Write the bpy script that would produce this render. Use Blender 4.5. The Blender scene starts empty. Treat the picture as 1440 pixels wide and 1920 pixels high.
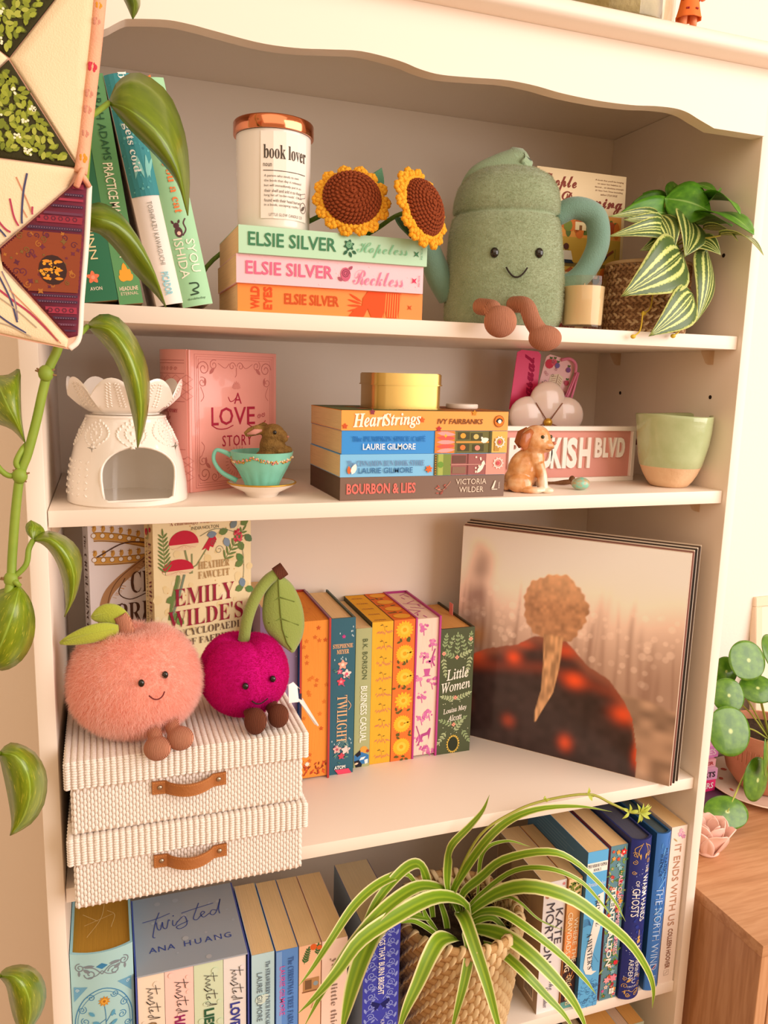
import bpy, bmesh, math, random
import numpy as np
from mathutils import Vector, Matrix, noise
random.seed(7)
V = Vector
PI = math.pi
scene = bpy.context.scene
COL = scene.collection

# ------------------------------------------------------------------ camera
cam_data = bpy.data.cameras.new('camera')
cam = bpy.data.objects.new('camera', cam_data)
COL.objects.link(cam)
cam.location = (0.0526, -0.7837, 1.4993)
cam_data.sensor_fit = 'VERTICAL'
cam_data.sensor_height = 24.0
cam_data.lens = 18.519
cam_data.clip_start = 0.02
YAW, PITCH, ROLL = math.radians(19.6446), math.radians(-9.7957), math.radians(1.4694)
_f = V((math.sin(YAW) * math.cos(PITCH), math.cos(YAW) * math.cos(PITCH), math.sin(PITCH)))
_r0 = V((math.cos(YAW), -math.sin(YAW), 0))
_u0 = _r0.cross(_f)
_r = math.cos(ROLL) * _r0 + math.sin(ROLL) * _u0
_u = -math.sin(ROLL) * _r0 + math.cos(ROLL) * _u0
cam.rotation_euler = Matrix((_r, _u, -_f)).transposed().to_euler()
scene.camera = cam

# ------------------------------------------------------------------ light
world = bpy.data.worlds.new('world')
scene.world = world
world.use_nodes = True
world.node_tree.nodes['Background'].inputs[0].default_value = (1.0, 0.65, 0.36, 1)
world.node_tree.nodes['Background'].inputs[1].default_value = 0.60


def area(name, loc, target, size, power, color):
    d = bpy.data.lights.new(name, 'AREA')
    d.shape = 'RECTANGLE'
    d.size, d.size_y = size
    d.energy = power
    d.color = color
    o = bpy.data.objects.new(name, d)
    COL.objects.link(o)
    o.location = loc
    o.rotation_euler = (V(target) - V(loc)).to_track_quat('-Z', 'Y').to_euler()
    return o


area('window_light', (2.3, -1.9, 1.9), (0.4, 0.1, 1.25), (2.8, 2.2), 78, (1.0, 0.93, 0.90))
area('ceiling_bounce', (-0.1, -2.0, 2.6), (0.4, 0.0, 1.1), (2.6, 1.8), 14, (1.0, 0.86, 0.72))
scene.view_settings.view_transform = 'Standard'
scene.view_settings.look = 'None'
scene.view_settings.gamma = 1.0
scene.view_settings.use_curve_mapping = False
scene.view_settings.exposure = 0.2
scene.cycles.max_bounces = 8
scene.cycles.transparent_max_bounces = 24
scene.cycles.diffuse_bounces = 4
scene.cycles.caustics_reflective = False
scene.cycles.caustics_refractive = False


# ------------------------------------------------------------------ materials
def lin(c):
    if isinstance(c, str):
        c = c.lstrip('#')
        c = [int(c[i:i + 2], 16) / 255 for i in (0, 2, 4)]
    return tuple(((x / 12.92) if x <= 0.04045 else ((x + 0.055) / 1.055) ** 2.4) for x in c[:3]) + (1.0,)


MATS = {}


def mat(name, col, rough=0.55, spec=0.4, metal=0.0, bump=None, var=None, trans=0.0, sss=0.0, coat=0.0,
        sheen=0.0, stretch=None, ior=1.45):
    """a principled material; bump = (scale, strength), var = (scale, other colour, contrast)"""
    if name in MATS:
        return MATS[name]
    m = bpy.data.materials.new(name)
    m.use_nodes = True
    nt = m.node_tree
    b = nt.nodes['Principled BSDF']
    b.inputs['Base Color'].default_value = lin(col)
    b.inputs['Roughness'].default_value = rough
    b.inputs['Specular IOR Level'].default_value = spec
    b.inputs['Metallic'].default_value = metal
    b.inputs['Transmission Weight'].default_value = trans
    b.inputs['Coat Weight'].default_value = coat
    b.inputs['Sheen Weight'].default_value = sheen
    b.inputs['IOR'].default_value = ior
    if sss:
        b.inputs['Subsurface Weight'].default_value = sss
        b.inputs['Subsurface Radius'].default_value = (0.01, 0.006, 0.004)
        b.inputs['Subsurface Scale'].default_value = 1.0
    if bump or var:
        tc = nt.nodes.new('ShaderNodeTexCoord')
        src = tc.outputs['Object']
        if stretch:
            mp = nt.nodes.new('ShaderNodeMapping')
            mp.inputs['Scale'].default_value = stretch
            nt.links.new(src, mp.inputs[0])
            src = mp.outputs[0]
    if bump:
        n = nt.nodes.new('ShaderNodeTexNoise')
        n.inputs['Scale'].default_value = bump[0]
        n.inputs['Detail'].default_value = 4
        nt.links.new(src, n.inputs[0])
        bp = nt.nodes.new('ShaderNodeBump')
        bp.inputs['Strength'].default_value = bump[1]
        bp.inputs['Distance'].default_value = 0.002
        nt.links.new(n.outputs[0], bp.inputs['Height'])
        nt.links.new(bp.outputs[0], b.inputs['Normal'])
    if var:
        n = nt.nodes.new('ShaderNodeTexNoise')
        n.inputs['Scale'].default_value = var[0]
        n.inputs['Detail'].default_value = 5
        nt.links.new(src, n.inputs[0])
        r = nt.nodes.new('ShaderNodeValToRGB')
        k = var[2] if len(var) > 2 else 0.15
        r.color_ramp.elements[0].position = 0.5 - k
        r.color_ramp.elements[1].position = 0.5 + k
        r.color_ramp.elements[0].color = lin(col)
        r.color_ramp.elements[1].color = lin(var[1])
        nt.links.new(n.outputs[0], r.inputs[0])
        nt.links.new(r.outputs[0], b.inputs['Base Color'])
    MATS[name] = m
    return m


def thin_glass(name, tint='#ffffff', rough=0.02, gloss=1.0):
    """a thin clear wall: mostly see-through, glossy at grazing angles"""
    if name in MATS:
        return MATS[name]
    m = bpy.data.materials.new(name)
    m.use_nodes = True
    nt = m.node_tree
    nt.nodes.remove(nt.nodes['Principled BSDF'])
    t, g, mx = nt.nodes.new('ShaderNodeBsdfTransparent'), nt.nodes.new('ShaderNodeBsdfGlossy'), nt.nodes.new('ShaderNodeMixShader')
    t.inputs[0].default_value = lin(tint)
    g.inputs['Roughness'].default_value = rough
    f = nt.nodes.new('ShaderNodeLayerWeight')
    f.inputs[0].default_value = 0.5
    k = math_node(nt, 'ADD', math_node(nt, 'MULTIPLY', math_node(nt, 'POWER', f.outputs['Facing'], 4.0), 0.45 * gloss), 0.04)
    nt.links.new(k, mx.inputs[0])
    nt.links.new(t.outputs[0], mx.inputs[1])
    nt.links.new(g.outputs[0], mx.inputs[2])
    nt.links.new(mx.outputs[0], nt.nodes['Material Output'].inputs[0])
    MATS[name] = m
    return m


def ink(col):
    """flat print of one colour"""
    return mat('ink_' + col.lstrip('#'), col, rough=0.6, spec=0.25)


def pile_mat(name, col, col2, scale):
    """soft pile: light passes through the thin strands"""
    m = mat(name, col, rough=1.0, spec=0.05, var=(scale, col2, 0.3))
    nt = m.node_tree
    if 'soft' not in nt.nodes:
        t, mx = nt.nodes.new('ShaderNodeBsdfTranslucent'), nt.nodes.new('ShaderNodeMixShader')
        mx.name = 'soft'
        src = nt.nodes['Principled BSDF'].inputs['Base Color'].links[0].from_socket
        nt.links.new(src, t.inputs[0])
        mx.inputs[0].default_value = 0.5
        nt.links.new(nt.nodes['Principled BSDF'].outputs[0], mx.inputs[1])
        nt.links.new(t.outputs[0], mx.inputs[2])
        nt.links.new(mx.outputs[0], nt.nodes['Material Output'].inputs[0])
    return m


def uvmat(name, fn, rough=0.45, spec=0.4, coat=0.0, trl=0.0):
    """a material whose colour is built from the leaf's own uv by fn(node_tree, uv_separate) -> colour socket"""
    if name in MATS:
        return MATS[name]
    m = bpy.data.materials.new(name)
    m.use_nodes = True
    nt = m.node_tree
    b = nt.nodes['Principled BSDF']
    b.inputs['Roughness'].default_value = rough
    b.inputs['Specular IOR Level'].default_value = spec
    b.inputs['Coat Weight'].default_value = coat
    uv = nt.nodes.new('ShaderNodeUVMap')
    uv.uv_map = 'UVMap'
    nt.links.new(fn(nt, uv.outputs[0]), b.inputs['Base Color'])
    MATS[name] = m
    return m


def ramp(nt, fac, stops, interp='LINEAR'):
    r = nt.nodes.new('ShaderNodeValToRGB')
    r.color_ramp.interpolation = interp
    e = r.color_ramp.elements
    while len(e) < len(stops):
        e.new(0.5)
    for el, (p, c) in zip(e, stops):
        el.position = p
        el.color = lin(c)
    nt.links.new(fac, r.inputs[0])
    return r.outputs[0]


def math_node(nt, op, a, b=None):
    n = nt.nodes.new('ShaderNodeMath')
    n.operation = op
    for i, x in enumerate((a, b)):
        if x is None:
            continue
        if isinstance(x, (int, float)):
            n.inputs[i].default_value = x
        else:
            nt.links.new(x, n.inputs[i])
    return n.outputs[0]


def mixc(nt, fac, a, b):
    n = nt.nodes.new('ShaderNodeMix')
    n.data_type = 'RGBA'
    for s, x in ((0, fac), (6, a), (7, b)):
        if isinstance(x, str):
            n.inputs[s].default_value = lin(x)
        elif isinstance(x, (int, float)):
            n.inputs[s].default_value = x
        else:
            nt.links.new(x, n.inputs[s])
    return n.outputs[2]


def noise_node(nt, vec, scale, detail=3, stretch=None):
    if stretch:
        mp = nt.nodes.new('ShaderNodeMapping')
        mp.inputs['Scale'].default_value = stretch
        nt.links.new(vec, mp.inputs[0])
        vec = mp.outputs[0]
    n = nt.nodes.new('ShaderNodeTexNoise')
    n.inputs['Scale'].default_value = scale
    n.inputs['Detail'].default_value = detail
    nt.links.new(vec, n.inputs[0])
    return n.outputs[0]


def sep(nt, vec):
    n = nt.nodes.new('ShaderNodeSeparateXYZ')
    nt.links.new(vec, n.inputs[0])
    return n.outputs


# ------------------------------------------------------------------ mesh helpers
class MB:
    """collects shapes, then links them as one mesh object"""

    def __init__(s):
        s.v, s.f, s.m, s.uv = [], [], [], {}

    def add(s, verts, faces, mi=0, xf=None):
        o = len(s.v)
        if xf is not None:
            verts = [xf @ V(p) for p in verts]
        s.v.extend([tuple(p) for p in verts])
        for k, f in enumerate(faces):
            s.f.append(tuple(i + o for i in f))
            s.m.append(mi if isinstance(mi, int) else mi[k])
        return o

    def box(s, a, b, mi=0, xf=None):
        x0, y0, z0 = a
        x1, y1, z1 = b
        s.add([(x0, y0, z0), (x1, y0, z0), (x1, y1, z0), (x0, y1, z0), (x0, y0, z1), (x1, y0, z1), (x1, y1, z1), (x0, y1, z1)],
              [(3, 2, 1, 0), (4, 5, 6, 7), (0, 1, 5, 4), (1, 2, 6, 5), (2, 3, 7, 6), (3, 0, 4, 7)], mi, xf)

    def rbox(s, a, b, r, seg=2, mi=0, xf=None):
        bm = bmesh.new()
        bmesh.ops.create_cube(bm, size=1)
        for v in bm.verts:
            v.co = V([a[i] + (b[i] - a[i]) * (v.co[i] + 0.5) for i in range(3)])
        bmesh.ops.bevel(bm, geom=bm.edges[:], offset=r, segments=seg, profile=0.5, affect='EDGES')
        bm.verts.index_update()
        s.add([v.co.copy() for v in bm.verts], [[v.index for v in f.verts] for f in bm.faces], mi, xf)
        bm.free()

    def tube(s, path, r, n=8, mi=0, xf=None, flat=1.0, caps=True):
        P = [V(p) for p in path]
        N = len(P)
        rad = (lambda t: r[min(int(round(t * (len(r) - 1))), len(r) - 1)]) if isinstance(r, (list, tuple)) else (r if callable(r) else (lambda t: r))
        tan = [(P[min(i + 1, N - 1)] - P[max(i - 1, 0)]).normalized() for i in range(N)]
        up = V((0, 0, 1)) if abs(tan[0].z) < 0.9 else V((1, 0, 0))
        nrm = (up - tan[0] * up.dot(tan[0])).normalized()
        vs = []
        for i in range(N):
            nrm = (nrm - tan[i] * nrm.dot(tan[i])).normalized()
            bi = tan[i].cross(nrm)
            rr = rad(i / max(N - 1, 1))
            for k in range(n):
                a = 2 * PI * k / n
                vs.append(P[i] + nrm * (math.cos(a) * rr) + bi * (math.sin(a) * rr * flat))
        fs = [(i * n + k, i * n + (k + 1) % n, (i + 1) * n + (k + 1) % n, (i + 1) * n + k) for i in range(N - 1) for k in range(n)]
        if caps:
            fs.append(tuple(range(n))[::-1])
            fs.append(tuple((N - 1) * n + k for k in range(n)))
        s.add(vs, fs, mi, xf)

    def lathe(s, prof, n=32, c=(0, 0, 0), mi=0, xf=None, fn=None, caps=True):
        vs, fs = [], []
        for (r, z) in prof:
            for k in range(n):
                a = 2 * PI * k / n
                p = V((c[0] + r * math.cos(a), c[1] + r * math.sin(a), c[2] + z))
                vs.append(fn(p, a) if fn else p)
        m = len(prof)
        fs = [(i * n + k, i * n + (k + 1) % n, (i + 1) * n + (k + 1) % n, (i + 1) * n + k) for i in range(m - 1) for k in range(n)]
        if caps:
            fs.append(tuple(range(n))[::-1])
            fs.append(tuple((m - 1) * n + k for k in range(n)))
        s.add(vs, fs, mi, xf)

    def ell(s, c, r, n=14, m=9, mi=0, rot=None, xf=None):
        if isinstance(r, (int, float)):
            r = (r, r, r)
        vs = [V((0, 0, 1))]
        for i in range(1, m):
            t = PI * i / m
            for k in range(n):
                a = 2 * PI * k / n
                vs.append(V((math.sin(t) * math.cos(a), math.sin(t) * math.sin(a), math.cos(t))))
        vs.append(V((0, 0, -1)))
        vs = [V((p.x * r[0], p.y * r[1], p.z * r[2])) for p in vs]
        if rot is not None:
            vs = [rot @ p for p in vs]
        vs = [p + V(c) for p in vs]
        L = len(vs) - 1
        fs = [(0, 1 + k, 1 + (k + 1) % n) for k in range(n)]
        fs += [(1 + i * n + k, 1 + (i + 1) * n + k, 1 + (i + 1) * n + (k + 1) % n, 1 + i * n + (k + 1) % n) for i in range(m - 2) for k in range(n)]
        fs += [(1 + (m - 2) * n + (k + 1) % n, 1 + (m - 2) * n + k, L) for k in range(n)]
        s.add(vs, fs, mi, xf)

    def prism(s, poly, z0, z1, mi=0, xf=None):
        n = len(poly)
        ar = sum(poly[i][0] * poly[(i + 1) % n][1] - poly[(i + 1) % n][0] * poly[i][1] for i in range(n))
        if ar < 0:
            poly = poly[::-1]
        vs = [(x, y, z0) for x, y in poly] + [(x, y, z1) for x, y in poly]
        fs = [tuple(range(n))[::-1], tuple(range(n, 2 * n))] + [(i, (i + 1) % n, n + (i + 1) % n, n + i) for i in range(n)]
        s.add(vs, fs, mi, xf)

    def grid(s, nu, nv, fn, mi=0, uv=True):
        vs = [V(fn(i / (nu - 1), j / (nv - 1))) for j in range(nv) for i in range(nu)]
        fs = [(j * nu + i, j * nu + i + 1, (j + 1) * nu + i + 1, (j + 1) * nu + i) for j in range(nv - 1) for i in range(nu - 1)]
        o = s.add(vs, fs, mi)
        if uv:
            for j in range(nv):
                for i in range(nu):
                    s.uv[o + j * nu + i] = (i / (nu - 1), j / (nv - 1))

    def build(s, name, mats, parent=None, smooth=None, kind=None, label=None, fix=False):
        me = bpy.data.meshes.new(name)
        me.from_pydata(s.v, [], s.f)
        for m in (mats if isinstance(mats, (list, tuple)) else [mats]):
            me.materials.append(m)
        if any(s.m):
            me.polygons.foreach_set('material_index', s.m)
        if s.uv:
            uvl = me.uv_layers.new(name='UVMap')
            for l in me.loops:
                uvl.data[l.index].uv = s.uv.get(l.vertex_index, (0.5, 0.5))
        if fix:
            bm = bmesh.new()
            bm.from_mesh(me)
            bmesh.ops.recalc_face_normals(bm, faces=bm.faces[:])
            bm.to_mesh(me)
            bm.free()
        if smooth is not None:
            me.shade_smooth()
            if smooth is not True:
                me.set_sharp_from_angle(angle=math.radians(smooth))
        me.update()
        return link(name, me, parent, kind, label)


def link(name, me, parent=None, kind=None, label=None):
    o = bpy.data.objects.new(name, me)
    COL.objects.link(o)
    if parent is not None:
        o.parent = parent
    if kind:
        o['kind'] = kind
    if label:
        o['label'] = label
    return o


def remeshed(mb, voxel, it=6):
    """one continuous smooth skin over all the shapes in mb"""
    o = mb.build('skin', mat('skin', '#888888'))
    r = o.modifiers.new('r', 'REMESH')
    r.mode = 'VOXEL'
    r.voxel_size = voxel
    q = o.modifiers.new('s', 'SMOOTH')
    q.iterations = it
    dg = bpy.context.evaluated_depsgraph_get()
    me = bpy.data.meshes.new_from_object(o.evaluated_get(dg))
    bpy.data.objects.remove(o)
    out = MB()
    out.add([v.co.copy() for v in me.vertices], [tuple(p.vertices) for p in me.polygons])
    return out


def thing(name, label, cat, M=None, group=None):
    o = bpy.data.objects.new(name, None)
    o.empty_display_size = 0.01
    COL.objects.link(o)
    if M is not None:
        o.matrix_world = M if isinstance(M, Matrix) else Matrix.Translation(M)
    return tag(o, label, cat, group)


def tag(o, label, cat, group=None):
    o['label'] = label
    o['category'] = cat
    if group:
        o['group'] = group
    return o


def structure(o):
    o['kind'] = 'structure'
    return o


def bez(pts, n=16):
    """smooth curve through the points"""
    P = [V(p) for p in pts]
    if len(P) == 2:
        return [P[0].lerp(P[1], i / n) for i in range(n + 1)]
    out = []
    L = len(P)
    for k in range(n + 1):
        t = k / n * (L - 1)
        i = min(int(t), L - 2)
        t -= i
        p0 = P[i - 1] if i > 0 else P[0] * 2 - P[1]
        p3 = P[i + 2] if i + 2 < L else P[-1] * 2 - P[-2]
        p1, p2 = P[i], P[i + 1]
        out.append(0.5 * (2 * p1 + (p2 - p0) * t + (2 * p0 - 5 * p1 + 4 * p2 - p3) * t * t + (3 * p1 - p0 - 3 * p2 + p3) * t ** 3))
    return out


def T_(x, y, z):
    return Matrix.Translation((x, y, z))


def RX(a):
    return Matrix.Rotation(a, 4, 'X')


def RY(a):
    return Matrix.Rotation(a, 4, 'Y')


def RZ(a):
    return Matrix.Rotation(a, 4, 'Z')


def R(d):
    return math.radians(d)


# ------------------------------------------------------------------ flat print
GLY = {}


def style_map(s, style):
    tab = {'serif': (0x1D400, 0x1D41A, 0x1D7CE), 'italic': (0x1D434, 0x1D44E, None), 'bitalic': (0x1D468, 0x1D482, None),
           'script': (0x1D4D0, 0x1D4EA, None)}
    if style not in tab:
        return s
    A, a, d = tab[style]
    o = ''
    for ch in s:
        if 'A' <= ch <= 'Z':
            o += chr(A + ord(ch) - 65)
        elif 'a' <= ch <= 'z':
            o += '\u210e' if (style == 'italic' and ch == 'h') else chr(a + ord(ch) - 97)
        elif '0' <= ch <= '9' and d:
            o += chr(d + ord(ch) - 48)
        else:
            o += ch
    return o


def glyphs(s, style='sans', weight=0.0, space=1.0):
    k = (s, style, weight, space)
    if k not in GLY:
        c = bpy.data.curves.new('glyph', 'FONT')
        c.body = style_map(s, style)
        c.resolution_u = 2
        c.offset = weight if style == 'sans' else max(weight, -0.007)
        c.space_character = space
        o = bpy.data.objects.new('glyph', c)
        me = o.to_mesh()
        vs = [(v.co.x, v.co.y) for v in me.vertices]
        fs = [tuple(p.vertices) for p in me.polygons]
        o.to_mesh_clear()
        bpy.data.objects.remove(o)
        bpy.data.curves.remove(c)
        x0, x1 = min(v[0] for v in vs), max(v[0] for v in vs)
        y0, y1 = min(v[1] for v in vs), max(v[1] for v in vs)
        GLY[k] = ([(x - (x0 + x1) / 2, y - (y0 + y1) / 2) for x, y in vs], fs, x1 - x0, y1 - y0)
    return GLY[k]


class Print:
    """flat marks given in metres on a face (u to the right, v up); fn puts them on the real surface"""

    def __init__(s, fn, base=0.00025, step=0.00006):
        s.fn, s.base, s.step = fn, base, step
        s.v, s.f, s.m, s.cols = [], [], [], []

    def _add(s, pts, faces, col):
        if col not in s.cols:
            s.cols.append(col)
        k = s.cols.index(col)
        o = len(s.v)
        s.n = getattr(s, 'n', 0) + 1
        h = s.base + s.step * k + 0.000007 * (s.n % 7)
        s.v.extend([tuple(s.fn(u, v, h)) for u, v in pts])
        for f in faces:
            s.f.append(tuple(i + o for i in f))
            s.m.append(k)

    def txt(s, t, cx, cy, w=None, h=None, col='#222222', style='sans', weight=0.0, rot=0.0, shear=0.0, space=1.0):
        vs, fs, bw, bh = glyphs(t, style, weight, space)
        sx = w / bw if w else None
        sy = h / bh if h else None
        sx = sx or sy
        sy = sy or sx
        ca, sa = math.cos(rot), math.sin(rot)
        P = []
        for x, y in vs:
            X, Y = x * sx + shear * y * sy, y * sy
            P.append((cx + X * ca - Y * sa, cy + X * sa + Y * ca))
        s._add(P, fs, col)

    def poly(s, pts, col):
        s._add(pts, [tuple(range(len(pts)))], col)

    def rect(s, x0, y0, x1, y1, col):
        n, m = max(1, int(abs(x1 - x0) / 0.012)), max(1, int(abs(y1 - y0) / 0.004))
        s._add([(x0 + (x1 - x0) * i / n, y0 + (y1 - y0) * j / m) for j in range(m + 1) for i in range(n + 1)],
               [(j * (n + 1) + i, j * (n + 1) + i + 1, (j + 1) * (n + 1) + i + 1, (j + 1) * (n + 1) + i) for j in range(m) for i in range(n)], col)

    def disc(s, cx, cy, r, col, n=14, ry=None):
        ry = ry or r
        s.poly([(cx + r * math.cos(2 * PI * k / n), cy + ry * math.sin(2 * PI * k / n)) for k in range(n)], col)

    def ring(s, cx, cy, r, w, col, n=20, ry=None):
        ry = ry or r
        s.line([(cx + r * math.cos(2 * PI * k / n), cy + ry * math.sin(2 * PI * k / n)) for k in range(n + 1)], w, col)

    def line(s, pts, w, col):
        P = [V((x, y)) for x, y in pts]
        vs, fs = [], []
        for i, p in enumerate(P):
            d = (P[min(i + 1, len(P) - 1)] - P[max(i - 1, 0)])
            d = d.normalized() if d.length else V((1, 0))
            n = V((-d.y, d.x)) * (w / 2)
            vs += [p + n, p - n]
        fs = [(2 * i, 2 * i + 1, 2 * i + 3, 2 * i + 2) for i in range(len(P) - 1)]
        s._add([(p.x, p.y) for p in vs], fs, col)

    def curve(s, pts, w, col, n=14):
        s.line([(p.x, p.y) for p in bez([(x, y, 0) for x, y in pts], n)], w, col)

    def spiral(s, cx, cy, r, col, w=0.0005, turns=1.4, a0=0.0, sg=1):
        s.line([(cx + r * (1 - 0.8 * k / 18) * math.cos(a0 + sg * turns * 2 * PI * k / 18), cy + r * (1 - 0.8 * k / 18) * math.sin(a0 + sg * turns * 2 * PI * k / 18)) for k in range(19)], w, col)

    def petal(s, cx, cy, l, w, a, col):
        ca, sa = math.cos(a), math.sin(a)
        P = []
        for x, y in ((0, 0), (.25, .42), (.55, .5), (.85, .28), (1, 0), (.85, -.28), (.55, -.5), (.25, -.42)):
            X, Y = x * l, y * w
            P.append((cx + X * ca - Y * sa, cy + X * sa + Y * ca))
        s.poly(P, col)

    def flower(s, cx, cy, r, n, col, ccol=None, rc=0.3, w=None, a0=0.3):
        for k in range(n):
            s.petal(cx, cy, r, w or (2.6 * r / n + r * .12), a0 + 2 * PI * k / n, col)
        if ccol:
            s.disc(cx, cy, r * rc, ccol, 10)

    def sprig(s, x0, y0, l, a, n, ll, lw, col, w=0.0005):
        """a stalk with leaves on both sides"""
        dx, dy = math.cos(a), math.sin(a)
        s.line([(x0, y0), (x0 + dx * l, y0 + dy * l)], w, col)
        for k in range(n):
            t = (k + 0.6) / n * l
            for sg in (1, -1):
                s.petal(x0 + dx * t, y0 + dy * t, ll * (1 - 0.4 * k / n), lw, a + sg * 0.75, col)
        s.petal(x0 + dx * l, y0 + dy * l, ll * .8, lw, a, col)

    def star4(s, cx, cy, r, col, k=0.28, a0=0):
        s.poly([(cx + (r if i % 2 == 0 else r * k) * math.cos(a0 + PI * i / 4), cy + (r if i % 2 == 0 else r * k) * math.sin(a0 + PI * i / 4)) for i in range(8)], col)

    def build(s, name, parent, label=None):
        if not s.f:
            return None
        b = MB()
        b.v, b.f, b.m = s.v, s.f, s.m
        return b.build(name, [ink(c) for c in s.cols], parent, kind='stuff', label=label)


# ------------------------------------------------------------------ books
def page_mat(col):
    return mat('pages_' + col.lstrip('#'), col, rough=0.85, spec=0.1, bump=(1.0, 0.25), stretch=(1500, 25, 25),
               var=(1.0, '#%02x%02x%02x' % tuple(int(int(col[i:i + 2], 16) * 0.93) for i in (1, 3, 5)), 0.25))


def cover_mat(col, rough=0.42):
    return mat('cover_' + col.lstrip('#') + '_%d' % (rough * 100), col, rough=rough, spec=0.4)


class Book:
    """local frame: x across the thickness, y from the spine into the depth, z up; flip puts the fore edge in front"""

    def __init__(s, label, T, H, D, M, spine, front=None, back=None, pages='#f7d4a0', hard=False, rnd=0.0, flip=False,
                 group=None, name='book', cat='book', rough=0.42, pages_label=None):
        s.T, s.H, s.D = T, H, D
        s.rnd = rnd
        s.flip = flip
        s.inset = 0.003 if hard else 0.0
        front = front or spine
        back = back or front
        s.root = thing(name, label, cat, M, group)
        b = 0.0026 if hard else 0.0005
        s.b = b
        n = 8 if rnd else 1
        arc = [(T * i / n, -rnd * (1 - (2 * i / n - 1) ** 2)) for i in range(n + 1)]
        inner = [(b + (T - 2 * b) * i / n, b - rnd * (1 - (2 * i / n - 1) ** 2)) for i in range(n, -1, -1)]
        out = [(0, D)] + arc + [(T, D), (T - b, D)] + inner + [(b, D)]
        if flip:
            out = [(x, D - y) for x, y in out][::-1]
        N = len(out)
        mb = MB()
        mi = [1, 1]
        for i in range(N):
            x0, y0 = out[i]
            x1, y1 = out[(i + 1) % N]
            mi.append(2 if (x0 + x1) / 2 < b * 1.01 and abs(y1 - y0) > D * .5 else 1 if (x0 + x1) / 2 > T - b * 1.01 and abs(y1 - y0) > D * .5 else 0)
        vs = [(x, y, 0) for x, y in out] + [(x, y, H) for x, y in out]
        fs = [tuple(range(N))[::-1], tuple(range(N, 2 * N))] + [(i, (i + 1) % N, N + (i + 1) % N, N + i) for i in range(N)]
        mb.add(vs, fs, mi)
        mb.build('cover', [cover_mat(spine, rough), cover_mat(front, rough), cover_mat(back, rough)], s.root, smooth=25 if rnd else None)
        pg = MB()
        y0, y1 = (s.inset, D - b) if flip else (b, D - s.inset)
        pg.box((b, y0, s.inset + (0.0002 if not hard else 0)), (T - b, y1, H - s.inset - (0.0002 if not hard else 0)))
        if rnd and not flip:
            arcp = [(b + (T - 2 * b) * i / n, b - rnd * (1 - (2 * i / n - 1) ** 2) * 0.95) for i in range(n + 1)]
            pg.v, pg.f, pg.m = [], [], []
            pg.prism(arcp + [(T - b, y1), (b, y1)], s.inset, H - s.inset)
        pg.build('page_block', page_mat(pages), s.root, label=pages_label)
        s.P = {}

    def _y(s, x):
        return -s.rnd * (1 - (2 * x / s.T - 1) ** 2) if s.rnd else 0.0

    def face(s, k):
        if k in s.P:
            return s.P[k]
        T, H, D = s.T, s.H, s.D
        fn = {
            'spine': lambda u, v, h: (T / 2 + v, s._y(T / 2 + v) - h, H / 2 - u),   # reads downwards
            'spine_up': lambda u, v, h: (T / 2 + u, s._y(T / 2 + u) - h, H / 2 + v),
            'front': lambda u, v, h: (T + h, D / 2 + u, H / 2 + v),
            'back': lambda u, v, h: (-h, D / 2 - u, H / 2 + v),
            'fore': lambda u, v, h: (T / 2 + u, s.inset - h, H / 2 + v),
            'top': lambda u, v, h: (T / 2 + u, D / 2 + v, H - s.inset + h),
            'head': lambda u, v, h: (T / 2 + u, D / 2 + v, H + h),
        }[k]
        s.P[k] = Print(fn, 0.0008 if k == 'spine' else 0.00025)
        return s.P[k]

    def done(s):
        nm = {'spine': 'spine_lettering', 'spine_up': 'spine_print', 'front': 'cover_print', 'back': 'back_print', 'fore': 'edge_print',
              'top': 'top_edge_print', 'head': 'top_print'}
        for k, p in s.P.items():
            p.build(nm[k], s.root)
        return s


def stand(x, y, z, rz=0.0, lean=0.0):
    return T_(x, y, z) @ RZ(rz) @ RY(lean)


def lying(x, y, z, rz=0.0):
    """book on its back, spine to the front, origin at its right end"""
    return T_(x, y, z) @ RZ(rz) @ Matrix(((0, 0, -1, 0), (0, 1, 0, 0), (1, 0, 0, 0), (0, 0, 0, 1)))


def facing(x, y, z, T, rz=0.0, tilt=0.0):
    """front cover to the viewer, (x, y) its lower left front corner"""
    return T_(x, y, z) @ RZ(rz) @ RX(-tilt) @ RZ(-PI / 2) @ T_(-T, 0, 0)


# ------------------------------------------------------------------ room
S1, S2, S3, S4 = 1.55763, 1.36651, 0.97517, 0.66425
W, D = 0.79, 0.298
wall_m = mat('wall_paint', '#efe6dc', rough=0.9, spec=0.1, bump=(180, 0.12))
white = mat('white_paint', '#f2e5d7', rough=0.38, spec=0.4, bump=(25, 0.03))
b = MB(); b.box((-2.2, 0.31, 0), (3.0, 0.41, 2.7)); structure(b.build('wall_back', wall_m))
b = MB()
for i in range(9):
    for j in range(3):
        x0 = -2.2 + j * 1.74 + (0.6 if i % 2 else 0)
        b.rbox((x0, -1.9 + i * 0.245, -0.02), (x0 + 1.735, -1.9 + i * 0.245 + 0.242, 0.0), 0.002, 1)
structure(b.build('floor', mat('floor_oak', '#b98a5e', rough=0.5, var=(6, '#a3764c', .3), stretch=(.6, 8, 1))))
b = MB(); b.box((-2.2, 0.296, 0), (-0.03, 0.3099, 0.09)); structure(b.build('baseboard_left', white))
b = MB(); b.box((1.62, 0.296, 0), (3.0, 0.3099, 0.09)); structure(b.build('baseboard_right', white))

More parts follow.
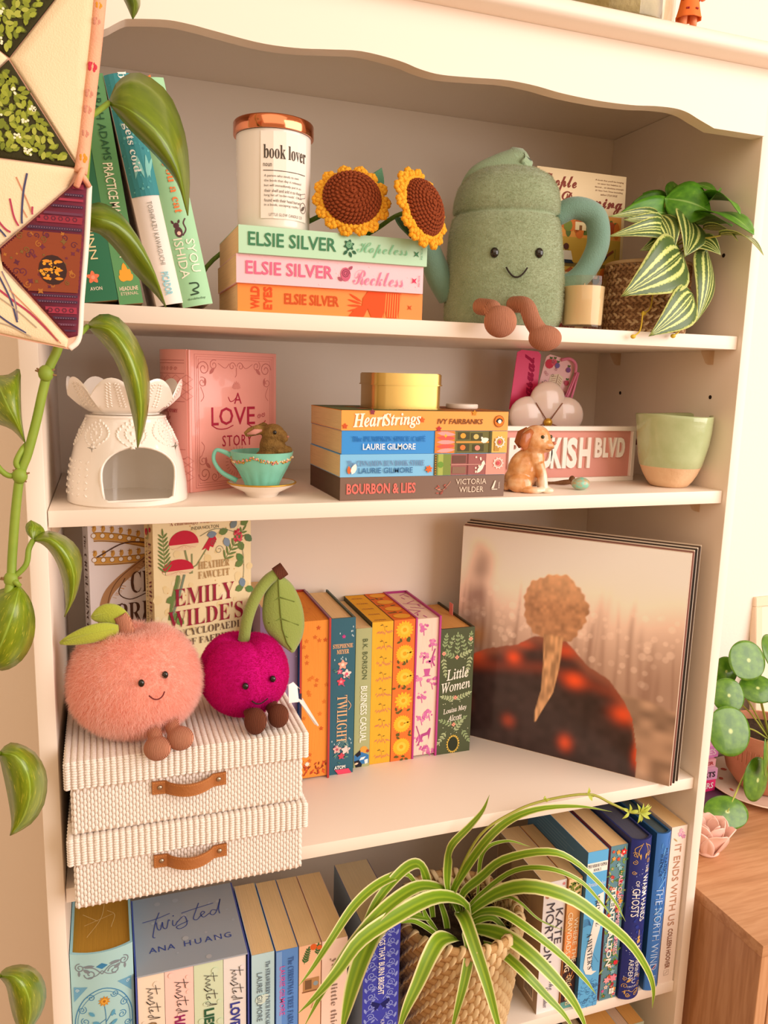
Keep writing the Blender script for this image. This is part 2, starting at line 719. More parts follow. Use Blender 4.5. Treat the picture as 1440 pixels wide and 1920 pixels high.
# ------------------------------------------------------------------ bookcase
case = thing('bookcase', 'tall white painted bookcase with wavy top apron and adjustable shelves', 'bookcase', (0, 0, 0))
b = MB(); b.rbox((-0.0168, 0, 0), (0, D, 1.8565), 0.0012, 2); b.build('side_panel', white, case, smooth=30)
b = MB(); b.rbox((W, 0, 0), (W + 0.0145, D, 1.8565), 0.0012, 2); b.build('side_panel', white, case, smooth=30)
b = MB(); b.box((-0.0168, D, 0.02), (W + 0.0145, D + 0.004, 1.8565)); b.build('back_panel', white, case)
for z in (S1, S2, S3, S4, 0.36):
    b = MB(); b.rbox((0.0008, 0.0072, z - 0.0162), (W - 0.0008, D - 0.0006, z), 0.0008, 2); b.build('shelf', white, case, smooth=30)
b = MB(); b.box((0.0002, 0.0, 0.0), (W - 0.0002, 0.016, 0.07)); b.build('plinth', white, case)
b = MB(); b.rbox((0.0002, 0.018, 0.0701), (W - 0.0002, D - 0.0004, 0.086), 0.0008, 2); b.build('bottom_board', white, case, smooth=30)
b = MB(); b.rbox((-0.05, -0.031, 1.8566), (W + 0.048, D + 0.008, 1.8745), 0.0075, 5); b.build('top_board', white, case, smooth=30)
wave = [(0.0004, 1.785), (0.0616, 1.785), (0.068, 1.7885), (0.0732, 1.7921), (0.08, 1.7963), (0.0866, 1.7984), (0.1161, 1.8023), (0.137, 1.8019), (0.1567, 1.80), (0.1985, 1.7962),
        (0.2333, 1.7969), (0.264, 1.8003), (0.2972, 1.8035), (0.3353, 1.8006), (0.357, 1.7962), (0.3795, 1.7943), (0.415, 1.7965), (0.4521, 1.7993), (0.485, 1.7985), (0.5182, 1.7954),
        (0.562, 1.794), (0.6055, 1.7952), (0.635, 1.798), (0.6608, 1.799), (0.678, 1.797), (0.6936, 1.792), (0.7168, 1.7849), (0.7896, 1.785)]
sm = [(p.x, p.y) for p in bez([(x, z, 0) for x, z in wave[2:-2]], 90)]
b = MB()
b.prism([(0.0004, 1.8564), (0.0004, 1.785), (0.0616, 1.785)] + sm + [(0.7168, 1.7849), (0.7896, 1.785), (0.7896, 1.8564)], -0.014, 0.003, 0, RX(PI / 2))
b.build('apron', white, case, smooth=25)
hole = mat('hole_dark', '#2a1c12', rough=0.9)
for (y, z) in ((0.235, S2 + 0.116), (0.045, S2 + 0.116), (0.235, S2 - 0.03), (0.235, S3 + 0.16), (0.045, S1 + 0.1)):
    b = MB(); b.ell((W - 0.0004, y, z), (0.0009, 0.0026, 0.0026), 10, 6); b.build('peg_hole', hole, case)
b = MB(); b.lathe([(0.0, 0), (0.008, 0), (0.008, 0.0006), (0.0, 0.0008)], 20, (0, 0, 0), 0, T_(W, 0.18, S1 + 0.215) @ RY(-PI / 2), caps=False)
b.build('screw_cap', white, case)
clear = thin_glass('clear_plastic', '#fbf4ea', .15)
for z in (S1, S2, S3, S4):
    for y in (0.245, 0.05):
        for x, sx in ((W - 0.0003, -1), (0.0003, 1)):
            b = MB()
            b.prism([(0, -0.0001), (0.012, -0.0001), (0.012, -0.003), (0.004, -0.016), (0, -0.018)], -0.005, 0.005, 0,
                    T_(x, y, z - 0.0163) @ (RZ(PI) if sx < 0 else RZ(0)) @ RX(PI / 2))
            b.build('shelf_pin', clear, case)

# ------------------------------------------------------------------ sideboard on the right
SBX, SBZ, SBY = 0.818, 0.80, -0.108


def wood_fn(nt, vec):
    n1 = noise_node(nt, vec, 3.0, 6)
    n2 = noise_node(nt, vec, 14.0, 5)
    f = math_node(nt, 'ADD', math_node(nt, 'MULTIPLY', n1, 0.65), math_node(nt, 'MULTIPLY', n2, 0.35))
    return ramp(nt, f, [(0.34, '#ad7a52'), (0.46, '#c08d64'), (0.54, '#cb9a72'), (0.66, '#b88459')])


def wood(name, stretch):
    m = bpy.data.materials.new(name)
    m.use_nodes = True
    nt = m.node_tree
    bs = nt.nodes['Principled BSDF']
    bs.inputs['Roughness'].default_value = 0.42
    tc = nt.nodes.new('ShaderNodeTexCoord')
    mp = nt.nodes.new('ShaderNodeMapping')
    mp.inputs['Scale'].default_value = stretch
    nt.links.new(tc.outputs['Object'], mp.inputs[0])
    nt.links.new(wood_fn(nt, mp.outputs[0]), bs.inputs['Base Color'])
    return m


wood_v = wood('walnut_upright', (14, 14, 1.1))
wood_h = wood('walnut_flat', (1.2, 13, 14))
sb = thing('sideboard', 'walnut wood sideboard standing right of the white bookcase', 'sideboard', (SBX, SBY, 0))
b = MB(); b.rbox((0, 0, SBZ - 0.017), (0.78, 0.40, SBZ), 0.0008, 2); b.build('top', wood_h, sb, smooth=30)
b = MB(); b.rbox((0.0015, 0.0015, 0.1), (0.02, 0.398, SBZ - 0.0172), 0.0006, 1); b.build('side_panel', wood_v, sb)
b = MB(); b.rbox((0.76, 0.0015, 0.1), (0.7785, 0.398, SBZ - 0.0172), 0.0006, 1); b.build('side_panel', wood_v, sb)
b = MB(); b.box((0.02, 0.02, 0.1), (0.76, 0.39, 0.118)); b.box((0.02, 0.385, 0.118), (0.76, 0.395, SBZ - 0.0172)); b.build('carcass', wood_h, sb)
for x0 in (0.021, 0.391):
    b = MB(); b.rbox((x0, 0.0, 0.12), (x0 + 0.367, 0.019, SBZ - 0.02), 0.001, 1); dr = b.build('door', wood_v, sb)
    b = MB(); b.tube([(x0 + (0.33 if x0 < .2 else 0.03), -0.018, 0.5), (x0 + (0.33 if x0 < .2 else 0.03), -0.018, 0.62)], 0.004); b.build('handle', mat('dark_metal', '#3a3026', metal=0.8, rough=0.4), dr)
for x in (0.04, 0.74):
    for y in (0.04, 0.36):
        b = MB(); b.tube([(x, y, 0.1), (x, y, 0.0)], lambda t: 0.018 - 0.006 * t, 12); b.build('leg', wood_v, sb)


# ------------------------------------------------------------------ books, top shelf: leaning row
BK = 'books leaning on the top shelf'
YB = 0.0105
B = Book('dark green paperback leaning left, author lettered QUINN, leftmost on the top shelf', 0.0325, 0.176, 0.11, stand(0.0371, YB, S1, 0, R(-8.2)), '#2f7352', group=BK)
p = B.face('spine')
p.txt('JULIA QUINN', 0.012, 0.001, 0.078, 0.0085, '#e8d6a4')
q = B.face('spine_up')
q.flower(-0.002, -0.0665, 0.006, 5, '#f08058', '#f5a182'); q.txt('AVON', -0.001, -0.0765, 0.0105, 0.0032, '#f2e8cf', weight=.01)
B.done()
B = Book('mid green paperback lettered PRACTICE MAKES PERFECT, second of the leaning row', 0.0215, 0.197, 0.129, stand(0.0705, YB, S1, 0, R(-8.6)), '#5f9a62', front='#efe0cf', group=BK)
p = B.face('spine')
p.txt('SARAH ADAMS', -0.058, 0.002, 0.062, 0.007, '#2d5a3c')
p.txt('PRACTICE MAKES PERFECT', 0.017, 0.001, 0.083, 0.0085, '#f3ecd2', weight=.012)
q = B.face('spine_up')
for a, l in ((1.6, .016), (1.2, .011), (2.0, .011), (.7, .008), (2.5, .008)):
    q.petal(-0.0005, -0.0775, l, .006, a, '#f2a93a')
q.txt('HEADLINE', 0, -0.0845, 0.0165, 0.0036, '#f0dcc0', weight=.02); q.txt('ETERNAL', 0, -0.089, 0.0155, 0.0028, '#f0dcc0')
B.done()
B = Book('hardback with teal upper and white lower spine, third of the leaning row', 0.0255, 0.2, 0.125, stand(0.1035, YB, S1, 0, R(-11.8)), '#efe4dc', front='#e2d6cc', hard=True, rnd=0.005, group=BK)
p = B.face('spine')
p.rect(-0.0999, -0.0126, 0.003, 0.0126, '#3f8f96')
for k in range(60):
    p.disc(random.uniform(-.098, .001), random.uniform(-.012, .012), random.uniform(.0004, .0014), random.choice(['#2f7b86', '#69b6b4', '#4aa0a4']), 6)
for k in range(5):
    p.petal(-0.012, random.uniform(-.008, .008), .02, .003, 3.0 + .3 * (k - 2) * .5, '#86c8c0')
p.txt('before the', -0.076, 0.003, 0.05, 0.0075, '#eaf3ee', 'serif'); p.txt('coffee gets cold', -0.0535, -0.003, 0.072, 0.0085, '#eaf3ee', 'serif')
p.txt('TOSHIKAZU KAWAGUCHI', 0.036, 0.0015, 0.056, 0.0046, '#8d8a80')
p.txt('PICADOR', 0.081, 0.001, 0.021, 0.007, '#8fd0de', weight=.02)
B.done()
B = Book('mint green hardback with orange lettering and a small cat, last of the leaning row', 0.0285, 0.2, 0.128, stand(0.1278, YB, S1, 0, R(-12.0)), '#9fd3a6', front='#f4efe6', hard=True, rnd=0.004, group=BK)
p = B.face('spine')
p.txt("we'll prescribe you a cat", -0.043, 0.0005, 0.118, 0.010, '#ef8146', 'serif')
p.txt('SYOU', 0.0545, 0.0055, 0.030, 0.0082, '#f7f2e0'); p.txt('ISHIDA', 0.0560, -0.0055, 0.036, 0.0082, '#f7f2e0')
q = B.face('spine_up')
q.disc(-0.003, -0.0325, 0.0036, '#5b3b40', ry=.0048); q.disc(-0.004, -0.0265, 0.0026, '#5b3b40'); q.petal(-.006, -.025, .004, .002, 2.0, '#5b3b40'); q.petal(-.002, -.025, .004, .002, 1.1, '#5b3b40')
q.curve([(0.0, -0.036), (0.004, -0.031), (0.003, -0.025), (0.0055, -0.021)], 0.0012, '#5b3b40'); q.disc(-.003, -.0335, .0018, '#e9c9b8')
q.curve([(-.004, -.079), (.003, -.0795), (.004, -.083), (-.002, -.0855), (.003, -.0885), (-.005, -.0895)], 0.0014, '#38523c', 20); q.txt('doubleday', 0, -.0935, .017, .0026, '#4b6b50')
B.done()

# ------------------------------------------------------------------ books, top shelf: flat stack of three
BK = 'flat stack of three paperbacks on the top shelf'
H3 = 0.193
B = Book('orange paperback lettered WILD EYES, bottom of the flat stack of three', 0.0262, H3, 0.129, lying(0.1795 + H3, 0.0095, S1), '#f78f3c', group=BK, name='book')
p = B.face('spine')
p.txt('WILD', -0.0795, 0.0005, 0.0215, 0.0085, '#d8501f', weight=.03, rot=PI / 2); p.txt('EYES', -0.067, 0.0005, 0.0215, 0.0085, '#d8501f', weight=.03, rot=PI / 2)
p.txt('ELSIE SILVER', -0.0225, 0.001, 0.056, 0.0105, '#c9511f', weight=.02)
p.poly([(.016, -.0125), (.024, -.004), (.03, -.002), (.031, .006), (.036, .0125), (.072, .0125), (.071, -.002), (.068, -.0125), (.057, -.0125), (.055, -.003), (.052, -.0125), (.04, -.0125), (.036, -.004), (.032, -.0125)], '#f2521d')
for k in range(7):
    p.line([(.056 + k * .0025, .012), (.0545 + k * .0027, -.012)], .0008, '#f89a52')
for k in range(5):
    p.petal(.030, -.006 + k * .002, .016, .002, PI + .5 - k * .25, '#f2521d')
p.star4(.082, -.001, .0035, '#c9511f', a0=.78)
B.done()
B = Book('pink paperback with script title Reckless, middle of the flat stack of three', 0.0268, H3, 0.129, lying(0.1775 + H3, 0.0045, S1 + 0.0263), '#f6c3cd', group=BK)
p = B.face('spine')
for k in range(50):
    p.disc(random.uniform(-.095, .095), random.uniform(-.0125, .0125), random.uniform(.0002, .0006), '#f9d9dd', 5)
p.txt('ELSIE SILVER', -0.044, 0.0015, 0.087, 0.0125, '#dc6a8c', weight=.014)
p.disc(.0125, 0.0008, .0052, '#c95f7c', 12, ry=.0068); p.spiral(.0125, .0015, .0045, '#7d2f45', .0007, 2.2); p.petal(.009, -.006, .006, .003, 2.4, '#a85068'); p.petal(.016, .0055, .005, .003, .8, '#a85068')
p.txt('Reckless', 0.0475, -0.001, 0.054, 0.0145, '#d77fa3', 'script', weight=-.015)
p.star4(.0862, -.001, .0042, '#d2325f', a0=.78); p.txt('PIATKUS', .0918, -.001, .011, .0019, '#c95f7c', rot=PI / 2)
B.done()
B = Book('mint green paperback with script title Hopeless, top of the flat stack of three', 0.0256, H3, 0.129, lying(0.1790 + H3, -0.0005, S1 + 0.0532), '#b4dcbc', group=BK)
p = B.face('spine')
p.txt('ELSIE SILVER', -0.044, 0.001, 0.087, 0.0128, '#3f7d58', weight=.014)
p.flower(.0125, 0.002, .0058, 6, '#2e6145', '#4d8a62', .5); p.spiral(.0125, .002, .0034, '#8fc39d', .0006, 2); p.petal(.011, -.003, .006, .003, -2.3, '#2e6145'); p.petal(.013, -.004, .006, .003, -1.2, '#2e6145'); p.petal(.016, -.003, .005, .003, -.6, '#2e6145')
p.txt('Hopeless', 0.048, -0.001, 0.054, 0.0145, '#7cbf95', 'script', weight=-.015)
p.star4(.0845, -.0015, .0042, '#3f7d58', a0=.78); p.txt('PIATKUS', .0903, -.001, .011, .0019, '#5c9a73', rot=PI / 2)
B.done()

# ------------------------------------------------------------------ paperback facing out behind the watering can
B = Book('cream paperback facing out with brown script title and farm picnic picture', 0.026, 0.2, 0.13, facing(0.565, 0.118, S1, 0.026, 0.0, R(2)), '#f0d6a8', group=None, name='book')
p = B.face('front')
CB = '#8a3b2c'
p.txt('People', -0.033, 0.083, 0.05, 0.021, CB, 'script', weight=.02)
p.txt('Like', -0.045, 0.063, 0.03, 0.018, CB, 'script', weight=.02)
p.txt('Dreaming', 0.016, 0.063, 0.09, 0.023, CB, 'script', weight=.02)
for k, (t, w) in enumerate((("A book that you'll be longing", .042), ('to savor but helpless to', .035), ('devour... an absolute triumph', .043), ('#1 New York Times bestselling', .041), ('author LYLA SAGE', .025))):
    p.txt(t, 0.040, 0.092 - k * .0042, w, .0025, '#7a4a35')
y0, y1 = -.068, .049
p.rect(-.0605, y0, .0605, y1, '#d6b14a')
p.rect(-.0605, .020, .0605, y1, '#e9a24c'); p.rect(-.0605, -.012, .0605, .020, '#c8a33f'); p.rect(-.0605, -.016, .0605, -.011, '#7f6a34'); p.rect(-.0605, y0, .0605, -.045, '#b8983c')
for k in range(46):
    x = random.uniform(-.057, .057)
    p.disc(x, random.choice([random.uniform(.028, .042), random.uniform(-.03, -.022)]), random.uniform(.004, .0075), random.choice(['#d9772f', '#e8b23f', '#7d8a35', '#b9542c', '#5f7434']), 10, ry=random.uniform(.006, .011))
for (x, yy) in ((-.008, .034), (.022, .030), (-.02, -.028), (.012, -.024)):
    p.rect(x, yy - .005, x + .016, yy + .005, '#f2e0b0'); p.poly([(x - .002, yy + .005), (x + .018, yy + .005), (x + .008, yy + .012)], '#b8612f'); p.rect(x + .006, yy - .005, x + .010, yy + .001, '#8a5a2c')
for k in range(40):
    x = random.uniform(-.058, .058); yy = random.choice([-.062, -.002, -.055])
    p.line([(x, yy), (x + random.uniform(-.004, .004), yy + random.uniform(.006, .012))], .0007, random.choice(['#e6cf62', '#6f7c31', '#f0dc84']))
p.disc(.016, .004, .004, '#7a4228'); p.poly([(.012, -.006), (.036, -.008), (.044, .002), (.03, .006), (.016, .001)], '#2c3a4c'); p.line([(.04, 0), (.05, .007)], .003, '#8a4a2c')
p.disc(-.02, .008, .004, '#5a3020'); p.poly([(-.027, .003), (-.013, .003), (-.010, -.008), (-.03, -.008)], '#e8e0d0'); p.poly([(-.03, -.008), (-.012, -.008), (-.008, -.012), (-.034, -.012)], '#26334a')
p.txt("'A storyteller who writes from the woods'", 0.0, -0.0745, 0.10, .0035, '#4a3a28'); p.txt('Hannah Jordana', 0.0, -0.089, 0.112, 0.017, '#a03a2c', 'script', weight=.02)
B.done()

# ------------------------------------------------------------------ second shelf: storage box book, flat stack of four
M = facing(0.1385, 0.0985, S2, 0.048, R(31))
bx = thing('book_box', 'pink keepsake box shaped like a book lettered A LOVE STORY', 'box', M)
pk = mat('pink_box', '#eda196', rough=0.28, coat=.3, bump=(60, .05))
T, H, Dp = 0.048, 0.155, 0.129
arc = [(T * i / 10, -0.007 * (1 - (2 * i / 10 - 1) ** 2)) for i in range(11)]
b = MB(); b.prism(arc + [(T, Dp), (0, Dp)], 0, H); b.build('box_body', pk, bx, smooth=25)
b = MB()
b.rbox((T - .001, 0.0015, 0.0), (T + .0012, Dp, H), .0009, 2); b.tube([(T + .0005, .003, .0005), (T + .0005, .003, H - .0005)], .0022, 10); b.build('lid_panel', pk, bx, smooth=30)
p = Print(lambda u, v, h: (T + .0012 + h, Dp / 2 + u, H / 2 + v))
DK, RD = '#c2706a', '#ad2440'
for k, (ix, iy) in enumerate(((.059, .073), .0 and 0 or (.0565, .0705), (.054, .068))):
    p.line([(-ix + .004, -iy), (ix, -iy), (ix, iy), (-ix + .004, iy), (-ix + .004, -iy)], .0004, DK)
for sx in (1, -1):
    for sy in (1, -1):
        cx, cy = sx * .045 + .002, sy * .058
        p.spiral(cx, cy, .0085, DK, .0009, 1.5, 0 if sx > 0 else PI, sx * sy); p.spiral(cx - sx * .014, cy + sy * .004, .006, DK, .0007, 1.4, 1, -sx * sy)
        p.spiral(cx + sx * .002, cy - sy * .015, .006, DK, .0007, 1.4, 2, sx * sy); p.petal(cx - sx * .008, cy - sy * .006, .010, .004, PI / 4 if sx * sy < 0 else 3 * PI / 4, DK)
        p.petal(cx - sx * .002, cy - sy * .01, .009, .003, sy * -PI / 2, DK); p.curve([(cx - sx * .02, cy + sy * .006), (cx - sx * .03, cy + sy * .001), (cx - sx * .036, cy + sy * .006)], .0006, DK)
        p.curve([(cx + sx * .004, cy - sy * .02), (cx, cy - sy * .03), (cx + sx * .004, cy - sy * .036)], .0006, DK)
p.spiral(-.003, .061, .005, DK, .0007, 1.2, 0); p.spiral(.009, .061, .005, DK, .0007, 1.2, PI, -1); p.curve([(.003, .06), (.003, .052), (.001, .049)], .0007, DK)
for k in range(9):
    a = PI / 2 + (k - 4) * .32
    p.petal(.003, .036, .009 - .0006 * abs(k - 4), .0022, a, '#d98a80')
p.txt('A', .005, .0255, .011, .0125, RD); p.curve([(-.009, .027), (-.006, .022), (-.001, .023), (.002, .026)], .0009, RD)
for t, x, yy, w, h in (('L', -.028, .0055, .010, .020), ('O', -.012, .0055, .020, .020), ('V', .008, .0055, .018, .020), ('E', .0245, .0055, .012, .0205)):
    p.txt(t, x, yy, w, h, RD, weight=.006)
p.curve([(-.033, -.004), (-.024, -.0085), (-.012, -.0085), (-.002, -.005)], .0011, RD); p.curve([(.019, -.004), (.028, -.008), (.040, -.006), (.047, -.001)], .0011, RD)
p.spiral(.037, .004, .003, RD, .0006); p.spiral(.043, .006, .003, RD, .0006, 1.3, 1, -1)
p.txt('STORY', .004, -.0225, .044, .0125, RD, weight=.003, space=1.15)
hc = []
for k in range(40):
    t = 2 * PI * k / 40
    hc.append((.005 + .00072 * 16 * math.sin(t) ** 3, -.047 + .00072 * (13 * math.cos(t) - 5 * math.cos(2 * t) - 2 * math.cos(3 * t) - math.cos(4 * t))))
for k in range(26):
    a = 2 * PI * k / 26
    p.line([(.005 + .0145 * math.cos(a), -.0465 + .0135 * math.sin(a)), (.005 + .0185 * math.cos(a), -.0465 + .0175 * math.sin(a))], .0005, DK)
p.poly(hc, '#f6cfb6'); p.line(hc + hc[:1], .0013, RD)
p.build('lid_print', bx)
sy_ = lambda x: -0.007 * (1 - (2 * x / T - 1) ** 2)
p = Print(lambda u, v, h: (T / 2 + u, sy_(T / 2 + u) - h, H / 2 + v))
for v in (.066, .063, .052, .022, -.030, -.040, -.062, -.066):
    p.line([(-.022 + .044 * k / 8, v) for k in range(9)], .0006, DK)
for k in range(4):
    for j in range(3):
        for vc in (.037, -.051):
            x, yy = -.018 + .012 * k, vc - .009 + .009 * j
            p.line([(x, yy), (x + .006, yy + .0045), (x + .012, yy), (x + .006, yy - .0045), (x, yy)], .0004, DK)
for k in range(5):
    p.spiral(-.012 + .006 * k, .057, .0022, DK, .0004); p.spiral(-.012 + .006 * k, -.035, .0022, DK, .0004)
p.sprig(0, -.025, .03, PI / 2, 4, .008, .003, DK); p.txt('A LOVE STORY', 0, .012, .028, .004, RD, 'serif')
p.build('spine_print', bx)

BK = 'flat stack of four paperbacks on the second shelf'
XR = 0.4815
zz = [S2, S2 + .0253, S2 + .0498, S2 + .0750, S2 + .0962]
B = Book('dark brown paperback lettered BOURBON & LIES, bottom of the stack of four', zz[1] - zz[0] - .0002, 0.195, 0.129, lying(XR + .0008, 0.0145, S2), '#7a5f50', pages='#6e5a4c', group=BK, pages_label='dark brown sprayed page edges')
p = B.face('spine')
p.txt('BOURBON & LIES', -.051, .0, .079, .0115, '#e8746a', weight=.03)
for k in range(9):
    p.petal(.014 + random.uniform(0, .014), random.uniform(-.008, .006), .004, .0016, random.uniform(0, 6), random.choice(['#b05a4e', '#c98a76', '#8a4a40']))
p.curve([(.012, -.001), (.02, -.004), (.028, .003), (.03, .006)], .0006, '#c98a76')
p.txt('VICTORIA', .0555, .0055, .0375, .0062, '#e6d2bf'); p.txt('WILDER', .056, -.0035, .030, .0062, '#e6d2bf')
p.poly([(.081, -.003), (.085, .006), (.0865, .006), (.084, -.003)], '#ecdccb'); p.line([(.0815, -.004), (.0885, -.004)], .0009, '#ecdccb'); p.txt('DIAL', .0905, .001, .0075, .0017, '#ecdccb', rot=PI / 2)
B.done()
B = Book('light blue paperback with cinnamon shop front picture, second from bottom of the stack of four', zz[2] - zz[1] - .0002, 0.195, 0.129, lying(XR + .0005, 0.0145, zz[1]), '#7cc0ec', pages='#ecd3a2', group=BK)
p = B.face('spine')
p.rect(.010, -.0118, .0972, .0118, '#9c5f5c'); p.rect(.010, -.0118, .030, .0118, '#7d8f45'); p.rect(.010, -.0118, .013, .0118, '#5d4a2a'); p.rect(.0145, -.0118, .0205, .0118, '#a6b45a'); p.rect(.073, -.0118, .0972, .0118, '#e2998c')
for k in range(9): p.disc(.0115, -.0105 + k * .0026, .0007, '#d9a83f', 6)
p.disc(.0175, 0, .0035, '#6f9a3f'); p.rect(.0315, .0015, .048, .010, '#6e4a40'); p.rect(.0315, -.010, .048, -.0025, '#8a6a58'); p.rect(.05, -.0118, .0512, .0118, '#7a4340')
p.line([(.030, -.0002), (.073, -.0002)], .0012, '#c08a80')
for k in range(8): p.disc(random.uniform(.054, .07), random.uniform(-.009, .009), .0012, '#f0d8c8', 7)
p.petal(.062, -.010, .014, .005, .9, '#f1e6da'); p.disc(.0695, .001, .0022, '#f1e6da')
p.txt('The CINNAMON BUN BOOK STORE', -.046, .0025, .088, .0062, '#6a87ad', 'serif'); p.txt('LAURIE GILMORE', -.0465, -.0052, .062, .006, '#3d6f9e', weight=.01)
p.flower(.0035, -.0045, .0045, 6, '#ef6b32'); p.petal(-.085, -.009, .012, .006, 1.2, '#f4f0ea'); p.petal(-.088, -.009, .009, .004, 1.6, '#ef6b32')
p.ring(.088, .001, .005, .0016, '#f3cfc4', 14); p.disc(.088, .001, .0022, '#c9545c'); 
for k in range(10): p.disc(.088 + .0062 * math.cos(k * .628), .001 + .0062 * math.sin(k * .628), .0007, '#f3e4dc', 6)
B.done()
B = Book('bright blue paperback with striped pumpkin on its spine, under the orange one', zz[3] - zz[2] - .0002, 0.195, 0.129, lying(XR + .0018, 0.0145, zz[2]), '#2f8fdf', pages='#ecd3a2', group=BK)
p = B.face('spine')
p.rect(.0085, -.0122, .0972, .0122, '#8d8146'); p.rect(.0085, -.0122, .032, .0122, '#e4823a'); p.rect(.0335, -.0122, .074, .0122, '#6d6a3c'); p.rect(.078, -.0122, .0972, .0122, '#dcb45e')
for k in range(5):
    p.petal(.0105, -.010 + k * .005, .0225, .0048, (2 - k) * .04, ['#f4a0a0', '#e85d55'][k % 2])
p.star4(.021, .007, .0025, '#f5b93a', .45)
for x0, yy, c in ((.036, .007, '#e8a03c'), (.052, .006, '#c9b56a'), (.036, -.006, '#e07a3c'), (.054, -.0065, '#d98a7a')):
    p.rect(x0, yy - .004, x0 + .014, yy + .004, '#4e4a2c'); p.disc(x0 + .006, yy, .0034, c, 10, ry=.003)
p.line([(.0335, 0), (.074, 0)], .002, '#d39a4a'); p.petal(.064, .0005, .010, .006, .3, '#f2ece0'); p.petal(.064, .006, .006, .003, -.9, '#f2ece0'); p.rect(.0745, -.0122, .077, .0122, '#51502f'); p.rect(.081, -.010, .087, .004, '#b98e45')
p.txt('The PUMPKIN SPICE CAFÉ', -.0445, .0045, .083, .007, '#1f6cb8', 'serif'); p.txt('LAURIE GILMORE', -.0445, -.0045, .060, .0066, '#f4f6f8', weight=.014)
p.ring(.0875, .0, .005, .0016, '#f6ddd4', 14); p.disc(.0875, .0, .0022, '#c9545c')
for k in range(10): p.disc(.0875 + .0062 * math.cos(k * .628), .0062 * math.sin(k * .628), .0007, '#f8ece4', 6)
B.done()
B = Book('orange paperback with white script title Heart Strings, top of the stack of four', zz[4] - zz[3] - .0001, 0.1955, 0.129, lying(XR + .0014, 0.0135, zz[3]), '#f3a144', pages='#ecd3a2', group=BK)
p = B.face('spine')
p.txt('Heart', -.067, .0005, .037, .0145, '#fbf3e4', 'bitalic', weight=.012, rot=.04); p.txt('Strings', -.030, .0, .043, .0165, '#fbf3e4', 'bitalic', weight=.012, rot=.04)
p.txt('IVY FAIRBANKS', .0385, -.0005, .0545, .0058, '#7d4a26', weight=.02, shear=.15)
for (x, yy, c) in ((-.094, -.006, '#c9542c'), (-.064, .009, '#8a3a4a'), (-.007, .001, '#e0652c'), (.013, -.0085, '#b9363f'), (.055, .009, '#c98a2a')):
    p.flower(x, yy, .0032, 5, c)
p.disc(.086, .0, .0062, '#8a4a20', 18, ry=.0066); p.disc(.086, .0, .0056, '#f07a24', 18, ry=.006); p.petal(.0815, .0, .009, .006, 0.1, '#2a2420'); p.disc(.0865, -.0003, .0022, '#f6efe4')
h = B.face('front')
h.rect(-.0642, -.0975, .0642, .0975, '#5f6a40'); h.rect(-.0642, -.0975, .0642, -.02, '#a86a38')
for k in range(14):
    h.flower(random.uniform(-.06, .06), random.uniform(-.09, .09), .008, 5, random.choice(['#c9542c', '#8a3a4a', '#d98a2a']))
B.done()

# ------------------------------------------------------------------ third shelf: upright books
BK = 'upright books on the third shelf'
B = Book('muted purple hardback behind the cherry plush, leftmost of the upright row', 0.048, 0.236, 0.14, stand(0.2285, 0.1565, S3), '#8a7494', group=BK, hard=True, rnd=.004)
p = B.face('spine_up')
for k in range(30):
    p.disc(random.uniform(-.022, .022), random.uniform(-.11, .11), .0006, '#e9dcea', 5)
p.txt('AURORA', .015, .015, .012, .003, '#f3e8ef'); p.petal(.018, -.05, .02, .002, PI / 2, '#f3e8ef')
B.done()
B = Book('hardback turned fore edge out with orange sprayed pages and falling leaves', 0.0405, 0.219, 0.142, stand(0.2772, 0.1475, S3), '#b63a30', front='#8e5a78', back='#2f66a8', pages='#f39a44', hard=True, flip=True, group=BK, pages_label='orange sprayed page edges')
p = B.face('fore')
for k in range(22):
    x, yy = random.uniform(-.016, .016), random.uniform(-.09, .1)
    p.flower(x, yy, .0032, 5, random.choice(['#cf6a2a', '#d9782c', '#c65a24']), w=.0016)
for k in range(40):
    p.petal(random.uniform(-.016, .016), random.uniform(-.104, -.088), .005, .0018, random.uniform(.5, 2.6), random.choice(['#b8472a', '#d9592e', '#8f3a20']))
p.flower(-.009, -.087, .0035, 7, '#f8e4d4')
t = B.face('top')
for k in range(10): t.petal(random.uniform(-.014, .014), random.uniform(-.06, .06), .006, .002, random.uniform(0, 3), '#d9782c')
B.done()
b = MB(); b.box((.0, -.0004, .0), (.0026, -.0001, .122)); b.build('jacket_fold', cover_mat('#3a2c48'), B.root)
B = Book('deep teal hardback with pink blossoms lettered TWILIGHT', 0.0335, 0.2155, 0.138, stand(0.3188, 0.1535, S3), '#2f6173', front='#2b4a44', hard=True, group=BK)
p = B.face('spine_up')
GD = '#e2b184'
for k in range(22):
    p.petal(random.uniform(-.014, .014), random.choice([random.uniform(.078, .098), random.uniform(.048, .058), random.uniform(-.07, -.058)]), .003, .0012, PI / 2, '#c3d6da')
p.flower(.001, .083, .0028, 5, '#c43a86')
p.txt('STEPHENIE', .0, .0705, .027, .0058, GD, 'serif', weight=.01); p.txt('MEYER', .0, .0628, .0165, .0058, GD, 'serif', weight=.01)
for (x, yy, r, c, c2) in ((0, .045, .0068, '#f4a58e', '#f8d6c4'), (-.004, .036, .0042, '#d05a7c', '#f0a0a8'), (.0055, .032, .0068, '#f6d4cc', '#d8607c'), (-.002, .022, .006, '#d94a62', '#f3909a'),
                           (-.006, -.072, .0062, '#f4b8b0', '#c94a66'), (.006, -.074, .0066, '#f6d0ca', '#d8607c'), (0, -.082, .005, '#c94a5a', '#f0a0a8')):
    p.flower(x, yy, r, 5, c, c2, .32)
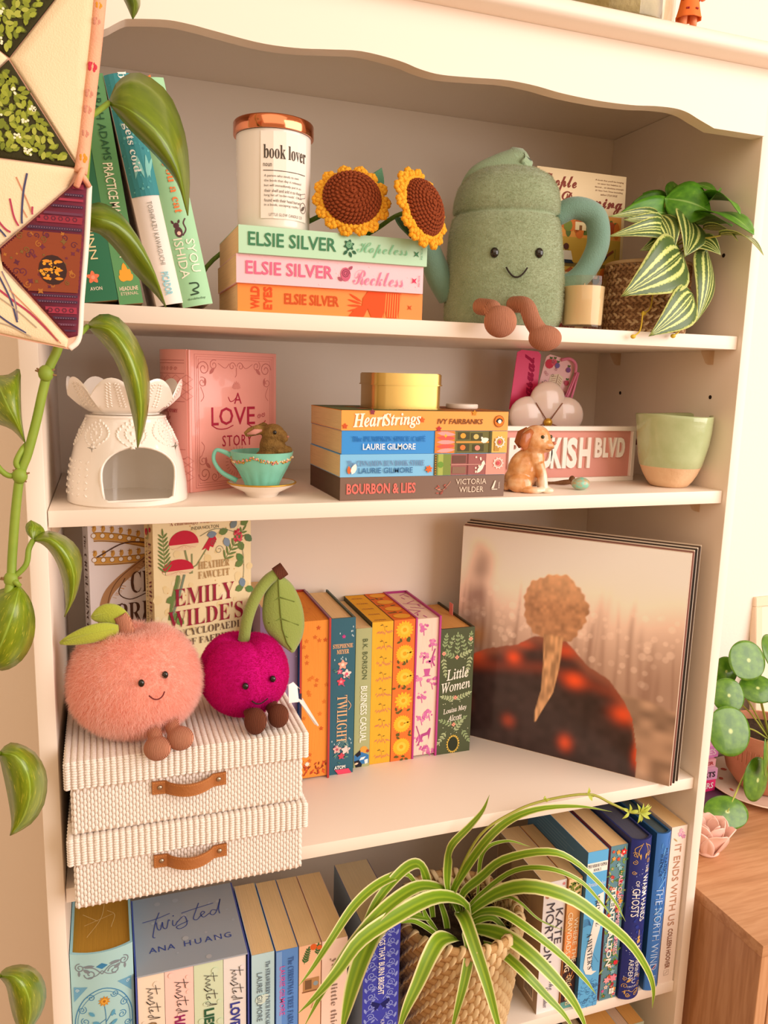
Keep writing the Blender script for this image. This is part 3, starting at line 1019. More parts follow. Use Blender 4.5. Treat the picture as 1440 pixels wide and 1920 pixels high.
for k in range(14):
    p.petal(random.uniform(-.011, .011), random.choice([random.uniform(.018, .044), random.uniform(-.09, -.064)]), .005, .0016, random.uniform(0, 6.2), random.choice(['#6d9a86', '#9a5a7c', '#4d7d72']))
for k in range(4): p.curve([(-.009, -.066 - k * .006), (.002 * k, -.06), (.010, -.068 - k * .004)], .0004, '#8fb0a4')
p.txt('ATOM', -.002, -.0975, .015, .0052, '#f4eee8', weight=.03); p.poly([(-.009, -.1005), (.010, -.1005), (.0145, -.1075), (-.004, -.1075)], '#dd4a68')
q = B.face('spine')
q.txt('TWILIGHT', .030, .0, .066, .014, GD, 'serif', weight=-.005)
q.curve([(.005, .008), (.012, .012), (.018, .009)], .0008, GD)
B.done()
B = Book('slim sage green paperback lettered BUSINESS CASUAL', 0.0222, 0.196, 0.129, stand(0.3562, 0.1635, S3), '#a9ae7e', group=BK)
p = B.face('spine')
p.txt('B.K. BORISON', -.0555, .0018, .056, .0068, '#4d5c3c'); p.txt('BUSINESS CASUAL', .022, .0012, .080, .0092, '#f4f0e2', weight=.015)
q = B.face('spine_up')
q.disc(.003, -.0735, .0055, '#f0a042', 12); q.poly([(-.0105, -.080), (.0, -.076), (.0102, -.0815), (.0102, -.093), (-.003, -.094), (-.0105, -.0885)], '#3a7ab8')
q.poly([(-.0095, -.079), (-.002, -.073), (-.001, -.080), (-.006, -.083)], '#23232f'); q.poly([(-.0105, -.0885), (-.004, -.087), (.001, -.094), (.0, -.0975), (-.008, -.0975)], '#23232f'); q.poly([(.004, -.088), (.009, -.087), (.009, -.093), (.005, -.094)], '#e8eef2'); q.poly([(-.001, -.084), (.006, -.083), (.003, -.087), (-.003, -.088)], '#e8eef2')
q.flower(.0085, -.0755, .0028, 6, '#a8452c'); q.petal(.003, -.092, .005, .002, 0, '#f0a042'); q.petal(-.01, -.093, .006, .003, .3, '#f6d0b0')
B.done()


def blossom_rows(p, n, T, H, back=False):
    for k in range(n):
        v = H / 2 - (k + .55) * H / n
        p.petal(-.004, v + .008, .005, .0016, .2, '#7c6a28'); p.petal(.003, v + .006, .004, .0014, .1, '#7c6a28'); p.curve([(-.002, v + .011), (.002, v + .006), (.003, v)], .0004, '#a8863a')
        for j in range(11):
            p.petal(.003 + (j - 5) * .0017, v + random.uniform(-.001, .003), .0042, .0011, -PI / 2 + (j - 5) * .16, '#cf8468')


B = Book('hardback fore edge out with yellow sprayed pages and drooping pink flowers', 0.0305, 0.2022, 0.131, stand(0.379, 0.166, S3), '#4a4a2e', pages='#f4b53c', flip=True, group=BK, pages_label='yellow sprayed page edges')
blossom_rows(B.face('fore'), 9, .0305, .2)
t = B.face('top')
for k in range(5):
    for j in range(6): t.petal((j - 3) * .0022, -.055 + k * .026, .006, .0016, -1.6 + (j - 3) * .2, '#b87838')
B.done()
B = Book('book turned fore edge out with orange pages and big yellow daisies', 0.031, 0.2028, 0.131, stand(0.4098, 0.1655, S3), '#c65a24', pages='#ee7d3c', flip=True, group=BK, pages_label='orange sprayed page edges')
p = B.face('fore')
for k, (x, n) in enumerate(((0, 16), (.001, 22), (.002, 22), (.001, 13), (0, 22), (0, 24))):
    v = .087 - k * .0336
    p.flower(x, v, .0132, n, '#f6b52e', '#f0a520', .3, w=.0052); p.flower(x, v, .0075, n, '#f9c646', '#eda01e', .4, w=.0026)
    for j in range(5): p.petal(random.uniform(-.011, .011), v - .0165 + random.uniform(-.002, .003), .006, .003, random.uniform(-.6, 3.6), '#5d5a28')
t = B.face('top')
for k in range(4):
    t.disc(.001, -.05 + k * .034, .012, '#f0a82a', 16, ry=.010)
    for j in range(4): t.petal(random.uniform(-.012, .008), -.034 + k * .034, .007, .003, random.uniform(0, 3), '#5d5a28')
B.done()
B = Book('magenta hardback turned fore edge out with pink country scenes on cream pages', 0.0375, 0.204, 0.134, stand(0.441, 0.1645, S3), '#b23a84', pages='#f8dac8', hard=True, flip=True, group=BK, pages_label='cream page edges printed with pink scenes')
p = B.face('fore')
PK = ['#d070a8', '#c25a98', '#db8ab4']
for (x, v) in ((-.006, .085), (.008, .062), (-.004, .045), (.006, .038), (-.006, -.012), (.008, .006), (.006, -.04), (-.006, -.045), (.0, -.09), (-.008, -.075), (.009, -.095), (-.009, .012)):
    for j in range(10): p.disc(x + random.uniform(-.006, .006), v + random.uniform(-.004, .006), random.uniform(.001, .003), random.choice(PK), 7)
    p.line([(x, v), (x + random.uniform(-.002, .003), v - .010)], .0012, '#c25a98')
p.curve([(.012, .055), (.008, .04), (.012, .03)], .002, '#b04a88'); p.curve([(-.012, -.055), (-.006, -.075), (-.010, -.085)], .0014, '#b04a88')
p.poly([(-.004, -.068), (.004, -.066), (.008, -.060), (.010, -.061), (.009, -.067), (.007, -.078), (.006, -.070), (-.002, -.072), (-.004, -.080), (-.005, -.072)], '#b04a88'); p.poly([(-.004, .027), (.006, .027), (.004, .018), (.008, .016), (-.006, .016), (-.002, .018)], '#c25a98')
t = B.face('top')
for k in range(12): t.line([(random.uniform(-.015, .015), -.06 + k * .01), (random.uniform(-.015, .015), -.05 + k * .01)], .002, '#c25a98')
B.done()
B = Book('dark olive hardback lettered Little Women with pale green foliage', 0.0512, 0.184, 0.126, stand(0.4787, 0.1655, S3), '#4a5236', front='#3a3c2c', hard=True, pages='#e0a964', group=BK)
p = B.face('spine_up')
LG, LG2 = '#a8b488', '#8fa274'
for (x, y, l, a, n) in ((-.018, .05, .030, 1.2, 5), (.0, .052, .03, 1.57, 5), (.016, .05, .03, 1.9, 5), (-.002, .05, .018, 2.7, 4), (.002, .05, .018, .4, 4), (-.02, .064, .018, 1.4, 4), (.019, .064, .018, 1.5, 4),
                           (-.021, .052, .026, -1.4, 5), (.021, .052, .026, -1.75, 5), (.0, -.012, .022, .35, 5), (.0, -.012, .02, 2.85, 5),
                           (-.002, -.05, .02, .5, 4), (-.002, -.05, .02, 2.7, 4), (.012, -.058, .02, -1.0, 4), (-.012, -.058, .02, -2.2, 4), (.0, -.06, .018, .9, 4)):
    p.sprig(x, y, l, a, n, .0062, .0024, random.choice([LG, LG2]), .0005)
for k in range(46):
    p.disc(random.uniform(-.023, .023), random.choice([random.uniform(.045, .085), random.uniform(-.02, -.003), random.uniform(-.078, -.045)]), .0007, '#d6d6b4', 6)
for (x, y) in ((-.02, .057), (.0, .05), (.02, .075), (.0, -.009), (-.001, -.049)):
    for k in range(4): p.disc(x + .0018 * math.cos(k * 1.57), y + .0018 * math.sin(k * 1.57), .0014, '#e79a84', 8)
p.txt('Little', .0015, .0265, .034, .0165, '#f0e9dc', 'italic', weight=.012, rot=.1); p.txt('Women', .0, .0085, .043, .0145, '#f0e9dc', 'italic', weight=.012, rot=.12)
p.txt('Louisa May', .0, -.0275, .036, .0095, '#f0e9dc', 'italic', weight=.012, rot=.12); p.txt('Alcott', .0, -.0385, .022, .009, '#f0e9dc', 'italic', weight=.012, rot=.1)
p.ring(-.001, -.078, .0082, .0011, '#d6b24e', 22, ry=.0115); p.disc(-.001, -.078, .0068, '#2f3424', 18, ry=.0098)
for k in range(20): p.disc(-.001 + .0092 * math.cos(k * .314), -.078 + .0125 * math.sin(k * .314), .0012, '#d6b24e', 6)
p.spiral(-.001, -.0745, .0032, '#d6b24e', .0007); 
for k in range(3): p.line([(-.0045, -.081 - k * .002), (.0025, -.081 - k * .002)], .0007, '#d6b24e')
B.done()
b = MB(); b.box((.044, .06, .182), (.0445, .072, .1995)); b.build('page_marker', mat('pink_marker', '#ef8f86', rough=.6), B.root)

# ------------------------------------------------------------------ third shelf: two paperbacks facing out on the woven boxes
ZB = S3 + 0.1582
B = Book('white paperback facing out lettered CRUEL PRINCE with a gold crown', 0.026, 0.198, 0.129, facing(0.0305, 0.2135, ZB, 0.026, R(15)), '#efe6e2', front='#f0e6e4', group=None)
p = B.face('front')
G1, G2, BRN = '#d9a24a', '#a8762c', '#5a3a2a'
for sgn, y0, wd in ((1, .066, .016), (-1, .036, .014)):
    pts = [(-.058 + .085 * k / 16, y0 - .00002 * 0 + (-.022 * (k / 16) ** 1.6 if sgn > 0 else -.010 * (k / 16) + .010 * (k / 16) ** 2)) for k in range(17)]
    p.line(pts, wd * .55, G1); p.line([(x, y - wd * .35) for x, y in pts], .0016, G2); p.line([(x, y + wd * .3) for x, y in pts], .001, G2)
    for k in range(0, 17, 2):
        x, y = pts[k]
        p.disc(x, y + .001, .0034, G2, 10); p.disc(x, y + .001, .0026, '#fbf4ec', 10)
        p.petal(x, y + wd * .3, .009, .005, PI / 2 - .25, G1); p.star4(x, y + wd * .3 + .007, .003, G2)
for k in range(26):
    p.disc(random.uniform(.012, .034), random.uniform(.028, .05), random.uniform(.001, .003), random.choice([G1, G2, '#6e4a24']), 6)
p.line([(p_.x, p_.y) for p_ in bez([(.026, .048, 0), (.004, .030, 0), (-.030, .006, 0), (-.046, -.014, 0), (-.052, -.05, 0)], 20)], .011, '#b98a5e')
p.curve([(.03, .05), (.004, .034), (-.028, .011), (-.042, -.012), (-.047, -.05)], .0012, '#7a5236', 20)
for k in range(30):
    t = random.random(); x = .02 - .07 * t; y = .044 - .075 * t ** 1.1
    p.line([(x - .003, y + .001), (x + .002, y - .001)], .0006, '#d9ae84')
for a in ([(-.055, .04), (-.02, .055), (.02, .05)], [(.02, .05), (.04, .075), (.055, .085)], [(.03, .046), (.05, .05), (.06, .06)], [(.032, .042), (.034, .02), (.04, 0)], [(.028, -.012), (.005, -.03), (-.004, -.06)], [(.05, -.02), (.03, -.052), (.01, -.066)]):
    p.curve(a, .0016, BRN, 10)
p.txt('CRUEL', .021, .003, .072, .028, BRN, 'serif', weight=-.01); p.txt('PRINCE', .012, -.036, .092, .028, BRN, 'serif', weight=-.01)
p.curve([(-.022, .01), (-.03, -.008), (-.016, -.018), (.006, -.012)], .0012, BRN); p.curve([(-.026, -.022), (-.044, -.03), (-.042, -.046), (-.03, -.05)], .0012, BRN)
p.txt('THE', .012, .024, .022, .010, BRN, 'serif'); p.txt('HOLLY BLACK', .0, -.08, .09, .010, BRN, 'serif')
q = B.face('spine')
q.txt('The', -.058, .0, .018, .008, BRN, 'serif', weight=-.01); q.txt('CRUEL PRINCE', .005, .0005, .096, .011, BRN, 'serif', weight=-.01); q.petal(-.095, -.004, .02, .012, .2, '#b98a3a'); q.txt('HOLLY BLACK', .076, 0, .034, .006, BRN, 'serif')
B.done()
B = Book('cream paperback facing out lettered EMILY WILDE with red toadstools', 0.0285, 0.198, 0.129, facing(0.1035, 0.1745, ZB, 0.0285, R(17)), '#ead097', front='#f3e2b2', group=None)
p = B.face('front')
MR, MG = '#c8203c', '#6f8a4a'
for k in range(60): p.disc(random.uniform(-.063, .063), random.uniform(-.097, .097), random.uniform(.002, .006), random.choice(['#f1deaa', '#efd9a0', '#f6e8c0']), 8)
for k in range(30): p.star4(random.uniform(-.055, .055), random.uniform(-.04, .09), .0013, '#d9a552')
p.txt("'A charmingly whimsical delight'", .0, .0835, .088, .0055, '#a05a4e', 'serif', weight=-.02); p.txt('INDIA HOLTON', .002, .0765, .036, .0042, '#6a6a58', 'sans')
for (x, y, rx, ry, sx, sy) in ((-.026, .058, .019, .017, -.018, .02), (-.034, .026, .02, .014, -.042, -.02)):
    p.line([(x, y), (x + .002, y - .012), (sx, sy)], .0022, '#8f9a6a')
    cap = [(x + rx * math.cos(a), y + ry * math.sin(a)) for a in [PI * k / 14 for k in range(15)]]
    p.poly([(x + rx * math.cos(a), y + ry * .45 * math.sin(a)) for a in [PI + PI * k / 10 for k in range(11)]], '#f3d9b4'); p.poly(cap, MR)
    for k in range(6): p.line([(x, y - .001), (x - rx * .8 + k * rx * .32, y - ry * .3)], .0004, '#d9a884')
p.poly([(-.003, .048), (.008, .064), (.014, .066), (.017, .06), (.012, .05), (.008, .052), (.006, .046), (.002, .05)], MR); p.line([(.004, .05), (-.01, .03), (-.018, .026)], .0015, '#8f9a6a')
p.line([(-.034, .02), (-.042, -.01), (-.046, -.035)], .0035, MG); p.line([(-.026, .02), (-.034, -.008), (-.044, -.034)], .0028, '#7f8f7a'); p.line([(-.016, .045), (-.016, .02)], .0018, '#8f9a6a')
p.sprig(-.05, .022, .048, 1.62, 9, .013, .0022, MG, .0006); p.sprig(.026, .03, .045, .95, 7, .013, .0026, MG, .0006)
p.curve([(-.005, .066), (.012, .073), (.03, .071), (.044, .064), (.052, .045), (.054, .015), (.05, -.01)], .0006, '#6f7f6a', 24)
for (x, y, a, c) in ((.004, .066, .1, '#7d93a8'), (.02, .067, .3, MG), (.028, .061, -1.2, '#8aa0b4'), (.036, .072, .9, '#7a8a90'), (.05, .075, .6, MG), (.056, .062, -.8, '#5f7f5a'), (.048, .054, -1.2, MG), (.042, .022, .5, MG), (.052, .028, 2.2, '#5f8a4a'), (.05, .006, -1.3, '#7d93a8'), (.042, -.01, .4, MG), (.056, -.008, -.4, '#5f8a4a'), (-.05, -.012, .4, MG), (-.046, -.03, -.2, MG), (-.038, -.034, -.7, '#6f9a4a')):
    p.petal(x, y, .013, .009, a, c)
for k in range(22): p.disc(.046 + random.uniform(-.005, .005), .0625 + random.uniform(-.007, .007), .0017, random.choice(['#c8304c', '#e05a6a']), 7)
p.spiral(.02, .046, .006, '#6f7f6a', .0005); p.spiral(.012, .056, .004, '#6f7f6a', .0005)
p.txt('HEATHER', .013, .029, .042, .0095, '#b3905e', 'serif', weight=-.025); p.txt('FAWCETT', .013, .0165, .042, .0095, '#b3905e', 'serif', weight=-.025)
p.txt('EMILY', .0, -.008, .080, .0215, '#9a1f3a', 'serif', weight=-.022); p.txt("WILDE'S", .002, -.035, .100, .0225, '#9a1f3a', 'serif', weight=-.022)
p.txt('ENCYCLOPAEDIA', .006, -.054, .098, .0095, '#6a5644', 'serif', weight=-.03); p.txt('OF FAERIES', .006, -.067, .066, .0088, '#6a5644', 'serif', weight=-.03)
q = B.face('spine')
q.txt("EMILY WILDE'S", -.012, .004, .1, .0082, '#7a2a34', 'serif', weight=-.01); q.txt('ENCYCLOPAEDIA OF FAERIES', -.012, -.0065, .11, .0045, '#8a8050', 'serif', weight=-.02)
q.disc(-.09, .002, .004, MR, 10); q.disc(-.078, .006, .003, MR, 10); q.disc(-.074, -.005, .0045, MR, 10); q.line([(-.088, .002), (-.066, .001)], .0012, MG); q.line([(-.074, -.004), (-.064, -.002)], .0012, MG)
B.done()

# ------------------------------------------------------------------ fourth shelf: left group
BK = 'upright books on the fourth shelf'
B = Book('thick pale blue hardback with gilt top edge and blue scrollwork spine', 0.063, 0.2285, 0.17, stand(0.0008, 0.0165, S4), '#a6cfd2', front='#9fd6e6', hard=True, rnd=0.007, pages='#b98f3a', group=BK, pages_label='gilt page edges')
p = B.face('spine_up')
GB, BB = '#7d8790', '#3a7fb0'
for sx in (1, -1):
    p.spiral(sx * .022, .0985, .0052, GB, .0011, 1.5, PI / 2, -sx); p.spiral(sx * .012, .0905, .0062, GB, .0011, 1.2, PI, -sx); p.curve([(0, .089), (sx * .008, .097), (sx * .017, .0985)], .0011, GB); p.curve([(0, .093), (sx * .006, .088), (sx * .014, .0865)], .0009, GB)
    p.petal(sx * .007, .0995, .012, .0035, 0 if sx > 0 else PI, GB); p.petal(sx * .012, .092, .008, .004, .6 if sx > 0 else PI - .6, GB); p.petal(sx * .023, .088, .007, .0025, PI / 2, GB)
    p.spiral(sx * .0215, .048, .0048, BB, .0007, 1.5, 1, sx); p.spiral(sx * .0185, .034, .0048, BB, .0007, 1.5, 2, -sx); p.spiral(sx * .012, .062, .0042, BB, .0007, 1.5, 3, sx); p.spiral(sx * .024, .022, .004, BB, .0007, 1.4, 0, -sx)
    p.poly([(sx * .029, .0755), (sx * .029, .058), (sx * .015, .0755)], '#6ba4c4'); p.spiral(sx * .0255, .0715, .002, '#d6ecf0', .0005)
p.poly([(-.006, .0985), (0, .102), (.006, .0985), (0, .095)], BB)
p.curve([(-.029, .012), (-.028, .04), (-.018, .062), (0, .0715), (.018, .062), (.028, .04), (.029, .012)], .0009, BB, 28); p.curve([(-.0265, .012), (-.0255, .04), (-.016, .059), (0, .068), (.016, .059), (.0255, .04), (.0265, .012)], .0005, BB, 28)
p.flower(.001, .056, .0062, 10, '#c98a2e', '#e8b95a', .5); p.flower(.001, .056, .0038, 8, '#dda23e', '#a86a20', .4)
for a in ([(.001, .051), (.002, .038), (.002, .016)], [(.002, .034), (-.004, .03), (-.007, .024)], [(.002, .03), (.009, .04), (.012, .036)], [(.004, .016), (.005, .026), (.012, .03)]): p.curve(a, .0007, BB)
for (x, y, a) in ((-.009, .04, 2.4), (.007, .026, .6), (-.004, .03, 2.8), (.008, .036, 1.2), (-.002, .02, 2.2)): p.petal(x, y, .008, .004, a, '#5a9fc0')
p.rect(-.0295, -.112, .0295, .011, '#2f86c8')
for v in (.009, -.012, -.034): p.line([(-.029 + .058 * k / 10, v) for k in range(11)], .0009, '#bfe2ea')
for k in range(6): p.spiral(-.024 + .0096 * k, .0, .0034, '#bfe2ea', .0006, 1.4, k)
p.txt('FAIRY TALES', .0, -.022, .048, .010, '#e8d08a', 'serif')
t = B.face('top')
for a in ([(-.015, -.06), (.0, -.03), (.004, .01)], [(-.018, -.04), (.012, -.028)], [(.01, -.05), (.014, -.03), (.006, -.02)], [(-.02, -.02), (-.004, -.036)]): t.curve(a, .0006, '#e6cf90')
B.done()

M = stand(0.0652, 0.0095, S4)
sl = thing('slipcase', 'grey blue cardboard slipcase lettered twisted by Ana Huang holding four books', 'slipcase', M)
cs, ci = mat('slipcase_grey', '#a9adb4', rough=.4, var=(14, '#9aa6b6', .3)), mat('slipcase_side', '#4b59a8', rough=.4)
SWd, SH, SD = 0.1228, 0.1905, 0.131
b = MB()
b.box((0, 0, 0), (.0017, SD, SH), 1); b.box((SWd - .0017, 0, 0), (SWd, SD, SH), 1); b.box((.0018, 0, SH - .0017), (SWd - .0018, SD, SH), 0); b.box((.0018, 0, 0), (SWd - .0018, SD, .0017), 0); b.box((.0018, SD - .0017, .0018), (SWd - .0018, SD, SH - .0018), 0)
b.build('shell', [cs, ci], sl)
p = Print(lambda u, v, h: (SWd / 2 + u, SD / 2 + v, SH + h))
for k in range(16): p.disc(random.uniform(-.055, .055), random.uniform(-.06, .06), random.uniform(.001, .004), random.choice(['#b6bac0', '#b2b6be', '#aeb6c2']), 8)
BL = '#3c4f9c'
ly = 0.014


def stroke(pts, w=.0010, n=10):
    p.curve([(x - .004, y + ly) for x, y in pts], w, BL, n)


# handwritten word: t w i s t e d
stroke([(-.046, .006), (-.03, .0085), (-.014, .014)]); stroke([(-.026, .019), (-.031, .004), (-.034, -.012), (-.0355, -.022), (-.033, -.024)])
stroke([(-.0305, .002), (-.0295, -.010), (-.0265, -.0115), (-.0235, .001), (-.0232, -.009), (-.0195, -.0115), (-.0165, .002), (-.0148, .0005)], n=28); stroke([(-.0115, .0005), (-.0122, -.008), (-.0095, -.0095), (-.0065, -.003)])
p.disc(-.0145, .008 + ly, .0010, BL, 8)
stroke([(-.008, -.006), (.001, .004), (.004, -.003), (.003, -.013), (-.005, -.017), (-.008, -.012), (.006, -.006)], n=24)
stroke([(-.001, .010), (.015, .0135), (.038, .0175)]); stroke([(.021, .023), (.016, .009), (.012, -.004), (.016, -.007), (.021, -.001)], n=16)
stroke([(.020, -.002), (.026, .003), (.0235, .006), (.021, .001), (.024, -.005), (.031, .0)], n=18); stroke([(.040, .003), (.035, .005), (.032, -.001), (.036, -.004), (.041, .004), (.047, .023), (.043, .006), (.043, -.004)], n=24)
for ch, x in zip('ANA HUANG', (-.041, -.031, -.021, 0, -.003, .009, .0205, .0315, .0425)):
    if ch != ' ': p.txt(ch, x, -.030 + .0, None, .0088, BL)
p.build('top_print', sl)
x = 0.0652 + .0021
for ttl, wt, w, base, colr, inkc in (('GAMES', .034, .0285, '#efdfcb', '#e9dccb', '#8a6a44'), ('HATE', .028, .0312, '#f6cfc6', '#f6cfc6', '#8f2560'), ('LIES', .025, .0325, '#d0dfc0', '#cfe0c4', '#2d5c40'), ('LOVE', .031, .0255, '#e6e2e0', '#e6e0e4', '#3a3f96')):
    B = Book('paperback lettered twisted %s inside the grey slipcase' % ttl, w - .0005, .186, .126, stand(x, .0115, S4 + .0018), base, group='boxed set in the slipcase')
    p = B.face('spine')
    for k in range(12): p.disc(random.uniform(-.09, .09), random.uniform(-w / 2 + .004, w / 2 - .004), random.uniform(.002, .004), colr, 9)
    u0 = -.080
    K = '#3a3434'

    def sk(pts, n=10):
        p.curve([(u0 + a * 1.0, c * .9 + .001) for a, c in pts], .0007, K, n)
    sk([(0, .004), (.012, .006)]); sk([(.006, .010), (.004, .0), (.002, -.007)]); sk([(.004, -.001), (.007, -.005), (.0095, .001), (.012, -.005), (.0145, .001)], 14); sk([(.0155, .001), (.0155, -.005), (.018, -.002)])
    sk([(.018, -.003), (.022, .003), (.022, -.004), (.018, -.007), (.024, -.002)], 14); sk([(.022, .005), (.034, .007)]); sk([(.0285, .010), (.026, -.003), (.029, -.004)]); sk([(.029, -.002), (.032, .001), (.030, -.004), (.034, -.002)], 14); sk([(.039, .001), (.036, -.002), (.038, -.005), (.0415, .009), (.041, -.004)], 16)
    p.txt(ttl, u0 + .045 + wt / 2, 0, wt, .0115, inkc, weight=.035)
    p.txt('ANA HUANG', .055, 0, .05, .006, inkc)
    B.done()
    x += w

B = Book('pale blue paperback lettered STRAWBERRY PATCH beside the slipcase', .0262, .1855, .129, stand(.1905, .0095, S4), '#b6d8e2', back='#3f6fb8', front='#b6d8e2', group=BK)
p = B.face('spine')
for k in range(8): p.disc(random.uniform(-.06, .09), random.uniform(-.009, .009), random.uniform(.003, .008), '#cfe3dc', 9)
p.txt('The STRAWBERRY PATCH PANCAKE HOUSE', -.030, .0055, .105, .0052, '#55687a', 'serif'); p.txt('LAURIE GILMORE', -.038, -.004, .063, .0062, '#5a6a74')
B.done()
B = Book('blue paperback lettered CHRISTMAS TREE FARM with pink author name', .0262, .184, .129, stand(.2183, .0095, S4), '#5f93dc', back='#2f4fa0', front='#5f93dc', group=BK)
p = B.face('spine')
p.rect(-.0915, -.0125, .0915, -.006, '#7fa9e4')
p.txt('The CHRISTMAS TREE FARM', -.038, .0045, .088, .0066, '#3c5f9c', 'serif'); p.txt('LAURIE GILMORE', -.040, -.0055, .064, .0064, '#cf5fa8', weight=.01)
B.done()
B = Book('peach paperback with green fern and little shop window on its spine', .0262, .1835, .129, stand(.2456, .0095, S4), '#f2c3a0', group=BK)
q = B.face('spine_up')
q.sprig(-.007, .068, .018, 1.3, 6, .0062, .002, '#3f6a34', .0006); q.sprig(.009, .076, .012, 1.5, 4, .006, .002, '#3f6a34', .0006); q.disc(.004, .088, .004, '#e0672c'); q.disc(.011, .086, .003, '#e0672c')
q.rect(-.008, .032, .011, .048, '#b98a5a'); q.rect(-.006, .034, .002, .046, '#7a5a3e'); q.disc(.007, .040, .003, '#8fa0a8'); q.line([(-.009, .031), (.012, .031)], .0015, '#8a5a34'); q.curve([(-.002, .012), (.004, .016), (.002, .008)], .0007, '#b98a6a')
q.txt('bakery', .0, -.02, .02, .008, '#b95a3c', 'script')
B.done()
B = Book('blush paperback lettered little thief, half hidden by spider plant leaves', .031, .1835, .129, stand(.273, .0095, S4), '#f4d6c6', group=BK)
p = B.face('spine')
p.txt('your little thief', -.018, -.001, .1, .0095, '#8d7468', 'serif', weight=-.02)
B.done()
B = Book('deep blue hardback lettered BURN BRIGHT with pale scrollwork', .0465, .1875, .13, stand(.3245, .0105, S4), '#3c45b4', back='#7f93a8', front='#2f3a98', hard=False, group=BK, pages='#dcc9a6')
q = B.face('spine_up')
SC = '#8f9ce0'
for k in range(13):
    v = .085 - k * .0142
    for sx in (1, -1):
        q.spiral(sx * .0125, v, .0052, SC, .0011, 1.4, k + 1, sx); q.petal(sx * .018, v + .006, .008, .0032, (1.2 if sx > 0 else 1.94), SC); q.petal(sx * .0065, v - .004, .007, .003, (-.6 if sx > 0 else -2.54), SC); q.curve([(sx * .003, v - .007), (sx * .009, v - .001), (sx * .019, v - .006)], .0009, SC)
q.rect(-.0042, .005, .0048, .094, '#3c45b4')
for sx in (1, -1):
    q.poly([(0, -.013), (sx * .011, -.007), (sx * .012, -.012), (sx * .007, -.016), (sx * .008, -.021), (sx * .003, -.018)], '#1e2466')
p = B.face('spine')
p.txt('THINGS THAT BURN BRIGHT', -.046, 0, .092, .0078, '#f0eef2', weight=.02); p.txt('KRISTIN', .046, .003, .022, .005, '#d6d8f0')
B.done()

# ------------------------------------------------------------------ fourth shelf: right group
B = Book('white paperback lettered KATE MORTON beside the spider plant basket', .0335, .193, .129, stand(.5712, .0145, S4), '#ece8ea', back='#a98f74', group=BK)
p = B.face('spine')
p.txt('KATE', -.030, .0085, .052, .0105, '#4c4650', weight=.0); p.txt('MORTON', -.022, -.0055, .088, .0125, '#4c4650', weight=.0); p.txt('The', .056, .004, .016, .008, '#6a6470', 'script'); p.txt('Clockmaker', .074, -.004, .03, .006, '#6a6470', 'serif')
q = B.face('spine_up')
for k in range(26): q.flower(random.uniform(-.014, .014), random.uniform(.072, .094), .0026, 5, random.choice(['#e08a8a', '#efb3a8', '#b98a6a', '#c9a0a0']))
k_ = B.face('back')
k_.rect(-.02, -.09, .035, .09, '#b59a7c')
for j in range(14): k_.line([(-.014, .06 - j * .006), (.028, .06 - j * .006)], .0009, '#7d6650')
k_.rect(.030, -.085, .055, -.06, '#ead9c4')
for j in range(14): k_.line([(.0325 + j * .0015, -.082), (.0325 + j * .0015, -.064)], .0007 + .0004 * (j % 3 == 0), '#4a3c30')
k_.rect(-.06, -.09, -.022, .09, '#937a60')
B.done()
B = Book('sunset coloured paperback lettered CRAWDADS SING, left of the pale blue book', .0208, .194, .129, stand(.6056, .0115, S4), '#e6a868', back='#c98a50', group=BK)
q = B.face('spine_up')
q.rect(-.0102, -.0965, .0102, -.086, '#5f9a94'); q.rect(-.0102, -.086, .0102, -.022, '#3c2a2c'); q.rect(-.0102, -.022, .0102, .02, '#ef9a5a'); q.rect(-.0102, .07, .0102, .0965, '#f0cf9a')
for k in range(30): q.disc(random.uniform(-.009, .009), random.uniform(.074, .092), random.uniform(.001, .0026), random.choice(['#6a7a34', '#4f5f2a', '#8a9440']), 7)
for k in range(30): q.petal(random.uniform(-.009, .009), random.uniform(-.03, -.02), random.uniform(.004, .012), .0012, PI / 2 + random.uniform(-.4, .4), '#3c2a2c')
for k in range(12): q.petal(random.uniform(-.009, .009), random.uniform(-.085, -.04), .008, .0012, PI / 2 + random.uniform(-.6, .6), '#d9823c')
p = B.face('spine')
p.txt('WHERE THE', -.006, .0048, .066, .0064, '#fbe9c8', weight=.01); p.txt('CRAWDADS SING', -.004, -.0045, .088, .0074, '#fbe9c8', weight=.01); p.txt('DELIA OWENS', .069, .0, .045, .007, '#f4dcae')
B.done()
B = Book("sky blue paperback lettered A WINTER'S PROMISE on a white swirl", .0312, .232, .152, stand(.6275, .0045, S4), '#5fb0e6', back='#4a7fb2', front='#5fb0e6', group=BK)
q = B.face('spine_up')
q.rect(-.0155, .086, .0155, .100, '#f3efe6'); q.txt('THE MIRROR VISITOR', 0, .0955, .029, .0046, '#2e3440', 'serif', weight=.01); q.txt('BOOK 1', 0, .0893, .0115, .0042, '#2e3440', 'serif', weight=.01)
q.txt('Christelle Dabos', .0, .069, .028, .0062, '#eef4f8', 'italic')
q.poly([(.004, .052), (.013, .055), (.0145, .03), (.011, .0), (.004, -.03), (.001, -.052), (.004, -.061), (.011, -.063), (.003, -.067), (-.006, -.064), (-.0105, -.054), (-.0085, -.03), (-.002, .0), (.003, .028)], '#f4efe9')
for k in range(60):
    a = random.uniform(0, 6.2); x, y = random.uniform(-.0145, .0145), random.uniform(-.114, -.074)
    q.curve([(x, y), (x + .004 * math.cos(a), y + .003 * math.sin(a)), (x + .006 * math.cos(a + .8), y + .005 * math.sin(a + .8))], .0004, '#3f6a9c', 4)
for k in range(8): q.curve([(-.015, .008 + k * .0015), (-.008, .010 + k * .0012), (-.003, .008)], .0004, '#3f6a9c', 5)
q.txt('EE', -.002, -.104, .008, .004, '#2e4a70', 'script'); q.line([(.013, -.05), (-.0, -.03)], .0004, '#4a86bc')
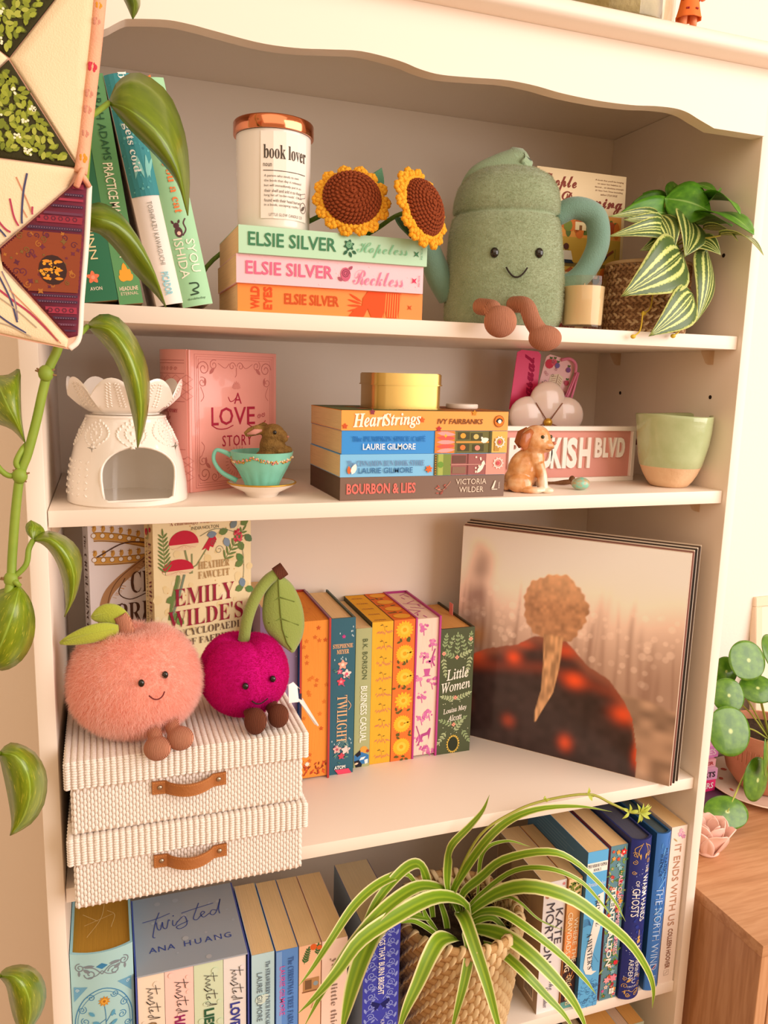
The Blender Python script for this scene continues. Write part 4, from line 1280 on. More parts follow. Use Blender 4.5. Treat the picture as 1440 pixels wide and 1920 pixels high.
p = B.face('spine')
p.txt("A WINTER'S", .030, -.0022, .055, .0078, '#40434c', 'serif', weight=-.01, rot=.09); p.txt('PROMISE', -.028, .0055, .045, .0068, '#40434c', 'serif', weight=-.01, rot=.09)
k_ = B.face('back')
for j in range(12): k_.line([(-.05, .105 - j * .005), (.05 - random.random() * .03, .105 - j * .005)], .0008, '#86abcf')
B.done()
B = Book('floral patterned paperback lettered TRENT DALTON', .0262, .231, .152, stand(.6655, .0085, S4), '#5f8a98', back='#b04a44', group=BK)
q = B.face('spine_up')
cl = ['#d8553c', '#e88a90', '#7aa04a', '#f0a04a', '#4a7a4a', '#d05a90', '#f2c8b8', '#8ab8c0', '#b8323c']
for k in range(150):
    x, y = random.uniform(-.0115, .0115), random.uniform(-.113, .113)
    if random.random() < .5: q.petal(x, y, random.uniform(.005, .012), random.uniform(.0015, .003), random.uniform(0, 6.2), random.choice(['#7aa04a', '#4a7a4a', '#a8b060', '#5f7a34']))
    else: q.flower(min(max(x, -.009), .009), min(max(y, -.109), .109), random.uniform(.0025, .0042), 5, random.choice(cl), random.choice(cl))
for (x, y, r, c) in ((.008, .105, .0055, '#e03030'), (.006, -.084, .0065, '#e88a9c'), (-.004, -.085, .0055, '#f0a0a8'), (.008, -.012, .005, '#d83048'), (.009, -.06, .0045, '#e03040'), (-.008, -.03, .005, '#8ab8c0')):
    q.flower(min(max(x, -.0125 + r), .0125 - r), y, r, 6, c, '#f4d0c0')
q.rect(.001, -.1075, .0085, -.099, '#f6f0e4'); q.line([(.0048, -.107), (.0048, -.0995)], .0006, '#9a8a7a'); q.line([(.0015, -.103), (.008, -.103)], .0006, '#9a8a7a')
p = B.face('spine')
p.txt('ALL OUR SHIMMERING SKIES', -.012, .0055, .12, .0062, '#f2b8c0', weight=.02); p.txt('TRENT DALTON', .004, -.004, .118, .0082, '#f6f0e6', weight=.03)
B.done()
B = Book('navy hardback lettered The Warm Hands of Ghosts with gold violin and scrolls', .0325, .239, .155, stand(.6935, .0045, S4), '#232f78', front='#2a3570', hard=True, rnd=.0065, pages='#5d5f72', group=BK, pages_label='dark grey sprayed page edges')
q = B.face('spine_up')
GO = '#d3a860'
for k in range(70): q.disc(random.uniform(-.013, .013), random.uniform(-.11, .09), random.uniform(.0003, .0008), random.choice(['#c8d0ec', '#8fa0dc']), 5)
for k in range(30): q.disc(random.uniform(-.013, .013), random.uniform(-.09, .05), random.uniform(.001, .003), '#2c3c94', 7)
for sx in (1, -1):
    for (y, r) in ((.098, .004), (.087, .0035), (.072, .003), (-.098, .004), (-.087, .003)):
        q.spiral(sx * .0105, y, r, GO, .0007, 1.4, y * 90, sx)
    q.curve([(sx * .002, .115), (sx * .007, .103), (sx * .004, .094)], .0008, GO); q.curve([(sx * .004, .113), (sx * .012, .106), (sx * .008, .094)], .0008, GO); q.petal(sx * .004, .1, .009, .002, -PI / 2, GO)
    q.spiral(sx * .006, -.112, .0035, GO, .0009, 1.5, 0, sx); q.petal(sx * .010, -.1115, .007, .002, PI / 2, GO); q.curve([(0, -.108), (sx * .007, -.105), (sx * .013, -.108)], .0008, GO)
q.disc(.004, -.031, .003, GO); q.disc(.004, -.0255, .0023, GO); q.line([(.004, -.024), (.004, -.014)], .0009, GO)
q.petal(-.009, -.093, .012, .004, .7, GO); q.txt('C', .001, -.0915, .006, .007, '#e6e6f0'); q.txt('CENTURY', 0, -.0995, .015, .0026, '#e6e6f0')
p = B.face('spine')
p.txt('THE', -.0765, .0078, .011, .0052, '#f2f0ea'); p.txt('WARM HANDS', -.033, .0068, .068, .0095, '#f2f0ea', weight=.005); p.txt('OF', -.056, -.0052, .009, .0052, '#f2f0ea'); p.txt('GHOSTS', -.028, -.0058, .042, .0105, '#f2f0ea', weight=.005); p.txt('KATHERINE', .062, .005, .048, .0068, '#e4e2e4'); p.txt('ARDEN', .072, -.0045, .03, .0068, '#e4e2e4')
B.done()
B = Book('bright blue hardback lettered The North Wind with brushed silver letters', .0228, .2385, .155, stand(.7362, .0068, S4), '#3d78c6', front='#2a5a8c', hard=True, rnd=.004, pages='#5a6a70', group=BK, pages_label='slate grey sprayed page edges')
q = B.face('spine_up')
for k in range(40):
    x, y = random.uniform(-.008, .007), random.uniform(-.02, .1)
    q.petal(x, y, random.uniform(.008, .02), random.uniform(.001, .0024), 1.2 + random.uniform(-.3, .4), random.choice(['#5a9be0', '#4a8ad4', '#2f66b8', '#79b4ea']))
q.rect(-.0108, -.118, .0108, -.075, '#3a669c')
p = B.face('spine')
p.txt('ALEXANDRIA', -.074, .004, .048, .0045, '#25406c', space=1.2); p.txt('WARWICK', -.073, -.003, .034, .0045, '#25406c', space=1.2)
p.txt('THE NORTH WIND', .024, -.0012, .126, .0112, '#b4cdf0', 'sans', weight=-.004); p.txt('PS', .102, .001, .012, .005, '#a9c4ea'); p.petal(.078, .004, .012, .002, -.8, '#c99ab0')
B.done()
B = Book('white paperback lettered IT ENDS WITH US, rightmost on the fourth shelf', .0258, .241, .155, stand(.7618, .0085, S4), '#eeded2', front='#e8d8cc', group=BK)
p = B.face('spine')
p.txt('IT ENDS WITH US', -.032, .0, .124, .0105, '#b98a6e', weight=.0); p.txt('COLLEEN HOOVER', .066, .0005, .062, .0078, '#8d5f4c', weight=.01)
q = B.face('spine_up')
for k in range(7): q.flower(random.uniform(.0, .009), random.uniform(.103, .115), .0034, 5, random.choice(['#d892b4', '#e6b0c4', '#b98ac0']))
q.petal(-.002, .098, .009, .002, 2.4, '#b8a070'); q.line([(-.004, -.108), (.004, -.108), (.004, -.1), (-.004, -.1), (-.004, -.108)], .0004, '#9a8a80'); q.line([(-.002, -.106), (.002, -.102)], .0005, '#9a8a80')
B.done()

# ------------------------------------------------------------------ lowest visible row
BK = 'books on the lowest shelf, only their tops in view'
x = .560
for (w, h, lab, c, pg, hard) in ((.030, .235, 'red paperback in the lowest row, left of the dark hardbacks', '#b8503c', '#d8b890', False), (.038, .25, 'dark hardback with grey page tops in the lowest row', '#2c2a2c', '#b0a48c', True), (.031, .252, 'black hardback with pale page tops beside the pale blue book in lowest row', '#26221f', '#b8a684', True),
                                  (.046, .251, 'pale blue paperback with amber page tops in the lowest row', '#9fc0d6', '#e0a95e', False), (.0195, .246, 'slim black paperback second from right in the lowest row', '#2e2726', '#d6b89c', False), (.0255, .2445, 'grey green paperback at the right end of the lowest row', '#aab39a', '#dfa961', False)):
    B = Book(lab, w - .0006, h, .15, stand(x, .014, .36), c, pages=pg, hard=hard, group=BK)
    B.face('spine').rect(-h / 2 + .03, -w * .2, h / 2 - .05, w * .2, '#c8b8a0')
    B.done()
    x += w


# ------------------------------------------------------------------ small helpers for soft things
def view_frame(P):
    """a frame at P turned towards the room's viewer side"""
    return T_(*P) @ RZ(-YAW)


def fur(mb, n, length, width, m, parent, lean=(0, 0, -1), amt=0.5, rnd=0.35, name='fur', keep=None, seed=1):
    """short pile over a body: one mesh of thin strands"""
    rng = np.random.default_rng(seed)
    v = np.array(mb.v)
    tri = []
    for f in mb.f:
        for k in range(1, len(f) - 1):
            tri.append((f[0], f[k], f[k + 1]))
    tri = np.array(tri)
    a, b, c = v[tri[:, 0]], v[tri[:, 1]], v[tri[:, 2]]
    cr = np.cross(b - a, c - a)
    ar = np.linalg.norm(cr, axis=1) + 1e-15
    fn = cr / ar[:, None]
    vn = np.zeros_like(v)
    for k in range(3):
        np.add.at(vn, tri[:, k], cr)
    vn /= (np.linalg.norm(vn, axis=1) + 1e-15)[:, None]
    pick = rng.choice(len(tri), n, p=ar / ar.sum())
    r1, r2 = rng.random(n), rng.random(n)
    s1 = np.sqrt(r1)
    w0, w1, w2 = 1 - s1, s1 * (1 - r2), s1 * r2
    T = tri[pick]
    P = v[T[:, 0]] * w0[:, None] + v[T[:, 1]] * w1[:, None] + v[T[:, 2]] * w2[:, None]
    N = vn[T[:, 0]] * w0[:, None] + vn[T[:, 1]] * w1[:, None] + vn[T[:, 2]] * w2[:, None]
    N /= np.linalg.norm(N, axis=1)[:, None]
    if ((P - v.mean(0)) * N).sum() < 0:
        N = -N
    if keep is not None:
        ok = np.array([keep(p) for p in P])
        P, N = P[ok], N[ok]
        n = len(P)
    dirn = N + rng.normal(0, rnd, (n, 3)) + np.array(lean) * amt * 0.5
    dirn /= np.linalg.norm(dirn, axis=1)[:, None]
    d2 = dirn + np.array(lean) * amt
    d2 /= np.linalg.norm(d2, axis=1)[:, None]
    L = (length * (0.6 + 0.6 * rng.random(n)))[:, None]
    side = np.cross(dirn, rng.normal(0, 1, (n, 3)))
    side /= np.linalg.norm(side, axis=1)[:, None] + 1e-12
    side *= width / 2
    m1 = P + dirn * L * 0.5
    q = np.stack([P - side, P + side, m1 + side * .8, m1 - side * .8, m1 + d2 * L * 0.55], 1).reshape(-1, 3)
    idx = np.arange(n) * 5
    fq = np.stack([idx, idx + 1, idx + 2, idx + 3], 1)
    ft = np.stack([idx + 3, idx + 2, idx + 4], 1)
    me = bpy.data.meshes.new(name)
    me.vertices.add(len(q))
    me.vertices.foreach_set('co', q.ravel())
    me.loops.add(n * 7)
    lv = np.concatenate([fq, ft], 1).ravel()
    me.loops.foreach_set('vertex_index', lv)
    me.polygons.add(n * 2)
    st = np.stack([np.arange(n) * 7, np.arange(n) * 7 + 4], 1).ravel()
    me.polygons.foreach_set('loop_start', st)
    me.materials.append(m)
    me.update(calc_edges=True)
    me.validate()
    me.polygons.foreach_set('use_smooth', np.ones(len(me.polygons), bool))
    return link(name, me, parent, kind='stuff')


def leaf(mb, base, tip, width, nrm, droop=0.15, fold=0.12, shape='heart', mi=0, nv=12, nu=9, side=0.0, wave=0.0):
    """one leaf blade between two points; nrm is the side the blade faces, fold lifts its edges"""
    base, tip, nrm = V(base), V(tip), V(nrm).normalized()
    ax = tip - base
    L = ax.length
    sd = ax.cross(nrm).normalized()
    nr = sd.cross(ax).normalized()
    prof = {'heart': lambda t: (math.sin(PI * min(1, t * 1.02) ** 0.62) ** 0.9) * (1 - 0.15 * t),
            'oval': lambda t: math.sin(PI * t ** 0.85) ** 0.8,
            'lance': lambda t: math.sin(PI * t ** 0.8) ** 1.1}[shape]

    def fn(u, t):
        x = (u - .5) * 2
        w = max(prof(min(max(t, 0), 1)), 0.0) * width / 2
        c = base + ax * t + nr * (L * droop * math.sin(PI * t)) + sd * (side * L * math.sin(PI * t))
        p = c + sd * (x * w) + nr * (fold * width * (abs(x) ** 1.3) * 0.5 * prof(t) + wave * width * math.sin(t * 14 + x * 2) * abs(x))
        return p
    mb.grid(nu, nv, fn, mi)


def loft(mb, left, mid, right, nv=16, nu=9, mi=0):
    """leaf blade between two edge curves over a midrib"""
    A, M_, B = bez(left, nv - 1), bez(mid, nv - 1), bez(right, nv - 1)

    def fn(u, t):
        j = min(int(round(t * (nv - 1))), nv - 1)
        a, m, b = A[j], M_[j], B[j]
        if u < .5:
            s = u * 2
            return a.lerp(m, s) + (m - (a + b) / 2) * (0.25 * math.sin(PI * s) ** 1)
        s = u * 2 - 1
        return m.lerp(b, s) + (m - (a + b) / 2) * (0.25 * math.sin(PI * s))
    mb.grid(nu, nv, fn, mi)


# ------------------------------------------------------------------ top shelf: book lover candle
P = (0.2210, 0.0410, 1.6468)
t = thing('candle_jar', 'white candle jar with copper lid and book lover label on the stack of three', 'candle', (P[0], 0.041, S1 + 0.0790))
jr, jh = 0.0362, 0.0905
b = MB()
b.lathe([(0, 0), (jr - .004, 0), (jr - .0015, .0008), (jr - .0005, .003), (jr, .02), (jr + .0006, jh)], 48, caps=False)
b.build('jar', mat('white_gloss', '#efe6dc', rough=.18, coat=.4), t, smooth=50)
b = MB()
b.lathe([(0, jh + .0002), (jr + .0030, jh + .0002), (jr + .0034, jh + .001), (jr + .0034, jh + .0115), (jr + .0026, jh + .0128), (jr + .0008, jh + .0135), (0, jh + .0135)], 48, caps=False)
b.build('lid', mat('copper', '#e08a63', rough=.12, metal=1.0), t, smooth=40)
a0 = math.radians(-86)
pr = Print(lambda u, v, h: ((jr + .0006 + h) * math.cos(a0 + u / jr), (jr + .0006 + h) * math.sin(a0 + u / jr), v), base=.0005)
pr.rect(-.022, .009, .026, .088, '#f3eae0')
for k, ch in enumerate('book lover'):
    pass
pr.txt('book lover', .003, .0695, .0445, .0125, '#4a4038', 'serif')
pr.txt('noun', -.0155, .0575, .008, .003, '#5a5048')
pr.line([(-.0195 + .044 * k / 10, .0525) for k in range(11)], .0006, '#4a4038')
for k, (s, w) in enumerate((('A person who needs to own', .034), ('the book that day it released', .037), ('but will immediately put it on', .037), ('their shelf and add it to their', .037), ("long list of 'to-be-reads'. Often", .038), ('found with their head buried', .036), ('in a book, escaping reality', .034))):
    pr.txt(s, -.0185 + w / 2, .0475 - k * .0044, w, .0028, '#5a5048')
pr.txt('LITTLE GLOW CANDLE CO', .003, .0125, .034, .0026, '#5a5048', space=1.2)
pr.ring(.0215, .022, .004, .0005, '#5a5048', 12, ry=.005); pr.line([(.018, .034), (.025, .036), (.025, .032), (.018, .030), (.018, .034)], .0005, '#5a5048'); pr.petal(.019, .019, .007, .003, .8, '#6a6058')
pr.build('label', t)

# ------------------------------------------------------------------ crochet sunflowers
yel, yel2, brn = mat('yarn_yellow', '#f8a81c', rough=.9, bump=(900, .8)), mat('yarn_gold', '#f6b532', rough=.9, bump=(900, .8)), mat('yarn_brown', '#92431f', rough=.95, bump=(900, .8))
grn = mat('yarn_green', '#6f8f3f', rough=.9, bump=(900, .6))
dkg = mat('felt_green', '#4f7a5c', rough=.9, bump=(500, .4))


def sunflower(c, nrm, r, R_out, label, stem, leaves, seed):
    rnd = random.Random(seed)
    z = V(nrm).normalized()
    q = z.to_track_quat('Z', 'Y').to_matrix().to_4x4()
    t = thing('crochet_sunflower', label, 'flower', T_(*c) @ q, 'crochet sunflowers')
    base = MB()
    base.ell((0, 0, 0), (r * .98, r * .98, r * .46), 28, 12)
    base.build('flower_heart', brn, t, smooth=True)
    st = MB()
    rows = 9
    for i in range(rows):
        th = (i + .4) / rows * PI / 2 * 1.02
        rr, zz_ = r * math.sin(th), r * .48 * math.cos(th)
        n = max(5, int(2 * PI * rr / .0042))
        for k in range(n):
            a = 2 * PI * (k + .5 * (i % 2)) / n + i * .35
            p = V((rr * math.cos(a), rr * math.sin(a), zz_))
            n_ = V((math.cos(a) * math.sin(th), math.sin(a) * math.sin(th), math.cos(th) * 1.3)).normalized()
            m3 = n_.to_track_quat('Z', 'Y').to_matrix() @ Matrix.Rotation(a * 0 + .5, 3, 'Z')
            st.ell(p, (.0026, .00165, .0015), 6, 4, 0, m3)
    st.build('heart_stitches', brn, t, smooth=True, kind='stuff')
    npet = 14
    for k in range(npet):
        a = 2 * PI * (k + rnd.uniform(-.15, .15)) / npet
        pm = MB()
        w = 2 * PI * r / npet * .74
        lift = rnd.uniform(-.25, .15)
        for i in range(7):
            s = (i / 6 - .5) * 2
            for row in range(3):
                rad = r * .95 + (R_out - r) * ((.42 + .58 * (1 - abs(s) ** 2.2)) * (row + 1) / 3)
                ang = a + s * w / r * .62
                pz = -.002 - row * .0006 + lift * row * .003 + .0012 * math.sin(i * 3 + row * 2)
                pm.ell((rad * math.cos(ang), rad * math.sin(ang), pz), (.0032, .0027, .0026), 6, 5, (i + row) % 2, Matrix.Rotation(ang, 3, 'Z'))
        pm.build('petal', [yel, yel2], t, smooth=True, kind='stuff')
    back = MB(); back.ell((0, 0, -.006), (r * .9, r * .9, .006), 20, 8); back.build('calyx', grn, t, smooth=True)
    inv = t.matrix_world.inverted()
    sm_ = MB(); sm_.tube([inv @ p for p in bez(stem, 20)], .0024, 8); sm_.build('stem', grn, t, smooth=True)
    for (bs, tp, w, nr) in leaves:
        lf = MB(); leaf(lf, inv @ V(bs), inv @ V(tp), w, inv.to_3x3() @ V(nr), .1, .2, 'lance'); o = lf.build('leaf', dkg, t, smooth=True)
        sd = o.modifiers.new('thick', 'SOLIDIFY'); sd.thickness = .0016
    return t


f1, f2 = (0.2918, 0.0040, 1.6710), (0.3623, -0.0120, 1.6659)
sunflower(f1, (-.18, -.9, .38), 0.02832, 0.03829, 'left crochet sunflower with broad round brown heart lying on the mint green book',
          [V(f1) + V((0, .012, -.004)), (0.2688, 0.0400, 1.6585), (f1[0] - .06, .075, S1 + .083), (.20, .1215, S1 + .0815), (.166, .139, S1 + .055), (.155, .15, S1 + .02)],
          [((0.3168, 0.0300, 1.6782), (0.3328, 0.0350, 1.7110), .017, (.2, -1, .2))], 3)
sunflower(f2, (.52, -.8, .26), 0.02774, 0.04055, 'right crochet sunflower turned aside beside the green watering can plush',
          [V(f2) + V((-.004, .012, -.002)), (0.3440, 0.0200, 1.6616), (f1[0] + .02, .05, S1 + .084), (.25, .10, S1 + .0815), (.19, .1225, S1 + .0815)],
          [((0.3390, 0.0060, 1.6573), (0.3563, 0.0040, 1.6386), .017, (.2, -.8, .6))], 4)

# ------------------------------------------------------------------ watering can plush
WC = (0.5020, 0.0780, 1.5738)
wx = WC[0]
k = 0.00062
t = thing('watering_can_plush', 'sage green watering can plush with smiling face sitting on the top shelf edge', 'soft toy', view_frame((wx, 0.078, S1)))
pg = mat('plush_sage', '#9fad8e', rough=.95, sheen=.5, bump=(420, .5), var=(30, '#899a78', .25))
pgf = pile_mat('plush_sage_pile', '#cfd4bb', '#c0c7ab', 40)
vel = mat('velour_teal', '#76998a', rough=.9, sheen=.4, bump=(700, .4), var=(25, '#6b8f80', .3))
prof = [(0, 0.0), (88, 0), (102, 5), (109, 18), (110, 45), (109, 90), (106, 140), (102, 185), (97, 206), (90.5, 210.5), (90.5, 214), (97, 219), (96, 240), (91, 262), (78, 282), (55, 296), (25, 303), (0, 305)]


def wcf(p, a):
    # a soft square section, flatter front
    x, y = p.x, p.y
    r = math.hypot(x, y)
    if r < 1e-9:
        return p
    c, s_ = x / r, y / r
    e = (abs(c) ** 3.0 + abs(s_) ** 3.0) ** (-1 / 3.0)
    q = V((c * r * (.55 + .45 * e), s_ * r * (.55 + .45 * e) * .86, p.z))
    q.x += 2.0 * k * math.sin(p.z / k / 40)
    return q


dense = []
for i in range(len(prof) - 1):
    (r0, z0), (r1, z1) = prof[i], prof[i + 1]
    m_ = max(1, int(math.hypot(r1 - r0, z1 - z0) / 14))
    for j in range(m_):
        dense.append((k * (r0 + (r1 - r0) * j / m_), k * (z0 + (z1 - z0) * j / m_)))
dense.append((0.0001, 305 * k))
dense = [(r_, z_ * .955) for r_, z_ in dense]
body = MB(); body.lathe(dense, 56, fn=wcf, caps=False)
bo = body.build('body', pg, t, smooth=True)
fur(body, 90000, .0026, .00028, pgf, t, lean=(.2, 0, -.7), amt=.6, rnd=.28, name='plush_pile', keep=lambda p: p[1] < .02 and p[2] > .004 and not (198.5 * k < p[2] < 205 * k) and not (-14 * k < p[0] < 32 * k and p[1] < 0 and abs(p[2] - (101 - 17 * (1 - ((p[0] / k - 9) / 19) ** 2)) * k) < .0014))
b = MB()
b.tube([V((k * (102 + 0 * a), 0, 0)) for a in range(1)] + bez([(92 * k, .0, 208 * k), (125 * k, -.004, 222 * k), (163 * k, -.004, 208 * k), (172 * k, -.004, 165 * k), (160 * k, -.004, 125 * k), (138 * k, -.004, 95 * k), (98 * k, 0, 72 * k)], 40)[0:], lambda u: .0128 + .001 * math.sin(u * PI), 14, flat=1.0) if False else b.tube(bez([(92 * k, .0, 208 * k), (125 * k, -.004, 222 * k), (163 * k, -.004, 208 * k), (173 * k, -.004, 165 * k), (161 * k, -.004, 125 * k), (138 * k, -.004, 95 * k), (98 * k, 0, 72 * k)], 40), lambda u: .0122 + .001 * math.sin(u * PI), 14)
b.build('handle', vel, t, smooth=True)
b = MB(); b.tube(bez([(-98 * k, 0, 62 * k), (-122 * k, -.006, 92 * k), (-140 * k, -.010, 130 * k), (-150 * k, -.012, 158 * k)], 20), lambda u: .0175 - .006 * u, 16); b.ell((-152 * k, -.012, 163 * k), (.016, .014, .008), 16, 8, 0, Matrix.Rotation(-.35, 3, 'Y')); b.build('spout', vel, t, smooth=True)
b = MB()
pts = bez([(-86 * k, .0, 249 * k), (-60 * k, -.006, 274 * k), (-20 * k, -.008, 289 * k), (12 * k, -.008, 299 * k), (20 * k, -.006, 309 * k), (33 * k, -.004, 293 * k), (44 * k, 0, 273 * k)], 30)
b.tube(pts, lambda u: .0165 * (math.sin(PI * (u * .94 + .03)) ** .6), 12, flat=.42)
b.build('lid_flap', mat('velour_sage', '#98ae8c', rough=.9, sheen=.4, bump=(600, .4)), t, smooth=True)
beads = mat('black_bead', '#120d0a', rough=.06, spec=.8)


def front_y(x, z):
    best = 0
    for (r, zz_) in dense:
        if abs(zz_ - z) < 8 * k:
            best = max(best, r)
    c = 1.0
    for s_ in np.linspace(0, best * .98, 160):
        pass
    # walk the section to find its front at x
    y = 0
    for a in np.linspace(-PI / 2 - .9, -PI / 2 + .9, 181):
        q = wcf(V((best * math.cos(a), best * math.sin(a), z)), a)
        if abs(q.x - x) < best * .012:
            y = min(y, q.y)
    return y


for ex, ez in ((-31, 126), (49, 128)):
    b = MB(); b.ell((ex * k, front_y(ex * k, ez * k) - .001, ez * k), (.0047, .0034, .0056), 16, 10); b.build('eye', beads, t, smooth=True)
b = MB()
b.tube([(x * k, front_y(x * k, 92 * k) - .0022, (101 - 17 * (1 - ((x - 9) / 19) ** 2)) * k) for x in np.linspace(-10, 28, 13)], .0009, 6); b.build('smile', mat('thread_dark', '#2a2018', rough=.8), t, smooth=True)


def cord(name, col, col2):
    """ribbed corduroy: fine ridges along the limb"""
    if name in MATS:
        return MATS[name]
    m = bpy.data.materials.new(name)
    m.use_nodes = True
    nt = m.node_tree
    bs = nt.nodes['Principled BSDF']
    bs.inputs['Roughness'].default_value = .9
    tc = nt.nodes.new('ShaderNodeTexCoord')
    w = nt.nodes.new('ShaderNodeTexWave')
    w.inputs['Scale'].default_value = 260
    w.inputs['Distortion'].default_value = 1.2
    nt.links.new(tc.outputs['Object'], w.inputs[0])
    nt.links.new(ramp(nt, w.outputs['Fac'], [(.15, col2), (.6, col)]), bs.inputs['Base Color'])
    bp = nt.nodes.new('ShaderNodeBump')
    bp.inputs['Distance'].default_value = .001
    bp.inputs['Strength'].default_value = .9
    nt.links.new(w.outputs['Fac'], bp.inputs['Height'])
    nt.links.new(bp.outputs[0], bs.inputs['Normal'])
    MATS[name] = m
    return m


cordm = cord('corduroy_tan', '#cf8f72', '#a9684c')
inv = t.matrix_world.inverted()
for a, m_, f, rr in (((0.4469, -0.0040, 1.5728), (0.4418, -0.0180, 1.5677), (0.4443, -0.0300, 1.5574), (.0172, .0145, .0165)), ((0.4877, -0.0040, 1.5771), (0.4877, -0.0220, 1.5587), (0.4971, -0.0320, 1.5426), (.0178, .0145, .0135))):
    b = MB(); b.tube(bez([inv @ (V(a) + V((0, .03, .004))), inv @ V(a), inv @ V(m_), inv @ V(f)], 14), .0092, 14); b.ell(inv @ V(f), rr, 20, 14); r_ = remeshed(b, .0012, 6)
    r_.build('leg', cordm, t, smooth=True)

# ------------------------------------------------------------------ plain candle in a tumbler
P = (0.5840, 0.0340, 1.5932)
t = thing('glass_candle', 'unlit cream candle in a clear glass tumbler before the facing paperback', 'candle', (P[0], 0.034, S1))
b = MB()
b.lathe([(0, .0), (.021, .0), (.0225, .001), (.0232, .003), (.0246, .0585), (.0243, .0593), (.0238, .0585), (.0225, .0065), (.0215, .005), (0, .005)], 40, caps=False)
b.build('tumbler', thin_glass('clear_glass', '#fbf6ee'), t, smooth=50)
b = MB(); b.lathe([(0, .0052), (.0212, .0052), (.0222, .0066), (.0233, .0485), (.0215, .0475), (0, .0473)], 40, caps=False); b.build('wax', mat('cream_wax', '#f3e6c6', rough=.5, sss=.2), t, smooth=40)
b = MB(); b.tube([(0, 0, .047), (.0004, 0, .053)], .0006, 6); b.build('wick', mat('wick', '#d9c9a8', rough=.9), t)

# ------------------------------------------------------------------ watermelon peperomia in a braided basket
t = thing('peperomia_plant', 'artificial watermelon peperomia in a braided seagrass basket, right on the top shelf', 'plant', (0.7085, 0.085, S1))
inv = t.matrix_world.inverted()
sg1, sg2, sg3 = mat('seagrass', '#c79d74', rough=.8, bump=(300, .6), var=(60, '#a67c56', .2)), mat('seagrass_dark', '#a07652', rough=.8, bump=(300, .6)), mat('seagrass_light', '#e0bd92', rough=.8, bump=(300, .6))
b = MB(); b.lathe([(0, .0005), (.046, .0005), (.0495, .004), (.0515, .06), (.0505, .083), (.048, .083), (.048, .07), (0, .069)], 32, caps=False); b.build('basket_wall', sg2, t, smooth=40)
pl = random.Random(5)
for row in range(10):
    z = .0055 + row * .0083
    rr = .0497 + .002 * min(1, row / 4)
    b = MB()
    n = 40
    for j in range(n):
        a = 2 * PI * (j + .5 * (row % 2)) / n
        for sg in (1, -1):
            m3 = Matrix.Rotation(a + PI / 2, 3, 'Z') @ Matrix.Rotation(sg * .62, 3, 'Y')
            b.ell((rr * math.cos(a + sg * .03) + pl.uniform(-.0005, .0005), rr * math.sin(a + sg * .03), z + sg * .0013), (.0058, .0020, .0019), 6, 5, pl.choice([0, 0, 1, 2]), m3)
    b.build('braid', [sg1, sg2, sg3], t, smooth=True, kind='stuff')
b = MB(); b.tube([(.0505 * math.cos(2 * PI * j / 40), .0505 * math.sin(2 * PI * j / 40), .0865) for j in range(41)], .0026, 8); b.build('rim', sg3, t, smooth=True)


def pep_fn(nt, uv):
    s = sep(nt, uv)
    x = math_node(nt, 'MULTIPLY', math_node(nt, 'ABSOLUTE', math_node(nt, 'SUBTRACT', s[0], .5)), 2.0)
    nz = noise_node(nt, uv, 26, 4)
    ph = math_node(nt, 'ADD', math_node(nt, 'MULTIPLY', math_node(nt, 'SQRT', x), 19.0), math_node(nt, 'MULTIPLY', nz, 2.8))
    st = math_node(nt, 'SINE', ph)
    return ramp(nt, math_node(nt, 'ADD', math_node(nt, 'MULTIPLY', st, .5), .5), [(.45, '#4a632f'), (.60, '#587536'), (.70, '#a9b85a'), (.9, '#cdd684')])


def green_fn(nt, uv):
    s = sep(nt, uv)
    x = math_node(nt, 'ABSOLUTE', math_node(nt, 'SUBTRACT', s[0], .5))
    nz = noise_node(nt, uv, 6, 4)
    c = ramp(nt, nz, [(.35, '#43801c'), (.6, '#5c9a26'), (.75, '#78ad34')])
    return mixc(nt, ramp(nt, x, [(.0, '#ffffff'), (.03, '#000000')]), c, '#9cc76a')


